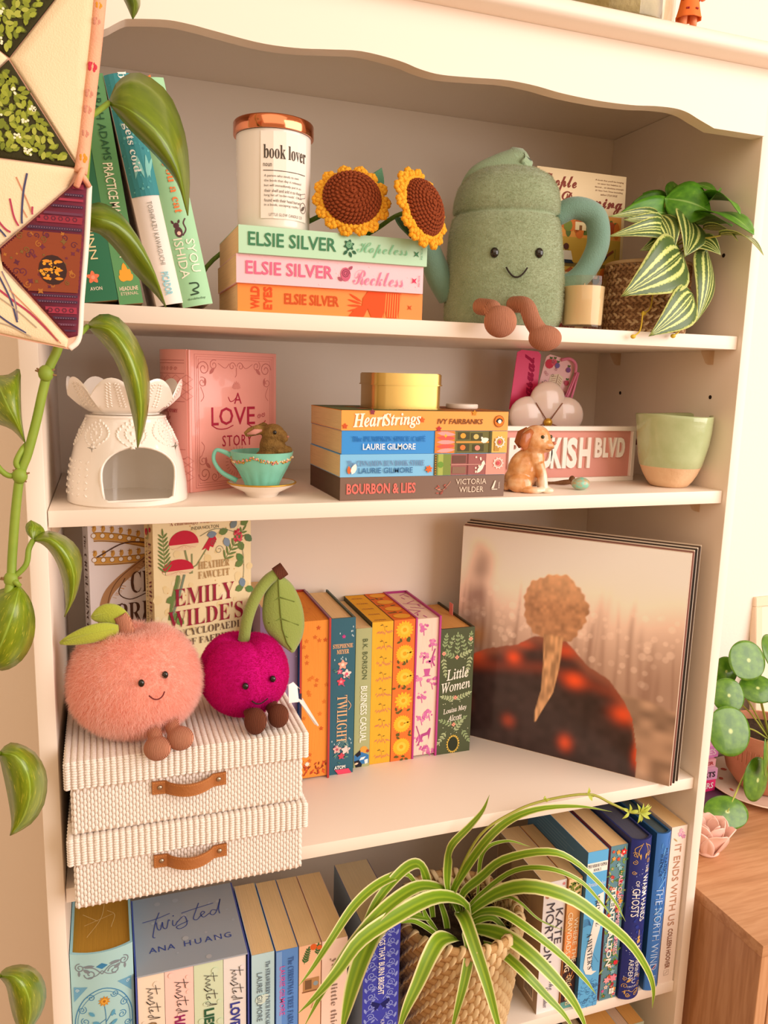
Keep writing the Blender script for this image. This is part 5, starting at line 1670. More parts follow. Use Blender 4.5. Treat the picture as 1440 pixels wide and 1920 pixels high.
pepm = uvmat('peperomia_leaf', pep_fn, .35, .5)
pgm = uvmat('peperomia_green', green_fn, .4, .45)
stm = mat('pale_stem', '#b9b04a', rough=.6)
crown = V((0, -.004, .082))
for (m_, bs, tp, w, nr, dr, fo) in (
        (pgm, (0.7912, 0.1200, 1.7242), (0.8503, 0.1300, 1.7608), 0.0282, (.1, -.8, .5), .1, .05), (pgm, (0.7533, 0.1150, 1.7200), (0.7252, 0.1300, 1.7420), 0.0250, (-.1, -.8, .5), .1, .05), (pgm, (0.7768, 0.0900, 1.7013), (0.8294, 0.0800, 1.7015), 0.0302, (.1, -.7, .7), .12, .05), (pgm, (0.7420, 0.0850, 1.6912), (0.6808, 0.0800, 1.6841), 0.0243, (-.1, -.7, .7), .15, .1), (pgm, (0.7508, 0.1000, 1.7236), (0.7635, 0.1200, 1.7582), 0.0246, (0, -.9, .3), .1, .05), (pepm, (0.7069, 0.0450, 1.6697), (0.6540, 0.0300, 1.6514), 0.0258, (-.15, -.8, .5), .15, .1), (pepm, (0.7374, 0.0400, 1.6713), (0.7680, 0.0250, 1.6541), 0.0286, (.15, -.8, .5), .15, .1), 
        (pgm, (0.7529, 0.1050, 1.7423), (0.8179, 0.1000, 1.7463), 0.0233, (0, -.75, .6), .12, .05), (pgm, (0.7531, 0.1100, 1.7316), (0.7020, 0.1200, 1.7248), 0.0179, (-.2, -.7, .7), .12, .1),
        (pgm, (0.7899, 0.1000, 1.7357), (0.8459, 0.0850, 1.7183), 0.0235, (.2, -.6, .75), .15, .05), (pgm, (0.7482, 0.0800, 1.7025), (0.6496, 0.0700, 1.6998), 0.0310, (0, -.72, .7), .14, .1),
        (pgm, (0.7097, 0.0650, 1.7216), (0.7607, 0.0400, 1.7056), 0.0431, (0, -.85, .5), .12, -.05), (pgm, (0.7506, 0.0600, 1.7057), (0.8249, 0.0350, 1.6838), 0.0357, (.05, -.7, .7), .12, .05),
        (pepm, (0.7138, 0.0700, 1.6979), (0.6170, 0.0450, 1.6890), 0.0158, (0, -.5, .85), .12, .1), (pepm, (0.7134, 0.0600, 1.6786), (0.6073, 0.0300, 1.6633), 0.0249, (-.1, -.7, .7), .2, .1),
        (pepm, (0.7074, 0.0550, 1.6824), (0.6308, 0.0350, 1.6850), 0.0221, (0, -.7, .7), .15, .1), (pepm, (0.6923, 0.0500, 1.6988), (0.6934, 0.0200, 1.6494), 0.0283, (-.25, -.9, .3), .12, .15),
        (pepm, (0.7330, 0.0500, 1.7005), (0.7090, 0.0180, 1.6466), 0.0508, (.1, -.9, .35), .12, .08), (pepm, (0.7586, 0.0500, 1.6883), (0.7964, 0.0300, 1.6732), 0.0198, (.2, -.7, .7), .12, .1),
        (pepm, (0.7135, 0.0280, 1.6531), (0.6108, 0.0000, 1.5943), 0.0588, (-.05, -.92, .3), .12, .05), (pepm, (0.7194, 0.0100, 1.6036), (0.6467, -0.0080, 1.5511), 0.0419, (.05, -.95, .25), .1, .05),
        (pepm, (0.7552, 0.0350, 1.6608), (0.7226, 0.0040, 1.5713), 0.0430, (.25, -.95, .1), .1, -.3), (pepm, (0.7839, 0.0500, 1.6828), (0.8384, 0.0300, 1.6598), 0.0226, (.1, -.7, .7), .12, .15)):
    lf = MB()
    B0, B1 = V(bs), V(tp)
    B0, B1 = [cam.location + (q - cam.location) * min(1.0, .706 / (q.x - .0526)) for q in (B0, B1)]
    nr = (nr[0], -.95, nr[2] * .3)
    leaf(lf, inv @ B0, inv @ B1, w * (1.32 if m_ is pgm else 1.22), nr, dr, fo, 'oval' if m_ is pgm else 'heart')
    o = lf.build('leaf', m_, t, smooth=True)
    sd = o.modifiers.new('thick', 'SOLIDIFY'); sd.thickness = .0006
    sm_ = MB(); bb = inv @ B0
    sm_.tube(bez([crown + V((bb.x * .25, 0, -.012)), (crown * .5 + bb * .5) + V((0, -.004, .008)), bb + ((inv @ B1) - bb) * .04], 10), .0011, 6); sm_.build('stem', stm, t, smooth=True)
for q in ((0.6315, 0.0000, 1.5508), (0.6872, -0.0000, 1.5536), (0.6587, 0.0200, 1.5791)):
    q = inv @ V(q)
    b = MB(); b.tube(bez([q + V((.02, .012, .03)), q + V((.012, .004, .008)), q], 10), .0009, 6); b.ell(q, (.0035, .0025, .0025), 8, 6); b.build('bud', mat('bud_yellow', '#d8b83a', rough=.6), t, smooth=True)

# ------------------------------------------------------------------ second shelf: wax burner
P = (0.0748, 0.0660, 1.3697)
kb = 0.00055
t = thing('wax_burner', 'glossy white ceramic wax burner with scalloped bowl and arched opening', 'oil burner', T_(P[0], 0.066, S2) @ RZ(-.12) @ Matrix.Diagonal((1, 1, .89, 1)))
cer = mat('white_ceramic', '#f4ece2', rough=.12, coat=.6, spec=.5)
prf = [(0, .0005), (104, .0005), (107.5, 3), (108, 12), (106.5, 40), (101, 80), (93, 115), (82, 145), (73, 163), (70, 170), (70.5, 173), (72, 175), (71, 178), (66, 179)]
outer = [(r * kb, z * kb) for r, z in prf]
inner = [(66 * kb, 178.5 * kb), (64 * kb, 168 * kb), (77 * kb, 142 * kb), (87 * kb, 113 * kb), (95 * kb, 80 * kb), (100 * kb, 40 * kb), (101 * kb, 8 * kb), (0, 8 * kb)]
b = MB(); b.lathe(outer + inner, 64, caps=False)
bo = b.build('body', cer, t, fix=True)
cut = MB()
arch = [(-58, 16)] + [(-60, 30), (-62, 55)] + [(-62 * math.cos(a), 68 + 52 * math.sin(a)) for a in [PI * i / 18 for i in range(19)]] + [(62, 55), (60, 30), (58, 16), (50, 12), (-50, 12)]
cut.prism([(x * kb + 26 * kb, z * kb) for x, z in arch], .0, .09, 0, RX(PI / 2))
for (x, z, s_) in ((-52, 116, 9), (88, 116, 8)):
    cut.prism([((x + (s_ if i % 2 == 0 else s_ * .3) * math.cos(PI * i / 4)) * kb, (z + (s_ if i % 2 == 0 else s_ * .3) * math.sin(PI * i / 4)) * kb) for i in range(8)], .0, .09, 0, RX(PI / 2))
co = cut.build('cutter', cer, t, fix=True)
md = bo.modifiers.new('b', 'BOOLEAN'); md.operation = 'DIFFERENCE'; md.object = co; md.solver = 'EXACT'
bpy.context.view_layer.update()
me = bpy.data.meshes.new_from_object(bo.evaluated_get(bpy.context.evaluated_depsgraph_get()))
bo.modifiers.clear(); bo.data = me
bpy.data.objects.remove(co)
me.shade_smooth(); me.set_sharp_from_angle(angle=R(38))
rim_ = MB(); rim_.tube([(x * kb + 26 * kb, -(math.sqrt(max(.0001, 1 - ((x + 26) / 106) ** 2)) * (107 if z < 60 else 107 - (z - 60) * .36)) * kb + .0012, z * kb) for x, z in arch + arch[:1]], .0016, 8); rim_.build('opening_rim', cer, t, smooth=True)


def rad_at(z):
    for (r0, z0), (r1, z1) in zip(outer, outer[1:]):
        if z0 <= z <= z1 and z1 > z0:
            return r0 + (r1 - r0) * (z - z0) / (z1 - z0)
    return outer[2][0]


rel = MB()


def bump(a, z, l, w, rot):
    r = rad_at(z * kb)
    m3 = Matrix.Rotation(a + PI / 2, 3, 'Z') @ Matrix.Rotation(-rot, 3, 'Y')
    rel.ell((r * math.cos(a), r * math.sin(a), z * kb), (l * kb, .0011, w * kb), 7, 5, 0, m3)


for j in range(8):
    a = -PI / 2 + .2 + 2 * PI * j / 8
    for i in range(11):
        f = i / 10
        for sg in (1, -1):
            bump(a + sg * .30 * math.sin(PI * f) ** .8, 118 + 50 * f, 5.2, 2.1, sg * (.6 + 1.2 * f))
    for i in range(8):
        f = i / 7
        for sg in (1, -1):
            bump(a + sg * .13 * math.sin(PI * f), 126 + 36 * f, 3.6, 1.8, sg * 1.2)
    bump(a, 144, 3, 6, 0)
for j in range(18):
    a = PI * .62 + 2 * PI * .5 * j / 18 + PI * .12
    for i in range(6):
        if abs(a - 1.5 * PI - .25) > .80:
            bump(a, 22 + i * 13, 4.5, 2, (.8 if (i + j) % 2 else -.8))
rel.build('relief_pattern', cer, t, smooth=True, kind='stuff')
bw = MB()
N_ = 96


def bowl_pt(a, f, inner_):
    sc = (abs(math.cos(a * 4 + .5)) ** .75)
    top = 182 + (36 + 36 * sc) * f
    r = 59 + 46 * f ** .75 - (3.5 if inner_ else 0) - 2.5 * (1 - sc) * f
    return ((r * kb) * math.cos(a), (r * kb) * math.sin(a), top * kb + (.0016 if inner_ and f < .05 else 0))


def bowl_fn(u, t_):
    a = 2 * PI * u
    if t_ < .5:
        return bowl_pt(a, t_ * 2, False)
    return bowl_pt(a, max(0.0, 2 - t_ * 2), True)


bw.grid(N_ + 1, 27, bowl_fn, uv=False)
bw.lathe([(0, 180.2 * kb), (60 * kb, 180.2 * kb), (60 * kb, 183.5 * kb), (0, 184 * kb)], 48, caps=False)
bw.build('bowl', cer, t, smooth=50)
rel = MB()
for j in range(8):
    a0 = 2 * PI * j / 8 - .5 / 4
    for i in range(9):
        f = .25 + .6 * i / 8
        for sg in (1, -1):
            for off in (.21, .11):
                a = a0 + sg * off * (1 - (f - .25) * .9)
                q = V(bowl_pt(a, f, False))
                rel.ell(q, (3.6 * kb, .0009, 1.7 * kb), 6, 5, 0, Matrix.Rotation(a + PI / 2, 3, 'Z') @ Matrix.Rotation(-sg * .7, 3, 'Y'))
rel.build('bowl_relief', cer, t, smooth=True, kind='stuff')

# ------------------------------------------------------------------ rabbit in a teacup
P = (0.2136, 0.0660, 1.3749)
kc = 0.00058
t = thing('teacup_rabbit', 'brown rabbit figurine peeking out of a turquoise teacup on a gilded saucer', 'figurine', view_frame((P[0], 0.066, S2)))
cwh, gold, turq = mat('saucer_white', '#f1e7dc', rough=.2, coat=.4), mat('gilt', '#c99a3e', rough=.35, metal=.7), mat('turquoise_glaze', '#86cdb8', rough=.32, var=(40, '#79bfa9', .2))
b = MB(); b.lathe([(0, .0), (28 * kc, .0), (30 * kc, 3 * kc), (34 * kc, 8 * kc), (58 * kc, 20 * kc), (64 * kc, 25 * kc), (62 * kc, 27 * kc), (34 * kc, 14 * kc), (0, 13 * kc)], 40, caps=False); b.build('saucer', cwh, t, smooth=40)
b = MB(); b.tube([(63 * kc * math.cos(2 * PI * j / 48), 63 * kc * math.sin(2 * PI * j / 48), 26 * kc) for j in range(49)], 1.8 * kc, 8); b.build('gilt_rim', gold, t, smooth=True)


def flute(p, a):
    z = p.z / kc
    f = max(0.0, min(1.0, (62 - z) / 40)) * min(1, (z - 13) / 6)
    r = math.hypot(p.x, p.y)
    s_ = 1 - .07 * max(f, 0) * (1 - abs(math.cos(a * 7)))
    return V((p.x * s_, p.y * s_, p.z))


cup_prof = [(0, 14), (29, 14), (31, 17), (34, 26), (41, 40), (49, 55), (54, 66), (57.5, 80), (58.5, 84), (56.5, 84.5), (53, 72), (46, 56), (30, 40), (0, 36)]
b = MB(); b.lathe([(r * kc, z * kc) for r, z in cup_prof], 84, fn=flute, caps=False); b.build('cup', turq, t, smooth=50)
b = MB(); b.tube(bez([(-54 * kc, -6 * kc, 74 * kc), (-70 * kc, -8 * kc, 82 * kc), (-84 * kc, -9 * kc, 84 * kc), (-88 * kc, -9 * kc, 66 * kc), (-74 * kc, -8 * kc, 44 * kc), (-46 * kc, -5 * kc, 28 * kc)], 28), lambda u: (5.2 - 1.6 * math.sin(PI * u)) * kc, 10); b.build('cup_handle', turq, t, smooth=True)
rg = random.Random(9)
b = MB()
for j in range(46):
    a = -PI + PI * j / 45 - .0
    sag = 9 * abs(math.sin(a * 2.0 + .2))
    z = 76 - sag
    r = 58 - (84 - z) * .22
    q = V((r * kc * math.cos(a), r * kc * math.sin(a), z * kc))
    for m_ in range(3):
        b.ell(q + V((rg.uniform(-2, 2), rg.uniform(-1.5, .5), rg.uniform(-3, 3))) * kc, rg.uniform(1.2, 2.4) * kc, 6, 5, rg.choice([0, 0, 1, 2]))
b.build('flower_garland', [gold, mat('garland_cream', '#e8cda8', rough=.4), mat('garland_pink', '#d8908a', rough=.4)], t, smooth=True, kind='stuff')
b = MB()
b.ell((18 * kc, 0, 66 * kc), (34 * kc, 30 * kc, 26 * kc)); b.ell((20 * kc, 0, 92 * kc), (25 * kc, 22 * kc, 30 * kc)); b.ell((21 * kc, -2 * kc, 118 * kc), (22 * kc, 19 * kc, 18 * kc)); b.ell((31 * kc, -5 * kc, 114 * kc), (18 * kc, 14 * kc, 13 * kc))
b.ell((41 * kc, -8 * kc, 110 * kc), (10 * kc, 9 * kc, 9 * kc)); b.tube([(10 * kc, -4 * kc, 126 * kc), (-4 * kc, -10 * kc, 125 * kc), (-20 * kc, -14 * kc, 120 * kc), (-29 * kc, -16 * kc, 115 * kc)], lambda u: (5 + 5.5 * math.sin(PI * u ** .8)) * kc, 12, flat=.45)
b.tube([(14 * kc, 8 * kc, 128 * kc), (2 * kc, 14 * kc, 130 * kc), (-14 * kc, 16 * kc, 126 * kc)], lambda u: (4 + 5 * math.sin(PI * u)) * kc, 10, flat=.45)
for sx in (1, -1):
    b.ell(((46 if sx > 0 else 34) * kc, (-14 if sx < 0 else 6) * kc, 86 * kc), (11 * kc, 9 * kc, 9 * kc)); b.tube([(28 * kc, sx * 8 * kc, 80 * kc), (44 * kc, (-12 if sx < 0 else 5) * kc, 84 * kc)], 8 * kc, 10)
r_ = remeshed(b, .0011, 5)
r_.build('rabbit', mat('rabbit_brown', '#8f6c34', rough=.75, bump=(600, .8), var=(160, '#6e4f22', .18)), t, smooth=True)
b = MB(); b.tube([(4 * kc, -10.5 * kc, 124 * kc), (-10 * kc, -17 * kc, 121 * kc), (-24 * kc, -19.5 * kc, 116.5 * kc)], lambda u: (1.5 + 4 * math.sin(PI * u)) * kc, 10, flat=.3); b.build('inner_ear', mat('ear_pink', '#c9897c', rough=.7), t, smooth=True)
b = MB(); b.ell((27 * kc, -20 * kc, 121 * kc), (3.6 * kc, 2.4 * kc, 3.8 * kc), 12, 8); b.build('eye', beads, t, smooth=True)
b = MB(); b.ell((49.5 * kc, -11 * kc, 113 * kc), (3 * kc, 3 * kc, 2.4 * kc), 10, 6); b.build('nose', mat('nose_pink', '#a8705c', rough=.5), t, smooth=True)

# ------------------------------------------------------------------ gold tin and white disc on the stack of four
goldm = mat('brushed_gold', '#c9a55c', rough=.27, metal=.8)
z0 = zz[4] + .0002
t = thing('gold_tin', 'small brushed gold tin box with lid on the stack of four', 'tin', T_(0.3735, 0.071, z0) @ RZ(-.02))


def rrect(w, d, c, n=6):
    o = []
    for cx, cy, a0 in ((w - c, d - c, 0), (-w + c, d - c, PI / 2), (-w + c, -d + c, PI), (w - c, -d + c, 1.5 * PI)):
        o += [(cx + c * math.cos(a0 + PI / 2 * i / n), cy + c * math.sin(a0 + PI / 2 * i / n)) for i in range(n + 1)]
    return o


b = MB(); b.prism(rrect(.0405, .032, .013), .0012, .0285); b.prism(rrect(.0415, .033, .0135), 0, .0012); b.build('tin_body', goldm, t, smooth=35)
b = MB(); b.prism(rrect(.0424, .0338, .0138), .0262, .0274); b.prism(rrect(.0414, .0328, .0134), .0274, .0385); b.prism(rrect(.0404, .0318, .0126), .0385, .0394); b.build('tin_lid', goldm, t, smooth=35)
t = thing('marble_coaster', 'small white marble disc on the stack of four beside the gold tin', 'coaster', (0.4535, 0.075, z0))
b = MB(); b.lathe([(0, 0), (.0175, 0), (.0188, .0008), (.019, .0016), (.019, .0048), (.0183, .0058), (0, .006)], 40, caps=False); b.build('disc', mat('white_marble', '#f0e6da', rough=.3, var=(30, '#ddd0c2', .2)), t, smooth=50)

# ------------------------------------------------------------------ flower shaped holder and bookmarks
P = (0.6368, 0.1880, 1.4404)
kd = 0.00075
hz = P[2] - S2
t = thing('flower_holder', 'pale pink translucent five petal flower holder behind the pink sign', 'bookmark holder', T_(P[0], 0.188, S2) @ RZ(-.12))
pet = mat('petal_acrylic', '#fbe2d6', rough=.2, coat=.5, sss=.3, spec=.5)
for j in range(5):
    a = PI / 2 + 2 * PI * j / 5
    b = MB()
    c = V((38 * kd * math.cos(a), 0, hz + 38 * kd * math.sin(a)))
    m3 = Matrix.Rotation(-(a - PI / 2), 3, 'Y')
    b.ell(c, (36 * kd, .0075, 38 * kd), 22, 12, 0, m3)
    b.build('petal', pet, t, smooth=True)
    b = MB(); aa = a + PI / 5; b.tube([(8 * kd * math.cos(aa), -.0072, hz + 8 * kd * math.sin(aa)), (45 * kd * math.cos(aa), -.0068, hz + 45 * kd * math.sin(aa))], .0007, 6); b.build('petal_seam', mat('seam_brown', '#a06a50', rough=.5), t, smooth=True)
b = MB(); b.ell((0, -.0065, hz), (8.5 * kd, .0045, 8.5 * kd), 18, 10); b.build('flower_centre', mat('holder_gold', '#dba83c', rough=.3, metal=.4), t, smooth=True)
zl = hz - 38 * kd * math.sin(PI / 2 + 2 * PI / 5 * 2) * -1 - 36 * kd
b = MB(); b.rbox((-30 * kd, -.014, 0), (30 * kd, .016, max(.008, hz - 60 * kd)), .002, 2); b.build('foot', pet, t, smooth=40)

pf = thing('bookmark', 'hot pink card bookmark lettered casual standing in the flower holder', 'bookmark', T_(*(0.5952, 0.2120, 1.4566)) @ RZ(-.1) @ RY(.06), 'bookmarks in the flower holder')
kk = 0.00075
b = MB()
b.prism([(-6 * kk, 0), (46 * kk, 0), (46 * kk, 105 * kk), (40 * kk, 111 * kk), (6 * kk, 111 * kk), (-2 * kk, 106 * kk)], -.0006, .0006, 0, RX(PI / 2)); b.build('card', mat('hot_pink', '#ee3d7c', rough=.4), pf)
pr = Print(lambda u, v, h: (u * kk, -.0006 - h, v * kk))
pr.txt('casual', 25, 60, 88, 22, '#b01352', 'script', weight=.03, rot=PI / 2)
pr.build('lettering', pf)
pf = thing('bookmark', 'pale pink bookmark printed with open book and strawberries, tassel at its top', 'bookmark', T_(*(0.6465, 0.2060, 1.4559)) @ RZ(-.1) @ RY(.24), 'bookmarks in the flower holder')
b = MB(); b.prism([(-30 * kk, -5 * kk), (30 * kk, -5 * kk), (30 * kk, 96 * kk), (24 * kk, 102 * kk), (-24 * kk, 102 * kk), (-30 * kk, 96 * kk)], -.0006, .0006, 0, RX(PI / 2)); b.build('card', mat('bookmark_pink', '#f4c6cb', rough=.4), pf)
pr = Print(lambda u, v, h: (u * kk, -.0006 - h, v * kk), base=.0004)
pr.poly([(-12, 45), (3, 52), (15, 46), (15, 68), (3, 72), (-12, 66)], '#f6e9d2'); pr.line([(3, 52), (3, 71)], 1.2, '#8a5a48')
for j in range(4): pr.line([(-9, 51 + j * 4), (0, 55 + j * 4)], .8, '#b98a70'); pr.line([(6, 55 + j * 4), (13, 51 + j * 4)], .8, '#b98a70')
pr.line([(-14, 44), (3, 50), (17, 44)], 1.6, '#6a3c4c')
for (x, y, r_, c) in ((-20, 85, 9, '#d8405c'), (-12, 90, 6, '#e0607c'), (-22, 38, 8, '#c8385a'), (5, 30, 6, '#b95a90'), (20, 22, 8, '#c03a4c'), (24, 8, 7, '#b93040'), (20, 84, 5, '#8a5a9c'), (-4, 86, 5, '#7a6ab0'), (24, 60, 5, '#c8506c')):
    pr.disc(x, y, r_, c, 10); pr.petal(x, y + r_, 5, 3, 1.2, '#5d7a4a'); pr.petal(x, y + r_, 5, 3, 2.2, '#5d7a4a')
for j in range(14): pr.ring(random.uniform(-26, 26), random.uniform(0, 95), 2.2, .7, random.choice(['#b0607c', '#7a5a6c', '#c98a9c']), 8)
pr.build('card_print', pf)
tas = mat('tassel_pink', '#ee8fb4', rough=.6)
b = MB(); b.tube(bez([(0, -.001, 98 * kk), (14 * kk, -.005, 104 * kk), (28 * kk, -.006, 98 * kk), (33 * kk, -.006, 82 * kk)], 12), .0022, 8); b.build('ribbon', tas, pf, smooth=True)
b = MB()
for j in range(26):
    x = rg.uniform(-9, 10)
    b.tube(bez([((36 + x * .3) * kk, -.006 + rg.uniform(-.003, .003), 84 * kk), ((32 + x * .8) * kk, -.007 + rg.uniform(-.003, .003), 40 * kk), ((24 + x) * kk, -.006 + rg.uniform(-.003, .003), (-22 + rg.uniform(-8, 8)) * kk)], 8), .0008, 5)
b.build('tassel', tas, pf, smooth=True, kind='stuff')
b = MB()
for j in range(20):
    x = rg.uniform(-6, 8)
    b.tube(bez([(-26 * kk, -.008, 14 * kk), (-48 * kk, -.010, (4 + x * .5) * kk), ((-66 + x) * kk, -.011, (-16 + x) * kk)], 8), .0008, 5)
b.build('tassel', tas, pf, smooth=True, kind='stuff')

# ------------------------------------------------------------------ sign
P = (0.7325, 0.1185, 1.3687)
ks = 0.00070
x1 = P[0]
sw, shh = 0.205, 0.0735
t = thing('street_sign', 'pink and white framed sign reading BOOKISH BLVD behind the puppy figurine', 'sign', T_(x1, 0.1185, S2) @ RZ(.0))
frm, pnk = mat('sign_white', '#f4ebe2', rough=.45), mat('sign_pink', '#d9968a', rough=.5)
for (a, c) in (((-sw, -.006, 0), (0, .006, .006)), ((-sw, -.006, shh - .006), (0, .006, shh)), ((-sw, -.006, .006), (-sw + .006, .006, shh - .006)), ((-.006, -.006, .006), (0, .006, shh - .006))):
    b = MB(); b.rbox(a, c, .0006, 1); b.build('frame_bar', frm, t)
b = MB(); b.box((-sw + .0061, -.001, .0061), (-.0061, .005, shh - .0061)); b.build('panel', pnk, t)


def letter3d(ch, cx, cz, w, h, dep, m_, parent):
    c = bpy.data.curves.new('letter', 'FONT'); c.body = ch; c.resolution_u = 3; c.extrude = .1; c.offset = .045
    o = bpy.data.objects.new('letter', c); me = o.to_mesh()
    vs = np.array([v.co[:] for v in me.vertices]); fs = [tuple(p.vertices) for p in me.polygons]
    o.to_mesh_clear(); bpy.data.objects.remove(o)
    lo, hi = vs.min(0), vs.max(0)
    q = MB()
    q.add([(cx + ((v[0] - lo[0]) / (hi[0] - lo[0]) - .5) * w, -.001 - dep * (v[2] + .1) / .2, cz + ((v[1] - lo[1]) / (hi[1] - lo[1]) - .5) * h) for v in vs], fs)
    q.build('letter', m_, parent, fix=True)


for ch, x, w in zip('BOOKISH', (-.1824, -.1604, -.1375, -.1215, -.1095, -.0983, -.0785), (.0185, .0195, .0195, .0165, .0058, .0160, .0175)):
    letter3d(ch, x, .0385, w, .0405, .0035, frm, t)
for ch, x, w in zip('BLVD', (-.0575, -.0462, -.0355, -.0220), (.0112, .0082, .0128, .0120)):
    letter3d(ch, x, .0452, w, .0265, .0035, frm, t)
t = thing('trinket_box', 'small pink box with a burgundy bow behind the sign end', 'box', (x1 + .0045, .135, S2))
b = MB(); b.rbox((-.04, .0, 0), (.012, .05, .047), .002, 2); b.build('box_body', mat('dusty_pink', '#dba79c', rough=.6), t, smooth=40)
b = MB()
for sg in (1, -1): b.ell((.006 + sg * .006, -.002, .051), (.0075, .004, .004), 12, 8, 0, Matrix.Rotation(sg * .4, 3, 'Y'))
b.ell((.006, -.003, .0505), .003, 10, 8); b.build('bow', mat('burgundy', '#7a2038', rough=.6), t, smooth=True)

# ------------------------------------------------------------------ puppy figurine
P = (0.5287, 0.0450, 1.3660)
kp = 0.00064
t = thing('puppy_figurine', 'glazed brown puppy figurine sitting and looking up before the pink sign', 'figurine', view_frame((P[0], 0.045, S2)))
b = MB()
E_ = lambda c, r, rot=None: b.ell(tuple(x * kp for x in c), tuple(x * kp for x in r), 16, 10, 0, rot)
E_((-6, 4, 42), (30, 24, 38), Matrix.Rotation(.25, 3, 'Y')); E_((12, 0, 60), (20, 19, 26)); E_((-12, 4, 24), (30, 24, 24)); E_((16, 0, 82), (15, 14, 16)); E_((13, -2, 98), (28, 26, 27)); E_((28, -10, 88), (17, 17, 14)); E_((35, -14, 88), (10, 11, 9))
E_((-16, -16, 17), (24, 13, 18)); E_((-16, 20, 17), (24, 13, 18)); E_((6, -24, 6), (24, 10, 6.5))
for sy in (-12, 12):
    b.tube([tuple(x * kp for x in q) for q in ((18, sy, 55), (26, sy - 2, 30), (30, sy - 4, 8))], lambda u: (11 - 2.5 * u) * kp, 12); E_((36, sy - 5, 5.5), (13, 9, 6))
E_((-38, 0, 8), (10, 16, 7))
r_ = remeshed(b, .0011, 4)


def pup_fn(name):
    m = bpy.data.materials.new(name)
    m.use_nodes = True
    nt = m.node_tree
    bs = nt.nodes['Principled BSDF']
    bs.inputs['Roughness'].default_value = .22
    bs.inputs['Coat Weight'].default_value = .4
    tc = nt.nodes.new('ShaderNodeTexCoord')
    s = sep(nt, tc.outputs['Object'])
    nz = noise_node(nt, tc.outputs['Object'], 70, 5)
    base = ramp(nt, nz, [(.35, '#c98648'), (.5, '#dc9f68'), (.68, '#ecc296')])
    # pale chest and paws: forward of the body and low
    w = math_node(nt, 'SUBTRACT', math_node(nt, 'MULTIPLY', s[0], 55.0), math_node(nt, 'MULTIPLY', s[2], 24.0))
    w = math_node(nt, 'ADD', w, math_node(nt, 'MULTIPLY', nz, .6))
    nt.links.new(mixc(nt, ramp(nt, w, [(.42, '#000000'), (.8, '#ffffff')]), base, '#f1dcc4'), bs.inputs['Base Color'])
    return m


r_.build('body', pup_fn('puppy_glaze'), t, smooth=True)
earm = mat('puppy_ear', '#b3683a', rough=.25, coat=.3, var=(80, '#9a5228', .2))
for sy in (-1, 1):
    b = MB(); b.tube([tuple(x * kp for x in q) for q in ((2, sy * 20, 114), (-9, sy * 25, 104), (-13, sy * 26, 90), (-9, sy * 25, 80))], lambda u: (5 + 6 * math.sin(PI * min(1, u * .9 + .1))) * kp, 12, flat=.5); b.build('ear', earm, t, smooth=True)
for (x, y, z) in ((20, -24.5, 104), (38, -8, 104)):
    b = MB(); b.ell((x * kp, y * kp, z * kp), (4.2 * kp, 3 * kp, 3.6 * kp), 12, 8); b.build('eye', mat('puppy_eye', '#3a3418', rough=.1), t, smooth=True)
b = MB(); b.ell((44 * kp, -17 * kp, 93 * kp), (4.2 * kp, 4.2 * kp, 3.2 * kp), 12, 8); b.build('nose', mat('puppy_nose', '#c98068', rough=.3), t, smooth=True)
b = MB(); b.tube([tuple(x * kp for x in q) for q in ((43, -23, 85), (36, -25.5, 81), (28, -26.5, 82))], .8 * kp, 6); b.build('mouth', mat('puppy_line', '#8a4a2c', rough=.5), t, smooth=True)
P = (0.6044, 0.0505, 1.3667)
t = thing('turquoise_stone', 'polished turquoise pebble lying to the right of the puppy figurine', 'stone', (P[0], .045, S2 + .0078))
b = MB(); b.ell((0, 0, 0), (.0122, .009, .0079), 24, 14); b.build('pebble', mat('turquoise_mottle', '#7fc4ae', rough=.3, coat=.3, var=(190, '#b9a07a', .12)), t, smooth=True)
t = thing('dried_twig', 'short dark dried twig lying behind the puppy and turquoise pebble', 'twig', (P[0] - .02, .083, S2 + .003))
b = MB(); b.tube(bez([(-.03, .004, 0), (-.01, 0, .0008), (.012, .002, .0005), (.03, -.002, .002)], 12), lambda u: .0026 + .0008 * math.sin(u * 9), 8); b.ell((.031, -.002, .004), (.0045, .004, .006), 10, 8); b.build('stalk', mat('twig_brown', '#6e4626', rough=.8, bump=(300, .8)), t, smooth=True)

# ------------------------------------------------------------------ green glazed cup
P = (0.7473, 0.0550, 1.3641)
kg = 0.00069
t = thing('ceramic_cup', 'handmade sage glazed cup with bare clay foot at the shelf right end', 'cup', (P[0], 0.058, S2))


def wob(p, a):
    w = 1 + .012 * math.sin(a * 3 + p.z * 60) + .008 * math.sin(a * 5 - p.z * 110)
    return V((p.x * w, p.y * w, p.z + .0012 * math.sin(a * 2 + 1) * min(1, p.z / .07)))


gl = mat('sage_glaze', '#a9b886', rough=.16, coat=.5, bump=(45, .35), var=(40, '#bcc79a', .25))
clay = mat('bare_clay', '#e3c29c', rough=.75, bump=(300, .3), var=(50, '#d9b088', .25))
cp = [(0, 0), (30, 0), (35, 3), (42, 12), (49, 24), (54, 36), (55.2, 38.5)]
cp2 = [(55.2, 38.5), (56.4, 40), (60, 56), (64, 80), (67, 105), (69, 126), (69.6, 133), (68.6, 135), (66, 133), (64, 110), (60, 78), (50, 40), (30, 14), (0, 12)]
b = MB(); b.lathe([(r * kg, z * kg) for r, z in cp], 48, fn=wob, caps=False); b.build('clay_foot', clay, t, smooth=True)
b = MB(); b.lathe([(r * kg, z * kg) for r, z in cp2], 48, fn=wob, caps=False); b.build('glazed_wall', gl, t, smooth=True)


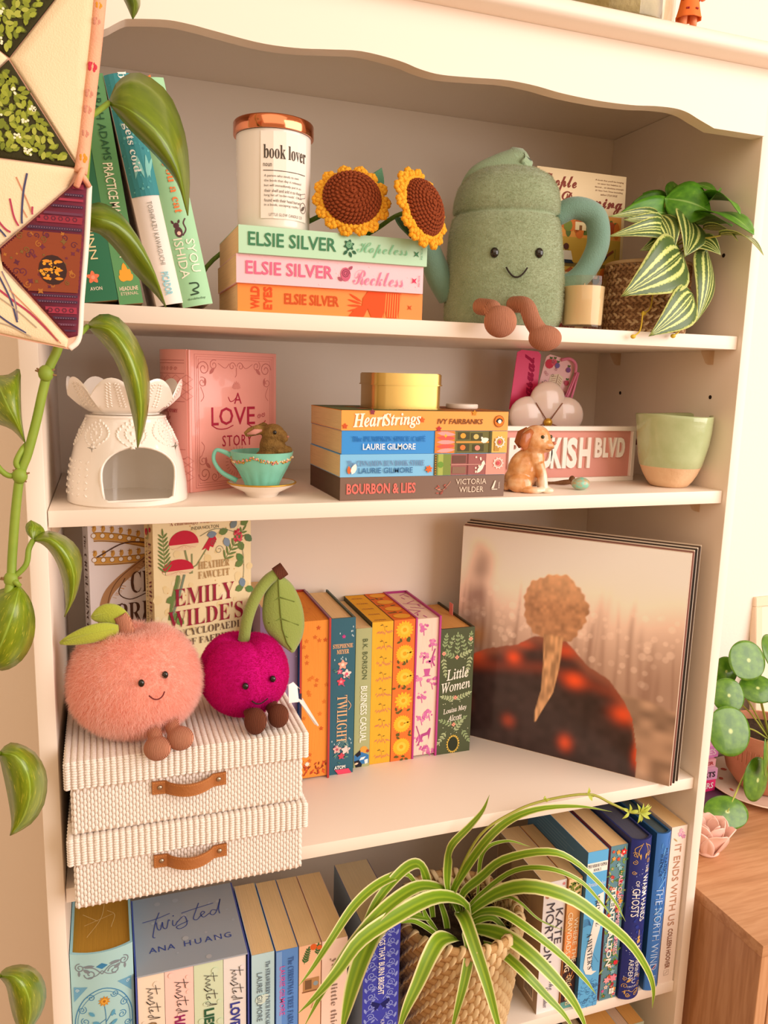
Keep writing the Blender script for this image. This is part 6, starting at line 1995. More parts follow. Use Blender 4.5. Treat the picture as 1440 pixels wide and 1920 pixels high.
# ------------------------------------------------------------------ woven storage boxes
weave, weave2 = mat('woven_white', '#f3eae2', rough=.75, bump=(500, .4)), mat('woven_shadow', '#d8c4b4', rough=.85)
tanl = mat('tan_leather', '#b0713f', rough=.5, bump=(260, .35), var=(40, '#9c5f33', .3))
BWd, BDp = 0.2265, 0.302


def woven_box(z, label, full):
    t = thing('woven_box', label, 'storage box', (0.0114, -0.0314, z), 'woven white boxes on the third shelf')
    b = MB(); b.rbox((.0012, .0012, 0), (BWd - .0012, BDp, .076), .002, 1); b.build('box_body', weave2, t)
    b = MB()
    n = int(BWd / .0032)
    for i in range(n):
        for j in range(7):
            b.ell((.003 + i * (BWd - .006) / (n - 1), .0009, 0.0042 + j * .0064 + (.0032 if i % 2 else 0)), (.0019, .0014, .0037), 6, 4)
    for sx in (0, 1):
        for i in range(34):
            for j in range(8):
                b.ell((.0009 if not sx else BWd - .0009, .003 + i * .0037, 0.0042 + j * .0064 + (.0032 if i % 2 else 0)), (.0014, .0019, .0037), 6, 4)
    b.build('body_weave', weave, t, smooth=True, kind='stuff')
    o = .0048
    b = MB(); b.rbox((-o + .001, -o + .001, .0505), (BWd + o - .001, BDp + .002, .0775), .002, 1); b.build('lid', weave2, t)
    b = MB()
    n = 40
    wd = BWd + 2 * o
    for i in range(n):
        x = -o + (i + .5) * wd / n
        for j in range(10):
            b.ell((x + rg.uniform(-.0002, .0002), -o + .0006, .0517 + j * .00265), (.0031, .0016, .00155), 6, 4, 0, Matrix.Rotation(.12 * (1 if i % 2 else -1), 3, 'Y'))
        for j in range(112 if full else 12):
            b.ell((x, -o + .0018 + j * .00265, .0775), (.0031, .00155, .0013), 6, 4, 0, Matrix.Rotation(.12 * (1 if i % 2 else -1), 3, 'Z'))
    for sx in (0, 1):
        for i in range(50):
            for j in range(10):
                b.ell((-o + .0006 if not sx else BWd + o - .0006, -o + .003 + i * .0061, .0517 + j * .00265), (.0016, .0031, .00155), 6, 4)
    b.build('lid_weave', weave, t, smooth=True, kind='stuff')
    hx, hz, hl, hw = .1105, .0395, .0362, .0068
    h = MB()

    def off(x):
        s = (x - hx) / hl
        return -.0016 if abs(s) > .62 else -.0016 - .0125 * (math.cos(s / .62 * PI / 2) ** .7)
    xs = np.linspace(hx - hl, hx + hl, 41)
    vs, fs = [], []
    for x in xs:
        y = off(x)
        wv = hw * (1.0 if abs(x - hx) / hl > .6 else .92)
        for dz, dy in ((-wv, 0), (wv, 0), (wv, .0018), (-wv, .0018)):
            vs.append((x, y - .0012 + dy, hz + dz - .001 * math.cos((x - hx) / hl * PI / 2)))
    for i in range(40):
        for k_ in range(4):
            fs.append((i * 4 + k_, i * 4 + (k_ + 1) % 4, i * 4 + 4 + (k_ + 1) % 4, i * 4 + 4 + k_))
    fs += [(0, 1, 2, 3), (163, 162, 161, 160)]
    h.add(vs, fs)
    ho = h.build('leather_handle', tanl, t, smooth=40, fix=True)
    pr = Print(lambda u, v, hh: (hx + u, off(hx + u) - .0012 - hh, hz + v - .001 * math.cos(u / hl * PI / 2)))
    for sg in (1, -1):
        for i in range(30):
            u = -hl + .0025 + i * (2 * hl - .005) / 29
            pr.rect(u - .0007, sg * (hw - .0013) * (1 if abs(u) / hl > .6 else .92) - .0002, u + .0007, sg * (hw - .0013) * (1 if abs(u) / hl > .6 else .92) + .0002, '#e09a5a')
        for i in range(5):
            pr.rect(sg * (hl - .0015) - .0002, -hw + .002 + i * .0023, sg * (hl - .0015) + .0002, -hw + .0033 + i * .0023, '#e09a5a')
    pr.build('stitching', ho)
    for sg in (1, -1):
        b = MB(); b.lathe([(0, .0016), (.0012, .0015), (.0022, .0009), (.0026, 0), (0, 0)], 16, (0, 0, 0), 0, T_(hx + sg * hl * .79, -.0028, hz) @ RX(PI / 2), caps=False); b.build('rivet', mat('rivet_steel', '#b9a894', metal=.9, rough=.25), ho, smooth=True)
    return t


woven_box(S3 + .0002, 'white woven storage box with tan leather handle, lower of the pair', False)
woven_box(S3 + .0794, 'white woven storage box with tan leather handle, upper one carrying the plush fruit', True)

# ------------------------------------------------------------------ peach plush
ZT = S3 + .1584
pk_body, pk_fur = mat('peach_plush', '#f7b9a9', rough=1, spec=.05), pile_mat('peach_pile', '#ffe2d9', '#ffd2c5', 35)
cz = .0535
t = thing('peach_plush', 'fluffy pink peach plush with smile and green leaves on the upper woven box', 'soft toy', T_(0.0735, 0.016, ZT) @ RZ(-YAW))
body = MB()


def peach(u, v):
    a, th = 2 * PI * u, PI * v
    r = .0620
    d = V((math.sin(th) * math.cos(a), math.sin(th) * math.sin(a), math.cos(th)))
    cr = 0
    da = (a - math.radians(200) + PI) % (2 * PI) - PI
    cr -= .0075 * math.exp(-(da / .13) ** 2) * math.sin(th) ** .5
    da = (a - math.radians(75) + PI) % (2 * PI) - PI
    cr -= .006 * math.exp(-(da / .13) ** 2)
    top = -.014 * math.exp(-(th / .38) ** 2)
    p = V((d.x * (r + cr) * 1.03, d.y * (r + cr) * .92, d.z * (r + cr + top) * 1.0))
    if p.z < 0:
        p.z *= .84
    return (p.x, p.y, max(p.z + cz, .0012))


body.grid(49, 33, peach, uv=False)
body.build('body', pk_body, t, smooth=True)
face = []
inv = t.matrix_world.inverted()
for e in ((0.0783, -0.0440, 1.2079), (0.1030, -0.0410, 1.2131)):
    q = inv @ V(e)
    d_ = (q - V((0, 0, cz)))
    q = V((0, 0, cz)) + d_.normalized() * .0635
    face.append((q, .0042))
    b = MB(); b.ell(q, (.0031, .0026, .0037), 14, 10); b.build('eye', beads, t, smooth=True)
b = MB()
pts = []
for e in ((0.0842, -0.0460, 1.1963), (0.0880, -0.0460, 1.1927), (0.0924, -0.0460, 1.1916), (0.0964, -0.0450, 1.1934), (0.0990, -0.0440, 1.1975)):
    q = inv @ V(e)
    pts.append(V((0, 0, cz)) + (q - V((0, 0, cz))).normalized() * .0668)
b.tube(bez(pts, 16), .0007, 6); b.build('smile', mat('thread_maroon', '#6e2a2a', rough=.8), t, smooth=True)
face += [(q, .0048) for q in bez(pts, 10)]
clear_of = lambda p: all((V(p) - q).length > r for q, r in face)
fur(body, 68000, .0074, .00034, pk_fur, t, lean=(.15, -.1, -.9), amt=.55, rnd=.5, name='fluffy_pile', keep=lambda p: p[1] < .03 and p[2] > .003 and clear_of(p), seed=3)
for kn, f in (((0.0897, -0.0340, 1.1519), (0.0912, -0.0465, 1.1416)), ((0.1068, -0.0340, 1.1541), (0.1130, -0.0430, 1.1474))):
    b = MB(); b.tube(bez([inv @ (V(kn) + V((0, .03, .006))), inv @ V(kn), inv @ V(f)], 10), .0072, 12); b.ell(inv @ V(f), (.0132, .0118, .0118), 18, 12); remeshed(b, .0011, 6).build('leg', cordm, t, smooth=True)
b = MB(); b.tube(bez([inv @ V((0.0669, 0.0120, 1.2405)), inv @ V((0.0643, 0.0100, 1.2541)), inv @ V((0.0614, 0.0090, 1.2606))], 8), lambda u: .0088 - .002 * u, 14); b.build('stalk', cordm, t, smooth=40)
lime = mat('velour_lime', '#a9b33c', rough=.9, sheen=.4, bump=(600, .4))
for (bs, m_, tp, w) in (((0.0682, 0.0080, 1.2533), (0.0520, 0.0100, 1.2611), (0.0352, 0.0120, 1.2585), .0185), ((0.0599, 0.0040, 1.2470), (0.0368, -0.0020, 1.2466), (0.0063, 0.0000, 1.2390), .0155)):
    P3 = bez([inv @ V(bs), inv @ V(m_), inv @ V(tp)], 14)
    b = MB(); b.tube(P3, lambda u, w=w: w * .62 * max(.12, math.sin(PI * min(.999, .12 + .86 * u)) ** .7), 12, flat=.3)
    # seam along the midrib
    b.tube([p + V((0, -.0026, .0018)) for p in P3[1:-1]], .0008, 6)
    b.build('leaf', lime, t, smooth=True)

# ------------------------------------------------------------------ cherry plush
ch_body, ch_fur = mat('cherry_plush', '#c4147a', rough=1, spec=.05), pile_mat('cherry_pile', '#e22a90', '#d01c7c', 30)
cz = .046
t = thing('cherry_plush', 'magenta cherry plush with brown feet, green stem and leaf on the upper box', 'soft toy', T_(0.186, 0.026, ZT) @ RZ(-YAW - .1))
body = MB()


def cherry(u, v):
    a, th = 2 * PI * u, PI * v
    r = .0475
    d = V((math.sin(th) * math.cos(a), math.sin(th) * math.sin(a), math.cos(th)))
    cr = 0
    for a0 in (-148, -42, 90):
        da = (a - math.radians(a0) + PI) % (2 * PI) - PI
        cr -= .0042 * math.exp(-(da / .16) ** 2) * max(0, math.cos(th * .62)) ** .6
    top = -.014 * math.exp(-(th / .40) ** 2)
    p = V((d.x * (r + cr), d.y * (r + cr) * .96, d.z * (r + cr + top) * 1.03))
    if p.z < 0:
        p.z *= .9
    return (p.x, p.y, max(p.z + cz, .001))


body.grid(49, 33, cherry, uv=False)
body.build('body', ch_body, t, smooth=True)
face = []
inv = t.matrix_world.inverted()
for e in ((0.1802, -0.0200, 1.1844), (0.2092, -0.0150, 1.1868)):
    q = inv @ V(e); q = V((0, 0, cz)) + (q - V((0, 0, cz))).normalized() * .0478
    face.append((q, .0036))
    b = MB(); b.ell(q, (.0033, .0028, .0036), 14, 10); b.build('eye', beads, t, smooth=True)
pts = []
for e in ((0.1866, -0.0200, 1.1681), (0.1916, -0.0200, 1.1635), (0.1976, -0.0200, 1.1627), (0.2041, -0.0180, 1.1670)):
    q = inv @ V(e); pts.append(V((0, 0, cz)) + (q - V((0, 0, cz))).normalized() * .0487)
b = MB(); b.tube(bez(pts, 16), .0007, 6); b.build('smile', mat('thread_dark', '#2a2018'), t, smooth=True)
face += [(q, .0022) for q in bez(pts, 10)]
clear_of = lambda p: all((V(p) - q).length > r for q, r in face)
fur(body, 46000, .0023, .00032, ch_fur, t, lean=(.1, -.1, -.6), amt=.5, rnd=.45, name='plush_pile', keep=lambda p: p[1] < .02 and p[2] > .003 and clear_of(p), seed=4)
cordb = cord('corduroy_brown', '#7a3d22', '#552612')
for kn, f, rr in (((0.1865, -0.0140, 1.1510), (0.1893, -0.0260, 1.1477), (.0118, .0108, .0142)), ((0.2108, -0.0100, 1.1510), (0.2139, -0.0220, 1.1487), (.0112, .0104, .0128))):
    b = MB(); b.tube(bez([inv @ (V(kn) + V((0, .02, .004))), inv @ V(kn), inv @ V(f)], 10), .0068, 12); b.ell(inv @ V(f), rr, 18, 12); remeshed(b, .0011, 6).build('leg', cordb, t, smooth=True)
stg = mat('velour_stem', '#8a9a4a', rough=.9, sheen=.4, bump=(600, .4))
b = MB(); b.tube(bez([inv @ V(q) for q in ((0.1870, 0.0300, 1.2159), (0.1908, 0.0280, 1.2400), (0.1989, 0.0280, 1.2618), (0.2119, 0.0300, 1.2792), (0.2245, 0.0300, 1.2878))], 24), .0064, 14); b.build('stem', stg, t, smooth=40)
b = MB(); b.tube([inv @ V((0.2217, 0.0300, 1.2862)), inv @ V((0.2309, 0.0300, 1.2922))], .0078, 14); b.build('stem_tip', cordb, t, smooth=40)
b = MB(); loft(b, [inv @ V(q) for q in [(0.2254, 0.0340, 1.2844), (0.2121, 0.0340, 1.2663), (0.2086, 0.0340, 1.2427), (0.2126, 0.0340, 1.2243), (0.2244, 0.0340, 1.2112), (0.2417, 0.0340, 1.1961)]], [inv @ V(q) for q in [(0.2239, 0.0270, 1.2862), (0.2240, 0.0270, 1.2674), (0.2264, 0.0270, 1.2434), (0.2288, 0.0270, 1.2252), (0.2335, 0.0270, 1.2096), (0.2401, 0.0270, 1.1987)]],
                [inv @ V(q) for q in [(0.2254, 0.0340, 1.2844), (0.2395, 0.0340, 1.2728), (0.2498, 0.0340, 1.2516), (0.2535, 0.0340, 1.2300), (0.2507, 0.0340, 1.2119), (0.2417, 0.0340, 1.1961)]], 22, 11)
o = b.build('leaf', stg, t, smooth=True); sd = o.modifiers.new('thick', 'SOLIDIFY'); sd.thickness = .0036; sd.offset = 0
b = MB()
for (p0, p1) in (((522, 1080), (549, 1222)),):
    b.tube([inv @ V(q) for q in [(0.2234, 0.0245, 1.2846), (0.2240, 0.0245, 1.2681), (0.2258, 0.0245, 1.2442), (0.2282, 0.0245, 1.2260), (0.2330, 0.0245, 1.2105), (0.2383, 0.0245, 1.2021)]], .0006, 5)
for q0, q1 in (((0.2246, 0.0245, 1.2621), (0.2134, 0.0290, 1.2545)), ((0.2252, 0.0245, 1.2621), (0.2420, 0.0290, 1.2548)), ((0.2264, 0.0245, 1.2382), (0.2134, 0.0290, 1.2331)), ((0.2270, 0.0245, 1.2381), (0.2470, 0.0290, 1.2279)), ((0.2306, 0.0245, 1.2186), (0.2449, 0.0300, 1.2082))):
    b.tube([inv @ V(q0), inv @ V(q1)], .0006, 5)
b.build('leaf_stitches', mat('stitch_olive', '#6c7a34', rough=.9), t, smooth=True, kind='stuff')
tagm = mat('label_satin', '#f3ece8', rough=.4)
b = MB(); b.add([inv @ V(q) for q in ((0.2316, 0.0120, 1.1673), (0.2426, 0.0160, 1.1620), (0.2440, 0.0140, 1.1454), (0.2318, 0.0100, 1.1473), (0.2378, 0.0160, 1.1681), (0.2465, 0.0200, 1.1575))], [(0, 1, 2, 3), (4, 5, 1, 0)])
o = b.build('care_label', tagm, t); o.modifiers.new('thick', 'SOLIDIFY').thickness = .0006
b = MB(); b.add([inv @ V(q) for q in ((0.2420, 0.0160, 1.1498), (0.2476, 0.0140, 1.1468), (0.2612, -0.0040, 1.1227), (0.2586, 0.0000, 1.1237), (0.2490, 0.0200, 1.1467), (0.2633, 0.0020, 1.1209))], [(0, 1, 2, 3), (1, 4, 5, 2)])
o = b.build('swing_tag', tagm, t); o.modifiers.new('thick', 'SOLIDIFY').thickness = .0006

# ------------------------------------------------------------------ records
A0, A1 = V((0.740, -0.0035, S3)), V((0.5315, 0.2305, S3))
dx = (A0 - A1).normalized()
nb = V((-dx.y, dx.x, 0))            # towards the back of the shelf
LPS = 0.3135
base_M = Matrix(((dx.x, nb.x, 0, A1.x), (dx.y, nb.y, 0, A1.y), (0, 0, 1, S3), (0, 0, 0, 1))) @ RX(R(-2.0))
cols = ['#d9c3ae', '#8a5a50', '#e0cdb8', '#2a221e', '#e3d3bf', '#4a3a30', '#d9c6ae']
yy = 0.0
N_ = 220


def soft(x, lo, hi):
    s = np.clip((x - lo) / (hi - lo), 0, 1)
    return s * s * (3 - 2 * s)


def cover_picture():
    """a plain autumn woodland: one golden tree on a dark hillside with patches of red light"""
    rng = np.random.default_rng(11)
    u, v = np.meshgrid((np.arange(N_) + .5) / N_, (np.arange(N_) + .5) / N_)

    def field(nx, ny):
        g = rng.random((ny + 2, nx + 2))
        X, Y = u * nx, v * ny
        i, j = X.astype(int), Y.astype(int)
        a, b_ = X - i, Y - j
        a, b_ = a * a * (3 - 2 * a), b_ * b_ * (3 - 2 * b_)
        return (g[j, i] * (1 - a) + g[j, i + 1] * a) * (1 - b_) + (g[j + 1, i] * (1 - a) + g[j + 1, i + 1] * a) * b_
    A = lambda h: np.array(lin(h)[:3])[None, None, :]
    sky, mid, low, brown = A('#f1dccd'), A('#c3a493'), A('#806657'), A('#a98a74')
    s = soft(v + .14 * (field(5, 4) - .5), .42, .92)[..., None]
    img = mid * (1 - s) + sky * s
    d = soft(.78 - v + .14 * (field(5, 5) - .5), .0, .42)[..., None]
    img = img * (1 - .7 * d) + low * .7 * d
    for k_ in range(46):
        x, w_, top, dk = rng.uniform(0, 1), rng.uniform(.005, .016), rng.uniform(.55, .86), rng.uniform(.12, .38)
        band_ = (np.exp(-((u - x - .01 * np.sin(v * 7 + k_)) / w_) ** 2) * (1 - soft(v, top - .16, top)) * dk)[..., None]
        img = img * (1 - band_) + A('#6e4c3e') * band_
    for k_ in range(150):
        x, y, r_ = rng.uniform(0, 1), rng.normal(.56, .10), rng.uniform(.010, .022)
        g = (1 - soft(np.hypot(u - x, v - y), r_ * .6, r_))[..., None] * rng.uniform(.06, .22)
        img = img * (1 - g) + A('#fbe3d2') * g
    tr = (np.exp(-((u - .085 - .02 * np.sin(v * 9)) / .055) ** 2) * soft(v, .2, .4) * (1 - soft(v, .84, .99)) * (.55 + .6 * field(14, 16)))[..., None].clip(0, 1)
    img = img * (1 - .7 * tr) + A('#5a3c34') * .7 * tr
    img = img * 1.3
    yl = np.exp(-(((u - .10) / .04) ** 2 + ((v - .50) / .05) ** 2))[..., None]
    img = img * (1 - .6 * yl) + A('#b9772c') * .6 * yl
    gr = soft(.36 - v + .05 * (field(8, 6) - .5), 0, .03)[..., None]
    img = img * (1 - gr) + (brown * (.55 + .8 * field(18, 24)[..., None])) * gr
    hx = np.array([0, .03, .08, .16, .30, .38, .52, .62, .72, .79, .83, .86, .87, 1.0])
    hy = np.array([.22, .33, .40, .445, .49, .545, .55, .455, .41, .33, .26, .12, -.2, -.2])
    hill = np.interp(u, hx, hy)
    m = soft(hill - v + .006 * (field(60, 60) - .5), -.004, .006)[..., None]
    dep = (hill - v)
    H = A('#3a2a28') * (.75 + .5 * field(30, 30)[..., None])
    edge = np.exp(-(np.clip(dep, 0, 1) / .045) ** 2)[..., None]
    H = H * (1 - .55 * edge) + A('#b56a50') * .55 * edge
    band = np.exp(-(((v - (.405 - .16 * np.abs(u - .42))) / .03) ** 2))[..., None] * .55
    H = H * (1 - band) + A('#8e3c28') * band
    for (x, y, rx, ry, s_) in ((.285, .425, .035, .032, .95), (.57, .375, .045, .035, .95), (.10, .40, .05, .04, .6), (.79, .27, .05, .04, .8), (.55, .08, .03, .035, .7), (.28, .12, .03, .03, .35), (.52, .50, .05, .03, .6), (.33, .495, .05, .02, .4), (.86, .10, .02, .05, .6), (.06, .16, .03, .06, .25)):
        g = (np.exp(-(((u - x) / rx) ** 2 + ((v - y) / ry) ** 2)) * s_)[..., None]
        H = H * (1 - g) + A('#ef5527') * g
    sh = np.exp(-((np.abs(u - .06) / .03) ** 2))[..., None] * .6
    H = H * (1 - sh * (v < .3)[..., None])
    img = img * (1 - m) + H * m
    # the golden tree: ragged crown, leaning trunk that thins as it nears the foot of the slope
    ang = np.arctan2(v - .69, u - .465)
    rr = np.hypot((u - .46) / .148, (v - .685) / .155)
    lump = 1 + .03 * np.sin(ang * 5 + 1) + .02 * np.sin(ang * 11) + .02 * np.sin(ang * 23 + 2) + .03 * (field(60, 60) - .5)
    c = soft(lump - rr, -.02, .05)[..., None]
    tone = (field(34, 30) * .5 + field(70, 60) * .5)[..., None]
    crown_ = A('#c08e68') * (.55 + .7 * tone) + A('#f0cfa6') * .22 * soft(v, .66, .82)[..., None]
    img = img * (1 - c) + crown_ * c
    cx = np.interp(v, [.14, .2, .3, .42, .56], [.405, .418, .452, .462, .462])
    hw = np.interp(v, [.14, .2, .28, .42, .56], [.003, .016, .027, .038, .046])
    tk = (soft(hw - np.abs(u - cx), -.002, .004) * soft(v, .14, .15) * (1 - soft(v, .55, .57)))[..., None]
    bark = A('#d0a074') * (.50 + .8 * field(90, 26)[..., None])
    img = img * (1 - tk) + bark * tk
    return np.clip(img * 1.22, 0, 1)


pic = cover_picture()
vm = bpy.data.materials.new('printed_woodland')
vm.use_nodes = True
at = vm.node_tree.nodes.new('ShaderNodeVertexColor')
at.layer_name = 'print'
bs = vm.node_tree.nodes['Principled BSDF']
vm.node_tree.links.new(at.outputs[0], bs.inputs['Base Color'])
bs.inputs['Roughness'].default_value = .22
bs.inputs['Specular IOR Level'].default_value = .45
for i in range(7):
    th = .0030 if i == 0 else .0042
    sz_ = LPS if i == 0 else LPS + .0012 * i
    off_x = [0, .0006, -.0008, .0005, -.0006, .0008, -.0004][i]
    if i == 0:
        t = thing('record_sleeve', 'front record sleeve printed with golden autumn tree, leaning in the shelf corner', 'record', base_M, 'record sleeves leaning on the third shelf')
    else:
        t = thing('record_sleeve', 'record sleeve, %s behind the autumn picture sleeve, with %s edge' % (('next', 'second', 'third', 'fourth', 'fifth', 'last')[i - 1], ('dark rose', 'cream', 'black', 'pale', 'brown', 'beige')[i - 1]), 'record', base_M @ T_(off_x, yy, 0), 'record sleeves leaning on the third shelf')
    b = MB(); b.rbox((0, 0, 0), (sz_, th, sz_), .0006, 1); b.build('sleeve', mat('sleeve_%d' % i, cols[i], rough=.35), t)
    if i == 0:
        b = MB()
        b.grid(N_ + 1, N_ + 1, lambda u, v: (.0008 + u * (LPS - .0016), -.0003, .0008 + v * (LPS - .0016)), uv=False)
        o = b.build('cover_print', vm, t)
        me = o.data
        ca = me.color_attributes.new('print', 'FLOAT_COLOR', 'POINT')
        g = np.ones((N_ + 1, N_ + 1, 4))
        pe = np.pad(pic, ((0, 1), (0, 1), (0, 0)), 'edge')
        g[..., :3] = pe
        ca.data.foreach_set('color', g.ravel())
    yy += th + .0003

# ------------------------------------------------------------------ spider plant in a coiled basket
bkt_c = V((0.468, 0.052, S4))
t = thing('spider_plant', 'variegated spider plant in a coiled seagrass basket on the fourth shelf', 'plant', bkt_c)
inv = t.matrix_world.inverted()
co1, co2, stc = mat('coil_straw', '#d2aa74', rough=.8, bump=(1, .7), stretch=(120, 120, 900), var=(90, '#b08450', .22)), mat('coil_dark', '#9c7444', rough=.8), mat('coil_stitch', '#ead0a2', rough=.75, var=(70, '#d9b888', .25))
rows = 16
zr = 0.1545
prof_r = lambda z: .060 + .018 * min(1, z / zr) ** .8
for i in range(rows):
    z = .005 + i * (zr - .008) / (rows - 1)
    r = prof_r(z)
    b = MB(); b.tube([(r * math.cos(2 * PI * j / 64), r * math.sin(2 * PI * j / 64), z + .0006 * math.sin(j * 1.3 + i)) for j in range(65)], .0052, 8, caps=False); b.build('coil', co1, t, smooth=True)
b = MB()
for i in range(rows):
    z = .005 + i * (zr - .008) / (rows - 1)
    r = prof_r(z)
    n = 30
    for j in range(n):
        a = 2 * PI * (j + .5 * (i % 2) + rg.uniform(-.08, .08)) / n
        pth = [V(((r + .0066 * math.cos(q)) * math.cos(a + .05 * math.sin(q)), (r + .0066 * math.cos(q)) * math.sin(a + .05 * math.sin(q)), z + .0068 * math.sin(q))) for q in np.linspace(-2.0, 5.0, 11)]
        b.tube(pth, .0036, 6, flat=.28)
b.build('coil_stitches', stc, t, smooth=True, kind='stuff')
b = MB(); b.lathe([(0, .001), (.058, .001), (.062, .004), (.0735, .12), (.0735, .128), (0, .128)], 40, caps=False); b.build('inner_pot', mat('dark_pot', '#2a2018', rough=.9), t, smooth=40)
b = MB(); b.lathe([(0, .1295), (.040, .130), (.072, .1285)], 40, caps=False); b.build('soil', mat('potting_soil', '#2e2118', rough=1, bump=(400, 1.0), var=(160, '#4a3826', .2)), t, smooth=True)
b = MB()
for j in range(60):
    a = rg.uniform(-.4, 1.2); r0 = rg.uniform(.05, .07)
    q = V((r0 * math.cos(a), r0 * math.sin(a), .131))
    b.tube(bez([q, q + V((rg.uniform(-.012, .012), rg.uniform(-.012, .012), rg.uniform(.006, .018))), q + V((rg.uniform(-.02, .02), rg.uniform(-.02, .02), rg.uniform(.0, .02)))], 6), .0006, 4)
b.build('dry_fibres', mat('dry_fibre', '#a98f5c', rough=.9), t, kind='stuff')


def spider_fn(nt, uv):
    s = sep(nt, uv)
    x = math_node(nt, 'MULTIPLY', math_node(nt, 'ABSOLUTE', math_node(nt, 'SUBTRACT', s[0], .5)), 2.0)
    nz = noise_node(nt, uv, 9, 3, (9, .5, 1))
    x2 = math_node(nt, 'ADD', x, math_node(nt, 'MULTIPLY', math_node(nt, 'SUBTRACT', nz, .5), .32))
    return ramp(nt, x2, [(.02, '#9ab62e'), (.12, '#86a528'), (.3, '#6c921a'), (.72, '#84a626'), (.82, '#dcdc94'), (.97, '#efe8b8')])


spm = uvmat('spider_leaf', spider_fn, .42, .45)


def strip(parent, pts, w, m_, name='leaf', twist=.16, fold=.22, nv=26):
    P = bez([inv @ V(p) for p in pts], nv)
    camp = inv @ cam.location
    b = MB()
    frames = []
    for i, p in enumerate(P):
        tg = (P[min(i + 1, nv)] - P[max(i - 1, 0)]).normalized()
        vw = (camp - p).normalized()
        up = V((0, 0, 1))
        ref = (vw * .8 + up * .6).normalized()
        sd = tg.cross(ref).normalized()
        nn = sd.cross(tg).normalized()
        ca, sa = math.cos(twist * math.sin(i / nv * 3 + w * 900)), math.sin(twist * math.sin(i / nv * 3 + w * 900))
        frames.append((p, sd * ca + nn * sa, nn * ca - sd * sa))

    def fn(u, v):
        j = min(int(round(v * nv)), nv)
        p, sd, nn = frames[j]
        if nn.dot(camp - p) < 0:
            nn = -nn
        t_ = j / nv
        ww = w * min(1, .45 + t_ * 2.2) * max(.02, (1 - t_ ** 3.2)) / 2
        x = (u - .5) * 2
        return p + sd * (x * ww) + nn * (abs(x) * ww * fold - ww * fold * .5)
    b.grid(7, nv + 1, fn)
    return b.build(name, m_, parent, smooth=True)


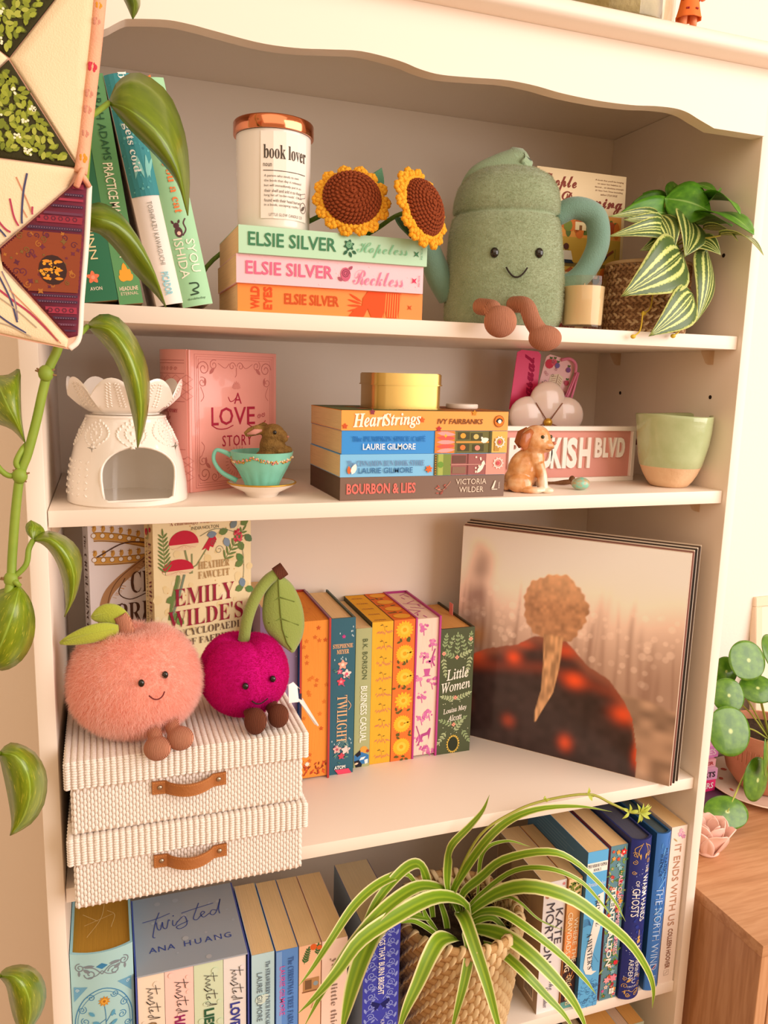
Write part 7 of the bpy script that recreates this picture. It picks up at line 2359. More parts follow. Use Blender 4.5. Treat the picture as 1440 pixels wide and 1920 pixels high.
LV = [
    (15, [(0.4564, 0.0500, 0.8245), (0.4426, 0.0350, 0.8680), (0.4325, 0.0150, 0.9145), (0.4274, -0.0040, 0.9500), (0.4455, -0.0120, 0.9757), (0.4599, -0.0160, 0.9960), (0.4669, -0.0180, 1.0164)]),
    (17, [(0.4612, 0.0500, 0.8196), (0.4529, 0.0400, 0.8535), (0.4609, 0.0150, 0.9067), (0.4757, -0.0060, 0.9527), (0.5022, -0.0120, 0.9760), (0.5397, -0.0160, 0.9852), (0.5930, -0.0180, 0.9800), (0.6419, -0.0180, 0.9644)]),
    (18, [(0.4698, 0.0500, 0.8138), (0.4698, 0.0450, 0.8442), (0.4861, 0.0300, 0.8727), (0.5070, 0.0100, 0.9066), (0.5486, -0.0200, 0.9283), (0.5851, -0.0300, 0.9131), (0.6328, -0.0400, 0.8637), (0.6573, -0.0420, 0.8238)]),
    (11, [(0.4737, 0.0500, 0.8114), (0.4919, 0.0400, 0.8406), (0.5202, 0.0100, 0.8878), (0.5502, -0.0200, 0.9056), (0.5873, -0.0350, 0.8919), (0.6175, -0.0400, 0.8596), (0.6381, -0.0420, 0.8327)]),
    (25, [(0.4740, 0.0500, 0.8052), (0.4899, 0.0350, 0.8322), (0.5072, 0.0100, 0.8638), (0.5306, -0.0200, 0.8850), (0.5717, -0.0400, 0.8754), (0.6093, -0.0500, 0.8471), (0.6534, -0.0550, 0.8057), (0.6826, -0.0580, 0.7636), (0.6948, -0.0600, 0.7328), (0.6960, -0.0600, 0.7036)]),
    (19, [(0.4758, 0.0500, 0.7985), (0.4917, 0.0300, 0.8232), (0.5056, 0.0000, 0.8391), (0.5284, -0.0300, 0.8306), (0.5635, -0.0450, 0.8005), (0.5961, -0.0500, 0.7634), (0.6155, -0.0500, 0.7363)]),
    (26, [(0.4780, 0.0500, 0.7848), (0.4864, 0.0250, 0.8036), (0.5016, -0.0100, 0.8169), (0.5186, -0.0400, 0.8127), (0.5423, -0.0600, 0.7898), (0.5625, -0.0700, 0.7642), (0.5770, -0.0750, 0.7380), (0.5866, -0.0800, 0.7100)]),
    (20, [(0.4762, 0.0450, 0.7733), (0.4833, 0.0100, 0.7935), (0.4973, -0.0200, 0.7988), (0.5106, -0.0500, 0.7928), (0.5335, -0.0650, 0.7678), (0.5525, -0.0750, 0.7463), (0.5719, -0.0800, 0.7142)]),
    (24, [(0.4755, 0.0450, 0.7891), (0.4591, 0.0300, 0.8289), (0.4525, 0.0000, 0.8423), (0.4534, -0.0300, 0.8224), (0.4599, -0.0500, 0.7908), (0.4670, -0.0650, 0.7528), (0.4760, -0.0700, 0.7208)]),
    (27, [(0.4766, 0.0480, 0.7944), (0.4728, 0.0400, 0.8279), (0.4467, 0.0250, 0.8568), (0.4028, 0.0000, 0.8821), (0.3459, -0.0250, 0.8866), (0.3027, -0.0400, 0.8795), (0.2755, -0.0500, 0.8582), (0.2504, -0.0550, 0.8380), (0.2293, -0.0550, 0.8208)]),
    (25, [(0.4716, 0.0480, 0.8033), (0.4502, 0.0400, 0.8480), (0.4228, 0.0300, 0.8733), (0.3891, 0.0100, 0.8931), (0.3511, -0.0100, 0.8954), (0.3169, -0.0250, 0.8844), (0.2845, -0.0400, 0.8653), (0.2578, -0.0500, 0.8352), (0.2360, -0.0550, 0.8025)]),
    (20, [(0.4336, 0.0550, 0.8107), (0.4229, 0.0500, 0.8620), (0.4073, 0.0400, 0.8985), (0.3895, 0.0300, 0.9099), (0.3645, 0.0150, 0.9083), (0.3355, 0.0000, 0.8932), (0.3135, -0.0200, 0.8816), (0.2906, -0.0300, 0.8607)]),
    (17, [(0.4171, 0.0400, 0.8477), (0.3864, 0.0300, 0.8976), (0.3577, 0.0150, 0.9090), (0.3279, 0.0000, 0.9100), (0.3007, -0.0150, 0.9025), (0.2729, -0.0300, 0.8817), (0.2512, -0.0350, 0.8564), (0.2333, -0.0400, 0.8406)]),
    (34, [(0.4202, 0.0450, 0.8209), (0.3700, 0.0200, 0.8560), (0.3364, 0.0000, 0.8568), (0.3137, -0.0200, 0.8440), (0.2990, -0.0300, 0.8179), (0.2898, -0.0350, 0.7902), (0.2819, -0.0400, 0.7624)]),
    (28, [(0.4690, 0.0400, 0.7788), (0.4355, -0.0000, 0.8228), (0.4051, -0.0300, 0.8489), (0.3861, -0.0450, 0.8441), (0.3684, -0.0550, 0.8223), (0.3497, -0.0650, 0.7995), (0.3373, -0.0700, 0.7700)]),
    (20, [(0.4795, 0.0400, 0.7841), (0.4608, 0.0100, 0.8131), (0.4500, -0.0200, 0.8163), (0.4371, -0.0350, 0.7909), (0.4240, -0.0450, 0.7633), (0.4129, -0.0500, 0.7298)]),
    (14, [(0.4503, 0.0450, 0.7741), (0.4231, 0.0300, 0.8101), (0.3929, 0.0200, 0.8392), (0.3719, 0.0150, 0.8455)]),
    (13, [(0.4780, 0.0500, 0.7848), (0.4862, 0.0400, 0.8034), (0.5069, 0.0300, 0.8113), (0.5197, 0.0150, 0.7986), (0.5240, 0.0100, 0.7845)]),
    (13, [(0.4765, 0.0450, 0.7678), (0.4834, 0.0300, 0.7929), (0.5055, 0.0200, 0.7982), (0.5259, 0.0000, 0.7901)]),
    (6, [(0.4829, 0.0500, 0.8109), (0.5250, 0.0400, 0.8296), (0.5372, 0.0200, 0.8354), (0.5572, 0.0000, 0.8192), (0.5907, -0.0100, 0.8020)]),
    (8, [(0.4987, 0.0600, 0.8238), (0.4981, 0.0500, 0.8922), (0.5308, 0.0500, 0.9034), (0.5636, 0.0400, 0.8950)]),
    (10, [(0.4381, 0.0500, 0.7941), (0.4202, 0.0450, 0.8209), (0.4120, 0.0450, 0.8438)]),
    (12, [(0.4555, 0.0500, 0.7745), (0.4496, 0.0500, 0.8068), (0.4402, 0.0500, 0.8357), (0.4343, 0.0500, 0.8536)]),
]
for w, pts in LV:
    strip(t, pts, w * .00074, spm)
rn = [(0.4595, 0.0500, 0.8238), (0.4551, 0.0300, 0.8835), (0.4623, -0.0080, 0.9592), (0.4995, -0.0160, 0.9865), (0.5401, -0.0200, 0.9978), (0.5948, -0.0300, 1.0027), (0.6255, -0.0350, 0.9883), (0.6503, -0.0400, 0.9754), (0.6648, -0.0420, 0.9726)]
b = MB(); b.tube(bez([inv @ V(p) for p in rn], 40), .0016, 7); b.build('runner', mat('runner_green', '#a3a548', rough=.6), t, smooth=True)
babym = mat('young_leaf', '#b3c04a', rough=.5)
b = MB()
for (c, n, L) in ((rn[5], 4, .012), (rn[7], 5, .014), (rn[8], 9, .018), (rn[4], 3, .007)):
    for j in range(n):
        a = rg.uniform(-2.6, 2.8)
        q = inv @ V(c)
        leaf(b, q, q + V((math.cos(a) * L, rg.uniform(-.004, .002), math.sin(a) * L * .8)), .0042, (0, -1, .3), .15, .2, 'lance', 0, 7, 3)
o = b.build('plantlet', babym, t, smooth=True, kind='stuff')

# ------------------------------------------------------------------ things on the sideboard
t = thing('cream_plate', 'cream plate with red petal pattern under the terracotta pot', 'plate', (1.128, 0.206, SBZ))
b = MB(); b.lathe([(0, 0), (.055, 0), (.06, .002), (.096, .011), (.0975, .0125), (.096, .0138), (.06, .0048), (0, .004)], 48, caps=False); b.build('dish', mat('cream_plate', '#efd9c6', rough=.25, coat=.3), t, smooth=40)
pr = Print(lambda u, v, h: (u, v, .0048 + h + max(0, (math.hypot(u, v) - .06)) * .286))
for j in range(11):
    a = 2 * PI * j / 11 + .2
    pr.petal(.066 * math.cos(a), .066 * math.sin(a), .014, .007, a + 1.1, '#c05a48')
pr.build('petal_pattern', t)
t = thing('pilea_plant', 'pilea with round green leaves in a ribbed terracotta pot', 'plant', (1.128, 0.206, SBZ + .005))
inv = t.matrix_world.inverted()
ter = mat('terracotta', '#c98a6a', rough=.8, bump=(120, .4), var=(30, '#b97a5c', .3))
b = MB(); b.lathe([(0, 0), (.036, 0), (.044, .003), (.063, .028), (.072, .062), (.073, .095), (.071, .109), (.067, .109), (.067, .094), (0, .093)], 48, caps=False); b.build('pot', ter, t, smooth=40)
b = MB()
for j in range(60):
    a = 2 * PI * j / 60
    b.tube([((.0725 * math.cos(a)), .0725 * math.sin(a), .062), (.0732 * math.cos(a), .0732 * math.sin(a), .086)], .0011, 5)
b.build('pot_ribs', ter, t, kind='stuff')
b = MB(); b.lathe([(0, .0945), (.067, .0942)], 32, caps=False); b.build('soil', mat('potting_soil', '#2e2118'), t)


def pil_fn(nt, uv):
    nz = noise_node(nt, uv, 5, 4)
    c = ramp(nt, nz, [(.35, '#42701a'), (.6, '#5c8a20'), (.8, '#74a030')])
    s = sep(nt, uv)
    d = math_node(nt, 'ADD', math_node(nt, 'POWER', math_node(nt, 'SUBTRACT', s[0], .5), 2.0), math_node(nt, 'POWER', math_node(nt, 'SUBTRACT', s[1], .5), 2.0))
    return mixc(nt, ramp(nt, d, [(.0, '#ffffff'), (.004, '#000000')]), c, '#c9d98a')


pilm = uvmat('pilea_leaf', pil_fn, .3, .5, .2)
hub = V((0, -.004, .10))
for (c, rx, rz, nr) in (((1.0183, 0.1600, 1.0633), .029, .027, (-.05, -.9, .4)), ((1.0044, 0.1900, 1.0346), .017, .020, (-.3, -.9, .2)), ((0.9757, 0.1500, 1.0125), .022, .023, (-.3, -.85, .4)), ((0.9566, 0.1200, 0.9681), .029, .032, (-.2, -.9, .35)),
                         ((1.0331, 0.1500, 1.0185), .024, .020, (-.3, -.7, .6)), ((1.0336, 0.1300, 0.8686), .0235, .031, (.1, -.97, .1)), ((0.9625, 0.1150, 0.8339), .032, .022, (-.1, -.7, .7)), ((1.0386, 0.1200, 0.9117), .012, .026, (.6, -.8, .1)),
                         ((1.0844, 0.1700, 1.0651), .026, .028, (.3, -.8, .5)), ((1.0714, 0.1300, 0.9858), .026, .026, (.5, -.8, .3)), ((1.0772, 0.1600, 1.0040), .020, .018, (.2, -.8, .5))):
    q = inv @ V(c)
    n = V(nr).normalized()
    m3 = n.to_track_quat('Z', 'Y').to_matrix()
    b = MB()
    NU = 17

    def fn(u, v, q=q, m3=m3, rx=rx, rz=rz):
        x, y = (u - .5) * 2, (v - .5) * 2
        # square to disc
        X, Y = x * math.sqrt(max(0, 1 - y * y / 2)), y * math.sqrt(max(0, 1 - x * x / 2))
        return q + m3 @ V((X * rx * 1.2, Y * rz * 1.2, -.004 * (X * X + Y * Y)))
    b.grid(NU, NU, fn)
    o = b.build('leaf', pilm, t, smooth=True)
    o.modifiers.new('thick', 'SOLIDIFY').thickness = .0007
    b = MB(); b.tube(bez([hub + V((0, 0, -.014)), hub * .5 + q * .5 + V((0, .004, .004)), q + m3 @ V((0, 0, -.0006))], 12), .0014, 7); b.build('petiole', mat('petiole', '#a9b04e', rough=.5), t, smooth=True)
b = MB(); b.tube([(0, 0, .082), (0, -.004, .105)], .004, 8); b.build('stalk', mat('stalk_brown', '#6e5a34', rough=.8), t, smooth=True)

t = thing('lotus_tealight', 'pale pink ceramic lotus tealight holder on the sideboard front', 'candle holder', (0.893, 0.078, SBZ))
lot = mat('lotus_glaze', '#f3cdc0', rough=.25, coat=.3)
for ring_, (n, r0, h, tilt, w) in enumerate(((6, .028, .052, .50, .042), (5, .016, .056, .36, .034), (4, .008, .052, .2, .024))):
    for j in range(n):
        a = 2 * PI * (j + .5 * ring_) / n + .3
        b = MB()

        def fn(u, v, a=a, r0=r0, h=h, tilt=tilt, w=w):
            x = (u - .5) * 2
            ww = w * (math.sin(PI * (v * .86 + .13)) ** .6) / 2 * (1 if v < .98 else .3)
            rad = .010 + r0 * (v ** .8) * (tilt + .45) - .006 * x * x * 0
            cup = .25 * ww * (x * x)
            c_, s_ = math.cos(a), math.sin(a)
            R_ = rad - cup
            return (c_ * R_ - s_ * x * ww, s_ * R_ + c_ * x * ww, .002 + h * (1 - (1 - v) ** 1.3) * (1 - tilt * .25))
        b.grid(9, 11, fn, uv=False)
        o = b.build('petal', lot, t, smooth=True)
        sd = o.modifiers.new('thick', 'SOLIDIFY'); sd.thickness = .0016; sd.offset = 0
b = MB(); b.lathe([(0, 0), (.014, 0), (.018, .004), (.014, .010), (0, .010)], 24, caps=False); b.build('base', lot, t, smooth=True)

zc = SBZ
for (lab, th, w, d_, c, c2, x, y, rz) in (('plum notebook lying under the hot pink book on the sideboard', .006, .17, .13, '#6a4a6a', '#5a3c5a', .868, .176, .05), ('hot pink paperback, lowest of the pink books beside the bookcase', .022, .195, .129, '#ec2f7a', '#e0256e', .836, .212, .02),
                                        ('lilac paperback, second up in the pink book stack', .020, .19, .125, '#dca6d8', '#e6b9e2', .8415, .216, -.01), ('pale pink paperback, third up in the pink book stack', .013, .19, .125, '#f0b6c6', '#eaa6ba', .843, .218, .02), ('orchid pink paperback, top of the pink book stack', .022, .19, .12, '#df8fd8', '#e6a0de', .852, .222, .03)):
    M = T_(x, y, zc) @ RZ(rz) @ T_(w, 0, 0) @ Matrix(((0, 0, -1, 0), (0, 1, 0, 0), (1, 0, 0, 0), (0, 0, 0, 1)))
    dd = min(d_, .306 - y - .006)
    B = Book(lab, th - .0003, w, dd, M, c, front=c2, group='stack of pink books on the sideboard', pages='#efcdb0')
    pr = B.face('spine')
    pr.txt({'#ec2f7a': 'LOVERS', '#dca6d8': 'HEARTS', '#f0b6c6': 'SUMMER', '#df8fd8': 'KISSES', '#6a4a6a': 'NOTES'}[c], w / 2 - .03, 0, .05, th * .5, {'#ec2f7a': '#f6e0ea', '#dca6d8': '#2e2030', '#f0b6c6': '#b03a3a', '#df8fd8': '#f4dcf2', '#6a4a6a': '#4a3048'}[c], weight=.02)
    B.done()
    zc += th
t = thing('picture_frame', 'cream picture frame leaning against the wall behind the pilea', 'frame', T_(1.166, .262, SBZ) @ RZ(-.0) @ RX(-.13))
for (a, c) in (((0, 0, 0), (.22, .016, .018)), ((0, 0, .302), (.22, .016, .32)), ((0, 0, .018), (.016, .016, .302)), ((.204, 0, .018), (.22, .016, .302))):
    b = MB(); b.rbox(a, c, .0015, 1); b.build('frame_bar', mat('cream_frame', '#ecd6bb', rough=.5), t)
b = MB(); b.box((.0155, .004, .0175), (.2045, .010, .3025)); b.build('print_sheet', mat('print_paper', '#f0e2cf', rough=.6), t)
t = thing('photo_print', 'small blue and black photo card standing behind the pilea leaves', 'card', T_(1.028, .279, SBZ + .0) @ RX(-.08))
b = MB(); b.rbox((-.01, 0, .0), (.045, .012, .235), .001, 1); b.build('card_block', mat('card_black', '#2a2530', rough=.4), t)
b = MB(); b.box((-.008, -.0006, .188), (.043, -.0001, .232)); b.build('blue_panel', ink('#5a6ac0'), t)

# ------------------------------------------------------------------ on top of the bookcase
TZ = 1.8745
t = thing('glass_jar', 'wide clear glass jar filled with sage moss on top of the bookcase', 'jar', (0.607, 0.042, TZ))
b = MB(); b.lathe([(0, 0), (.056, 0), (.061, .004), (.0625, .02), (.0625, .11), (.058, .125), (.0565, .125), (.0605, .108), (.0605, .02), (.057, .007), (0, .006)], 48, caps=False); b.build('jar_glass', thin_glass('clear_glass'), t, smooth=40)
b = MB(); b.lathe([(0, .0075), (.050, .008), (.0535, .02), (.0535, .085), (.04, .098), (0, .10)], 32, caps=False, fn=lambda p, a: V((p.x * (1 + .03 * math.sin(a * 7 + p.z * 200)) - .0055, p.y * (1 + .03 * math.sin(a * 5 + p.z * 160)), p.z))); b.build('moss', mat('sage_moss', '#b9b48a', rough=.95, bump=(160, 1.0), var=(70, '#9a9668', .25)), t, smooth=True)
t = thing('mini_doll', 'tiny doll figurine in an orange dress with cherries on top of the bookcase', 'figurine', T_(0.6605, -.014, TZ) @ RZ(-YAW * .6))
skin = mat('doll_skin', '#e58a5c', rough=.4, sss=.1)
b = MB()
for sx in (-1, 1): b.tube([(sx * .0058, 0, 0), (sx * .0058, 0, .006), (sx * .0052, 0, .022)], lambda u: .0036 + .0008 * u, 12); b.ell((sx * .0058, -.001, .0018), (.0037, .0045, .0024), 10, 6)
b.ell((0, 0, .026), (.0105, .0075, .008)); b.ell((0, 0, .036), (.0085, .0065, .011)); b.ell((0, 0, .058), (.0155, .0145, .0145), 18, 12); b.tube([(0, 0, .042), (0, 0, .05)], .0045, 10)
for sx in (-1, 1): b.tube([(sx * .008, 0, .043), (sx * .013, -.001, .036), (sx * .0145, -.002, .029)], .0028, 10)
remeshed(b, .0009, 4).build('body', skin, t, smooth=True)
b = MB(); b.lathe([(.0142, .0105), (.0135, .012), (.0112, .022), (.009, .034), (.0092, .044), (.006, .046)], 24, caps=False, fn=lambda p, a: V((p.x * (1 + .05 * math.cos(a * 8) * max(0, (.03 - p.z) / .02)), p.y * .82 * (1 + .05 * math.cos(a * 8) * max(0, (.03 - p.z) / .02)), p.z)))
o = b.build('dress', mat('orange_dress', '#ef7a34', rough=.7), t, smooth=True); o.modifiers.new('thick', 'SOLIDIFY').thickness = .0008
b = MB()
for (a, z) in ((-2.1, .018), (-1.2, .018), (-1.65, .030), (-.5, .028), (-2.7, .028)):
    for sg in (-1, 1):
        r = .0125 - (z - .012) * .16
        b.ell((r * math.cos(a + sg * .08), r * .83 * math.sin(a + sg * .08) - .0006, z), .0011, 8, 6)
b.build('cherry_print', mat('cherry_red', '#a3282a', rough=.5), t, smooth=True, kind='stuff')
b = MB(); b.ell((0, .0015, .0615), (.0165, .0150, .0135), 18, 12); b.build('hair', mat('doll_hair', '#7a4a2a', rough=.6), t, smooth=True)
b = MB()
for sx in (-1, 1): b.ell((sx * .005, -.0138, .0575), (.0014, .001, .0017), 8, 6)
b.build('eyes', beads, t, smooth=True, kind='stuff')

# ------------------------------------------------------------------ patchwork pennant hanging in front of the upper left
YQ = -0.135
t = thing('patchwork_pennant', 'patchwork quilt pennant of leafy green, cream and maroon triangles hanging upper left', 'wall hanging', (0, 0, 0))


def leafy_fn(nt, uv):
    v = nt.nodes.new('ShaderNodeTexVoronoi')
    v.inputs['Scale'].default_value = 130
    nt.links.new(uv, v.inputs[0])
    return ramp(nt, v.outputs['Distance'], [(.1, '#2f2a14'), (.5, '#3c3818')])


cream = mat('cotton_cream', '#efd9b4', rough=.95, bump=(900, .25))
dk_leaf = mat('cotton_leafy', '#37341a', rough=.95, bump=(900, .25))
ikat = mat('cotton_ikat', '#5c2638', rough=.95, bump=(900, .25), var=(1, '#7a2c3f', .2), stretch=(12, 12, 260))
back = MB()
outl = [(-0.0277, -0.1350, 1.7666), (0.0642, -0.1350, 1.7832), (0.0584, -0.1350, 1.7356), (0.0527, -0.1350, 1.6959), (0.0468, -0.1350, 1.6537), (0.0427, -0.1350, 1.6397), (0.0485, -0.1350, 1.6308), (0.0449, -0.1350, 1.5923), (0.0404, -0.1350, 1.5500), (0.0375, -0.1350, 1.5219), (0.0301, -0.1350, 1.5126), (0.0050, -0.1350, 1.5172), (-0.0162, -0.1350, 1.5213), (-0.0419, -0.1350, 1.5263)]
q2 = [(p[0], p[2]) for p in outl]
back.prism(q2, .1335, .1365, 0, RX(PI / 2))
back.build('backing', mat('backing_pink', '#e8b9a0', rough=.9), t)
patches = {
    'green_a': (dk_leaf, [(-0.0004, -0.1350, 1.7095), (0.0525, -0.1350, 1.7810), (-0.0277, -0.1350, 1.7666), (-0.0300, -0.1350, 1.7286), (-0.0062, -0.1350, 1.7134)]),
    'cream_a': (cream, [(-0.0001, -0.1350, 1.7088), (0.0529, -0.1350, 1.7808), (0.0610, -0.1350, 1.7822), (0.0555, -0.1350, 1.7351), (0.0494, -0.1350, 1.6955), (0.0436, -0.1350, 1.6533), (0.0417, -0.1350, 1.6426)]),
    'green_b': (dk_leaf, [(-0.0008, -0.1350, 1.7080), (0.0413, -0.1350, 1.6418), (-0.0099, -0.1350, 1.6432), (-0.0350, -0.1350, 1.6443), (-0.0330, -0.1350, 1.6776), (-0.0068, -0.1350, 1.7017)]),
    'cream_b': (cream, [(-0.0011, -0.1350, 1.7087), (-0.0062, -0.1350, 1.7127), (-0.0300, -0.1350, 1.7279), (-0.0329, -0.1350, 1.6783), (-0.0068, -0.1350, 1.7024)]),
    'cream_c': (cream, [(-0.0350, -0.1350, 1.6436), (-0.0099, -0.1350, 1.6425), (0.0413, -0.1350, 1.6411), (0.0343, -0.1350, 1.6279), (-0.0130, -0.1350, 1.5831), (-0.0399, -0.1350, 1.5603)]),
    'ikat': (ikat, [(0.0426, -0.1350, 1.6368), (0.0346, -0.1350, 1.6272), (-0.0130, -0.1350, 1.5820), (-0.0135, -0.1350, 1.5724), (0.0304, -0.1350, 1.5209), (0.0368, -0.1350, 1.5227), (0.0393, -0.1350, 1.5500), (0.0435, -0.1350, 1.5922), (0.0467, -0.1350, 1.6291)]),
    'cream_d': (cream, [(-0.0400, -0.1350, 1.5589), (-0.0131, -0.1350, 1.5812), (-0.0143, -0.1350, 1.5716), (0.0300, -0.1350, 1.5197), (0.0286, -0.1350, 1.5138), (0.0050, -0.1350, 1.5183), (-0.0161, -0.1350, 1.5225), (-0.0419, -0.1350, 1.5270)]),
}
pq = {}
for nme, (m_, pts) in patches.items():
    P2 = [(p[0], p[2]) for p in pts]
    cx, cy = sum(p[0] for p in P2) / len(P2), sum(p[1] for p in P2) / len(P2)
    b = MB()
    n = len(P2)
    rings = []
    for s, y in ((1.0, -.1365), (.992, -.1378), (.95, -.1392), (.75, -.1402), (.0, -.1404)):
        rings.append([(cx + (x - cx) * s, y, cy + (z - cy) * s) for x, z in P2])
    vs = [v for r_ in rings for v in r_]
    fs = [(i * n + k_, i * n + (k_ + 1) % n, (i + 1) * n + (k_ + 1) % n, (i + 1) * n + k_) for i in range(4) for k_ in range(n)]
    b.add(vs, fs)
    o = b.build('patch', m_, t, smooth=50, fix=True)
    pq[nme] = (o, P2)


def inside(x, y, poly, mg=0.0):
    c = False
    n = len(poly)
    for i in range(n):
        (x0, y0), (x1, y1) = poly[i], poly[(i + 1) % n]
        if (y0 > y) != (y1 > y) and x < (x1 - x0) * (y - y0) / (y1 - y0) + x0:
            c = not c
    if c and mg:
        for i in range(n):
            a, b_ = V(poly[i]), V(poly[(i + 1) % n])
            ab = b_ - a
            s = max(0, min(1, (V((x, y)) - a).dot(ab) / ab.length_squared))
            if ((a + ab * s) - V((x, y))).length < mg:
                return False
    return c


rq = random.Random(12)
for nme in ('green_a', 'green_b'):
    o, P2 = pq[nme]
    pr = Print(lambda u, v, h: (u, -.1405 - h, v), base=.0002, step=.00005)
    xs = [p[0] for p in P2]; zs = [p[1] for p in P2]
    GC = ['#7f8a2c', '#98a238', '#8a942e', '#a6ac48', '#727e28']
    cells = [(-.03 + i * .0036, min(zs) + j * .0036) for i in range(34) for j in range(58)]
    rq.shuffle(cells)
    for x, z in cells:
        x, z = x + rq.uniform(-.002, .002), z + rq.uniform(-.002, .002)
        if inside(x, z, P2, .0035):
            a = rq.uniform(0, 6.28)
            pr.petal(x - .003 * math.cos(a), z - .003 * math.sin(a), rq.uniform(.0060, .0078), rq.uniform(.0034, .0044), a, '#4c5218')
            pr.petal(x - .0026 * math.cos(a), z - .0026 * math.sin(a), rq.uniform(.0052, .0064), .0031, a, rq.choice(GC))
    for k_ in range(26):
        x, z = rq.uniform(-.03, max(xs)), rq.uniform(min(zs), max(zs))
        if inside(x, z, P2, .004):
            for j in range(5):
                pr.disc(x + rq.uniform(-.0022, .0022), z + rq.uniform(-.0022, .0022), .0009, '#efe6c4', 7)
    pr.build('leaf_print', o)
for nme in ('cream_c', 'cream_d'):
    o, P2 = pq[nme]
    pr = Print(lambda u, v, h: (u, -.1405 - h, v))
    for a, w, c in (([(0.0005, -0.1350, 1.6307), (0.0092, -0.1350, 1.6080), (0.0133, -0.1350, 1.5824)], .0008, '#c98a6a'), ([(0.0076, -0.1350, 1.6339), (0.0045, -0.1350, 1.6203), (0.0027, -0.1350, 1.6037), (0.0030, -0.1350, 1.5972)], .0013, '#4a4a6c'), ([(-0.0044, -0.1350, 1.6158), (-0.0022, -0.1350, 1.6033), (0.0016, -0.1350, 1.5956)], .0012, '#b0405a'), ([(0.0101, -0.1350, 1.6117), (0.0098, -0.1350, 1.6062), (0.0117, -0.1350, 1.6016)], .0012, '#b0405a'), ([(-0.0153, -0.1350, 1.6040), (-0.0089, -0.1350, 1.5955), (-0.0035, -0.1350, 1.5922)], .0013, '#b0405a'), ([(-0.0156, -0.1350, 1.5985), (-0.0098, -0.1350, 1.5917), (-0.0072, -0.1350, 1.5883)], .0012, '#4a4a6c'), ([(-0.0211, -0.1350, 1.6232), (-0.0191, -0.1350, 1.5982), (-0.0145, -0.1350, 1.5877)], .001, '#b0405a'), ([(0.0036, -0.1350, 1.6093), (0.0081, -0.1350, 1.6005), (0.0101, -0.1350, 1.5977)], .0007, '#c98a6a'),
                    ([(-0.0245, -0.1350, 1.5613), (-0.0078, -0.1350, 1.5474), (0.0059, -0.1350, 1.5368), (0.0233, -0.1350, 1.5183)], .0014, '#b0405a'), ([(-0.0172, -0.1350, 1.5692), (-0.0078, -0.1350, 1.5474), (-0.0037, -0.1350, 1.5306)], .0012, '#4a4a6c'), ([(-0.0121, -0.1350, 1.5658), (-0.0050, -0.1350, 1.5476), (-0.0033, -0.1350, 1.5325)], .0008, '#8a7a8a'), ([(-0.0215, -0.1350, 1.5522), (-0.0047, -0.1350, 1.5400), (0.0091, -0.1350, 1.5273)], .0008, '#b0a08a'), ([(-0.0222, -0.1350, 1.5410), (-0.0121, -0.1350, 1.5321), (0.0017, -0.1350, 1.5232)], .0012, '#4a4a6c'), ([(-0.0075, -0.1350, 1.5530), (0.0129, -0.1350, 1.5313), (0.0250, -0.1350, 1.5164)], .0007, '#c98a6a'), ([(-0.0227, -0.1350, 1.5316), (-0.0088, -0.1350, 1.5277), (0.0051, -0.1350, 1.5206)], .0008, '#b0a08a')):
        P2b = [(p.x, p.z) for p in bez(a, 14)]
        P2b = [p for p in P2b if inside(p[0], p[1], P2, .001)]
        if len(P2b) > 2:
            pr.line(P2b, w, c)
    pr.build('line_print', o)
o, P2 = pq['ikat']
pr = Print(lambda u, v, h: (u, -.1405 - h, v))


def band(z0, z1, col):
    L = [x for x in np.linspace(-.02, .06, 240) if inside(x, z0, P2, .0012) and inside(x, z1, P2, .0012)]
    if len(L) > 3:
        pr.poly([(L[0], z0), (L[-1], z0), (L[-1], z1), (L[0], z1)], col)


zq0, zq1 = min(p[1] for p in P2), max(p[1] for p in P2)
rows_ = [(.06, .09, '#8a2f45'), (.12, .135, '#4a3048'), (.15, .165, '#a0354a'), (.19, .205, '#4a3048'), (.235, .25, '#6a3a50'), (.26, .30, '#93303f'), (.325, .345, '#4a3048'), (.36, .72, '#8a4226'), (.735, .75, '#4a3048'), (.77, .785, '#4a3048'), (.81, .85, '#a0354a'), (.87, .885, '#4a3048'), (.91, .925, '#6a3a50'), (.95, .96, '#4a3048')]
for a, b_, c in rows_:
    zc_ = [zq1 - (zq1 - zq0) * s for s in np.linspace(a, b_, max(3, int((b_ - a) * 90)))]
    for z0, z1 in zip(zc_, zc_[1:]):
        band(z1, z0 + .00001, c)
for k_ in range(90):
    x, z = rq.uniform(-.01, .05), zq1 - (zq1 - zq0) * rq.uniform(.36, .72)
    if inside(x, z, P2, .002):
        c = rq.choice(['#5c2638', '#7a5a2c', '#a86a2c', '#6a2c40', '#4a3048'])
        if rq.random() < .5: pr.spiral(x, z, rq.uniform(.0015, .003), c, .0006, 1.2, rq.uniform(0, 6))
        else: pr.star4(x, z, rq.uniform(.001, .0025), c, .5, rq.uniform(0, 1.5))
mx, mz = (0.0217, -0.1350, 1.5688)[0], (0.0217, -0.1350, 1.5688)[2]
pr.disc(mx, mz, .0095, '#3a2420', 16, ry=.0105)
for k_ in range(26):
    a, r_ = rq.uniform(0, 6.28), rq.uniform(.001, .0085)
    pr.disc(mx + r_ * math.cos(a), mz + r_ * math.sin(a), rq.uniform(.0006, .0014), '#d99a2e', 6)
for sx in (1, -1):
    for k_ in range(3): pr.petal(mx + sx * .001, mz + (k_ - 1) * .006, .006, .0022, 0 if sx > 0 else PI, '#d98a28')
for a in (.275, .83):
    for k_ in range(12):
        x, z = -.01 + k_ * .0048, zq1 - (zq1 - zq0) * a
        if inside(x, z, P2, .0025): pr.ring(x, z, .0014, .0006, '#5c2638', 6)
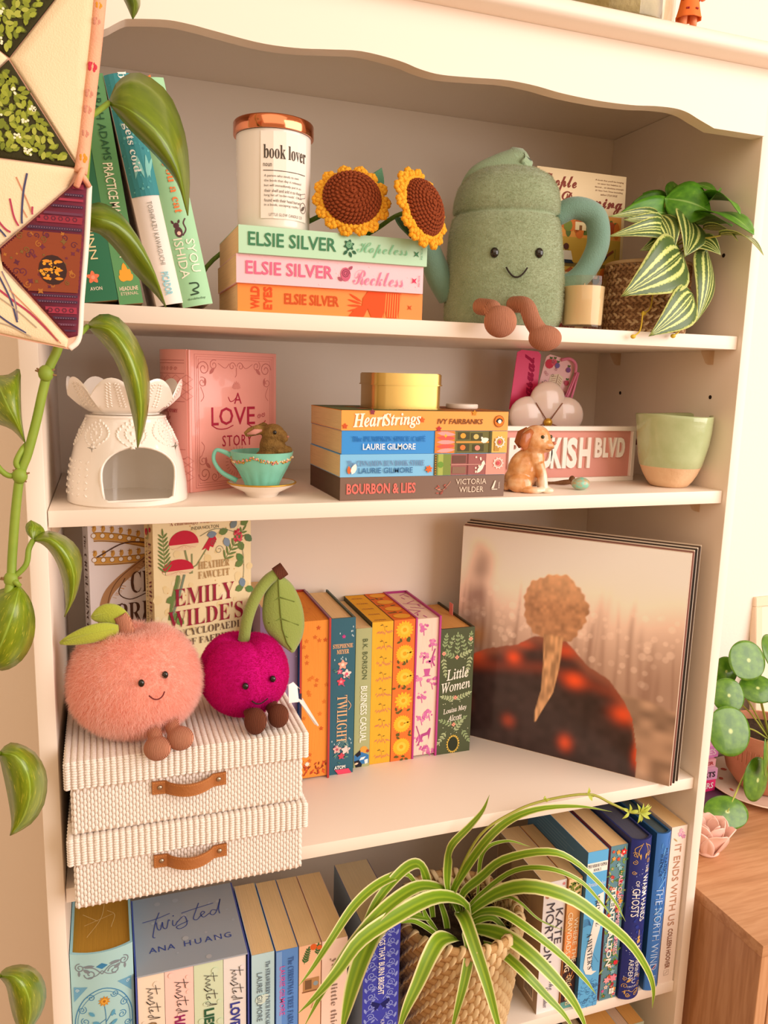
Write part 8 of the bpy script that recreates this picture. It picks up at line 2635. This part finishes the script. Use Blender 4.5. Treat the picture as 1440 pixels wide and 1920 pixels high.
for a in (.13, .20, .335, .745, .78, .88, .92):
    for k_ in range(40):
        x, z = -.015 + k_ * .0017, zq1 - (zq1 - zq0) * a
        if inside(x, z, P2, .002): pr.disc(x, z, .0004, '#8a6a7a', 5)
pr.build('ikat_print', o)
b = MB(); b.tube(bez([(0.0631, -0.1375, 1.7819), (0.0573, -0.1375, 1.7345), (0.0516, -0.1375, 1.6950), (0.0454, -0.1375, 1.6530), (0.0430, -0.1375, 1.6381)], 30), .0046, 12); bd = b.build('binding', mat('binding_floral', '#f0b994', rough=.9, bump=(900, .3), var=(40, '#e8a488', .2)), t, smooth=True)
b = MB()
for (u, v, r_, c) in ((0, 0, 0, 0),):
    pass
for q, c, s in (((0.0536, -0.1415, 1.7099), 0, .0034), ((0.0494, -0.1415, 1.6811), 1, .003), ((0.0453, -0.1415, 1.6480), 2, .003), ((0.0575, -0.1415, 1.7400), 1, .0028), ((0.0508, -0.1415, 1.6919), 1, .003), ((0.0473, -0.1415, 1.6648), 1, .0026), ((0.0593, -0.1415, 1.7506), 2, .0024)):
    for j in range(5):
        a = j * 1.256
        b.ell((q[0] + s * .5 * math.cos(a), q[1], q[2] + s * .6 * math.sin(a)), (s * .5, .0006, s * .62), 8, 5, c)
b.build('floral_print', [ink('#c93a4a'), ink('#c98a74'), ink('#d9932e')], bd, kind='stuff')
b = MB(); b.tube(bez([(0.0485, -0.1355, 1.6307), (0.0453, -0.1355, 1.5923), (0.0404, -0.1355, 1.5500), (0.0375, -0.1355, 1.5219), (0.0305, -0.1355, 1.5130)], 24), .0022, 8); b.build('white_piping', mat('piping_white', '#f6ece0', rough=.9), t, smooth=True)
b = MB(); b.tube(bez([V((0.0450, -0.1420, 1.6399)), V((0.0427, -0.1450, 1.6339)), V((0.0399, -0.1420, 1.6278))], 10), .0022, 8); b.tube(bez([V((0.0431, -0.1420, 1.6372)), V((0.0462, -0.1440, 1.6327)), V((0.0482, -0.1390, 1.6299))], 8), .002, 8); b.build('knot', mat('binding_floral', '#f0b994'), t, smooth=True)
b = MB(); b.tube(bez([(.02, -.135, 1.80), (.03, -.12, 1.85), (.03, -.036, 1.8775), (.03, .01, 1.8768)], 12), .0012, 6); b.build('hanging_cord', mat('cord_cream', '#e6d3b4', rough=.9), t, smooth=True)

# ------------------------------------------------------------------ trailing pothos
t = thing('pothos_vine', 'trailing golden pothos vine hanging down the left side of the bookcase', 'plant', (0, 0, 0))
inv = Matrix.Identity(4)


def pothos_fn(nt, uv):
    s = sep(nt, uv)
    n1 = noise_node(nt, uv, 3.0, 4, (3.0, 1.2, 1))
    n2 = noise_node(nt, uv, 8.0, 5, (6.0, 1.0, 1))
    c = ramp(nt, n1, [(.3, '#5f7a10'), (.55, '#768c16'), (.7, '#8c9e20')])
    c = mixc(nt, ramp(nt, n2, [(.60, '#000000'), (.70, '#ffffff')]), c, '#c6c240')
    x = math_node(nt, 'ABSOLUTE', math_node(nt, 'SUBTRACT', s[0], .5))
    return mixc(nt, ramp(nt, x, [(.0, '#ffffff'), (.025, '#000000')]), c, '#9aba48')


def pothos_plain(nt, uv):
    s = sep(nt, uv)
    n1 = noise_node(nt, uv, 3.0, 4, (3.0, 1.2, 1))
    c = ramp(nt, n1, [(.3, '#546c0e'), (.55, '#687e18'), (.75, '#7c9022')])
    n2 = noise_node(nt, uv, 7.0, 5, (7.0, 1.0, 1))
    c = mixc(nt, ramp(nt, n2, [(.66, '#000000'), (.75, '#ffffff')]), c, '#9fa83a')
    x = math_node(nt, 'ABSOLUTE', math_node(nt, 'SUBTRACT', s[0], .5))
    return mixc(nt, ramp(nt, x, [(.0, '#ffffff'), (.02, '#000000')]), c, '#86a83c')


pom, pop = uvmat('pothos_leaf', pothos_fn, .33, .5, .15), uvmat('pothos_leaf_plain', pothos_plain, .33, .5, .15)
vst = mat('vine_green', '#7d9a34', rough=.5, var=(60, '#93a83f', .3))
LL = [
    (pop, [(0.0651, -0.0750, 1.7067), (0.0785, -0.0720, 1.6921), (0.1039, -0.0680, 1.6698), (0.1183, -0.0660, 1.6525), (0.1258, -0.0660, 1.6284)], [(0.0651, -0.0750, 1.7067), (0.0790, -0.0900, 1.6995), (0.1009, -0.0940, 1.6834), (0.1160, -0.0850, 1.6611), (0.1258, -0.0660, 1.6284)], [(0.0651, -0.0750, 1.7067), (0.0730, -0.0700, 1.7254), (0.0900, -0.0600, 1.7369), (0.1127, -0.0520, 1.7270), (0.1256, -0.0520, 1.6972), (0.1284, -0.0580, 1.6620), (0.1258, -0.0660, 1.6284)]),
    (pop, [(0.0440, -0.1000, 1.6151), (0.0456, -0.0980, 1.6057), (0.0549, -0.0920, 1.6042), (0.0667, -0.0850, 1.5942), (0.0801, -0.0780, 1.5780), (0.0971, -0.0700, 1.5627), (0.1063, -0.0660, 1.5521)], [(0.0440, -0.1000, 1.6151), (0.0564, -0.1080, 1.6121), (0.0688, -0.1060, 1.6087), (0.0822, -0.1000, 1.5970), (0.0955, -0.0880, 1.5771), (0.1063, -0.0660, 1.5521)], [(0.0440, -0.1000, 1.6151), (0.0469, -0.0950, 1.6222), (0.0537, -0.0900, 1.6277), (0.0641, -0.0850, 1.6263), (0.0745, -0.0800, 1.6191), (0.0851, -0.0750, 1.6041), (0.0950, -0.0700, 1.5833), (0.1034, -0.0660, 1.5607), (0.1063, -0.0660, 1.5521)]),
    (pom, [(0.0431, -0.0850, 1.5324), (0.0525, -0.0820, 1.5219), (0.0625, -0.0800, 1.5085), (0.0699, -0.0780, 1.4894), (0.0746, -0.0760, 1.4690), (0.0780, -0.0740, 1.4508), (0.0798, -0.0720, 1.4328)], [(0.0431, -0.0850, 1.5324), (0.0596, -0.1000, 1.5299), (0.0725, -0.1030, 1.5127), (0.0802, -0.1000, 1.4895), (0.0824, -0.0900, 1.4630), (0.0798, -0.0720, 1.4328)], [(0.0431, -0.0850, 1.5324), (0.0465, -0.0800, 1.5379), (0.0549, -0.0720, 1.5434), (0.0675, -0.0660, 1.5414), (0.0793, -0.0620, 1.5284), (0.0880, -0.0600, 1.5095), (0.0915, -0.0600, 1.4882), (0.0894, -0.0640, 1.4649), (0.0847, -0.0680, 1.4454), (0.0798, -0.0720, 1.4328)]),
    (pom, [(-0.0056, -0.1000, 1.4381), (-0.0158, -0.0950, 1.4495), (-0.0283, -0.0900, 1.4550), (-0.0376, -0.0850, 1.4639), (-0.0352, -0.0850, 1.4785), (-0.0285, -0.0850, 1.4915)], [(-0.0056, -0.1000, 1.4381), (-0.0102, -0.1120, 1.4552), (-0.0160, -0.1140, 1.4696), (-0.0215, -0.1050, 1.4821), (-0.0285, -0.0850, 1.4915)], [(-0.0056, -0.1000, 1.4381), (-0.0077, -0.1000, 1.4586), (-0.0077, -0.0980, 1.4773), (-0.0082, -0.0900, 1.4970), (-0.0173, -0.0850, 1.4926), (-0.0285, -0.0850, 1.4915)]),
    (pom, [(-0.0041, -0.1000, 1.3608), (0.0029, -0.1000, 1.3574), (0.0089, -0.0980, 1.3495), (0.0139, -0.0950, 1.3368), (0.0170, -0.0900, 1.3189), (0.0179, -0.0880, 1.3016), (0.0162, -0.0860, 1.2908)], [(-0.0041, -0.1000, 1.3608), (0.0100, -0.1150, 1.3637), (0.0210, -0.1160, 1.3511), (0.0256, -0.1100, 1.3317), (0.0227, -0.0980, 1.3087), (0.0162, -0.0860, 1.2908)], [(-0.0041, -0.1000, 1.3608), (0.0011, -0.0920, 1.3647), (0.0080, -0.0850, 1.3648), (0.0191, -0.0800, 1.3588), (0.0279, -0.0780, 1.3492), (0.0313, -0.0780, 1.3369), (0.0294, -0.0800, 1.3211), (0.0256, -0.0830, 1.3081), (0.0197, -0.0850, 1.2968), (0.0162, -0.0860, 1.2908)]),
    (pom, [(-0.0151, -0.1100, 1.3263), (-0.0298, -0.1050, 1.3224), (-0.0433, -0.1000, 1.3114), (-0.0497, -0.1000, 1.2932), (-0.0492, -0.1000, 1.2743), (-0.0416, -0.1000, 1.2563)], [(-0.0151, -0.1100, 1.3263), (-0.0183, -0.1250, 1.3115), (-0.0244, -0.1260, 1.2940), (-0.0324, -0.1180, 1.2753), (-0.0416, -0.1000, 1.2563)], [(-0.0151, -0.1100, 1.3263), (-0.0083, -0.1050, 1.3129), (-0.0059, -0.1000, 1.2950), (-0.0084, -0.1000, 1.2760), (-0.0176, -0.1000, 1.2603), (-0.0300, -0.1000, 1.2532), (-0.0416, -0.1000, 1.2563)]),
    (pom, [(-0.0385, -0.1000, 1.1812), (-0.0359, -0.1000, 1.1612), (-0.0341, -0.0980, 1.1434), (-0.0325, -0.0960, 1.1219), (-0.0328, -0.0950, 1.1104), (-0.0345, -0.0940, 1.1021)], [(-0.0385, -0.1000, 1.1812), (-0.0240, -0.1150, 1.1836), (-0.0157, -0.1180, 1.1678), (-0.0161, -0.1120, 1.1441), (-0.0243, -0.1020, 1.1189), (-0.0345, -0.0940, 1.1021)], [(-0.0385, -0.1000, 1.1812), (-0.0318, -0.0920, 1.1851), (-0.0235, -0.0860, 1.1801), (-0.0132, -0.0800, 1.1684), (-0.0063, -0.0780, 1.1519), (-0.0048, -0.0780, 1.1365), (-0.0079, -0.0820, 1.1198), (-0.0167, -0.0870, 1.1079), (-0.0269, -0.0900, 1.1029), (-0.0345, -0.0940, 1.1021)]),
    (pom, [(-0.0493, -0.1000, 0.9741), (-0.0439, -0.1000, 0.9627), (-0.0421, -0.0980, 0.9435), (-0.0394, -0.0960, 0.9232), (-0.0332, -0.0940, 0.9021)], [(-0.0493, -0.1000, 0.9741), (-0.0348, -0.1150, 0.9815), (-0.0260, -0.1180, 0.9670), (-0.0256, -0.1080, 0.9373), (-0.0332, -0.0940, 0.9021)], [(-0.0493, -0.1000, 0.9741), (-0.0459, -0.0920, 0.9737), (-0.0380, -0.0860, 0.9707), (-0.0279, -0.0800, 0.9634), (-0.0196, -0.0780, 0.9521), (-0.0153, -0.0780, 0.9388), (-0.0148, -0.0800, 0.9269), (-0.0185, -0.0850, 0.9166), (-0.0257, -0.0900, 0.9085), (-0.0332, -0.0940, 0.9021)]),
    (pop, [(0.0753, -0.0700, 1.8020), (0.0775, -0.0660, 1.7914), (0.0814, -0.0620, 1.7852), (0.0858, -0.0580, 1.7776)], [(0.0753, -0.0700, 1.8020), (0.0834, -0.0800, 1.7879), (0.0864, -0.0700, 1.7836), (0.0858, -0.0580, 1.7776)], [(0.0753, -0.0700, 1.8020), (0.0892, -0.0600, 1.7997), (0.0917, -0.0550, 1.7919), (0.0898, -0.0560, 1.7849), (0.0858, -0.0580, 1.7776)]),
]
for m_, a, c, d_ in LL:
    b = MB(); loft(b, a, c, d_)
    o = b.build('leaf', m_, t, smooth=True)
    o.modifiers.new('thick', 'SOLIDIFY').thickness = .0005
b = MB(); loft(b, [(-0.0041, -0.1000, 1.3612), (-0.0091, -0.0940, 1.3655), (-0.0099, -0.0900, 1.3719), (-0.0059, -0.0880, 1.3754)], [(-0.0041, -0.1000, 1.3612), (-0.0047, -0.0980, 1.3679), (-0.0040, -0.0940, 1.3720), (-0.0059, -0.0880, 1.3754)], [(-0.0041, -0.1000, 1.3612), (0.0042, -0.0900, 1.3633), (0.0018, -0.0860, 1.3698), (-0.0059, -0.0880, 1.3754)], 8, 7); b.build('leaf', pom, t, smooth=True)
main = [(0.0543, -0.0500, 1.8125), (0.0542, -0.0750, 1.7567), (0.0493, -0.0900, 1.6899), (0.0418, -0.1050, 1.6160), (0.0310, -0.1080, 1.5517), (0.0218, -0.1050, 1.5159), (0.0141, -0.1050, 1.4984), (0.0087, -0.1050, 1.4798), (0.0030, -0.1050, 1.4569), (-0.0043, -0.1050, 1.4318), (-0.0105, -0.1050, 1.4150), (-0.0154, -0.1050, 1.3852), (-0.0194, -0.1050, 1.3508), (-0.0213, -0.1080, 1.3306), (-0.0269, -0.1120, 1.3048), (-0.0369, -0.1120, 1.2611), (-0.0423, -0.1100, 1.1922), (-0.0466, -0.1100, 1.0974), (-0.0517, -0.1100, 0.9854), (-0.0538, -0.1100, 0.9468)]
top_ = [V((.075, .02, 1.8785)), V((.07, -.02, 1.8785)), V((.063, -.042, 1.868))]
b = MB(); b.tube(bez(top_ + [V(p) for p in main], 150), .0036, 10); b.build('stem', vst, t, smooth=True)
b = MB()
for q in ((0.0117, -0.1070, 1.4943), (-0.0107, -0.1070, 1.4144), (-0.0209, -0.1080, 1.3314)):
    b.ell(q, (.0058, .0052, .0066), 12, 8)
    for j in range(4):
        a = rg.uniform(-1, 4)
        b.tube([V(q), V(q) + V((.008 * math.cos(a), -.002, .006 * math.sin(a)))], lambda u: .0016 - .001 * u, 6, 1)
b.build('stem_node', [vst, mat('aerial_root', '#8a6a44', rough=.9)], t, smooth=True, kind='stuff')
for pts in ([(0.0395, -0.1000, 1.6784), (0.0520, -0.0900, 1.6914), (0.0651, -0.0750, 1.7067)], [(0.0367, -0.1060, 1.5998), (0.0409, -0.1050, 1.6101), (0.0440, -0.1000, 1.6151)], [(0.0226, -0.1050, 1.5171), (0.0367, -0.0980, 1.5253), (0.0431, -0.0850, 1.5324)], [(-0.0096, -0.1050, 1.4175), (-0.0128, -0.1080, 1.4246), (-0.0087, -0.1060, 1.4340), (-0.0056, -0.1000, 1.4381)], [(-0.0213, -0.1080, 1.3306), (-0.0098, -0.1080, 1.3422), (-0.0071, -0.1060, 1.3547), (-0.0041, -0.1000, 1.3608)], [(-0.0213, -0.1080, 1.3306), (-0.0171, -0.1120, 1.3296), (-0.0151, -0.1100, 1.3263)],
            [(-0.0425, -0.1100, 1.1735), (-0.0408, -0.1080, 1.1817), (-0.0385, -0.1000, 1.1812)], [(-0.0524, -0.1100, 0.9726), (-0.0510, -0.1060, 0.9763), (-0.0493, -0.1000, 0.9741)], [(-0.0104, -0.1050, 1.4158), (-0.0180, -0.1070, 1.4145), (-0.0245, -0.1070, 1.4197), (-0.0316, -0.1050, 1.4320)], [(0.0565, -0.0550, 1.8070), (0.0669, -0.0660, 1.8087), (0.0753, -0.0700, 1.8020)]):
    b = MB(); b.tube(bez([V(p) for p in pts], 14), .0022, 8); b.build('petiole', vst, t, smooth=True)
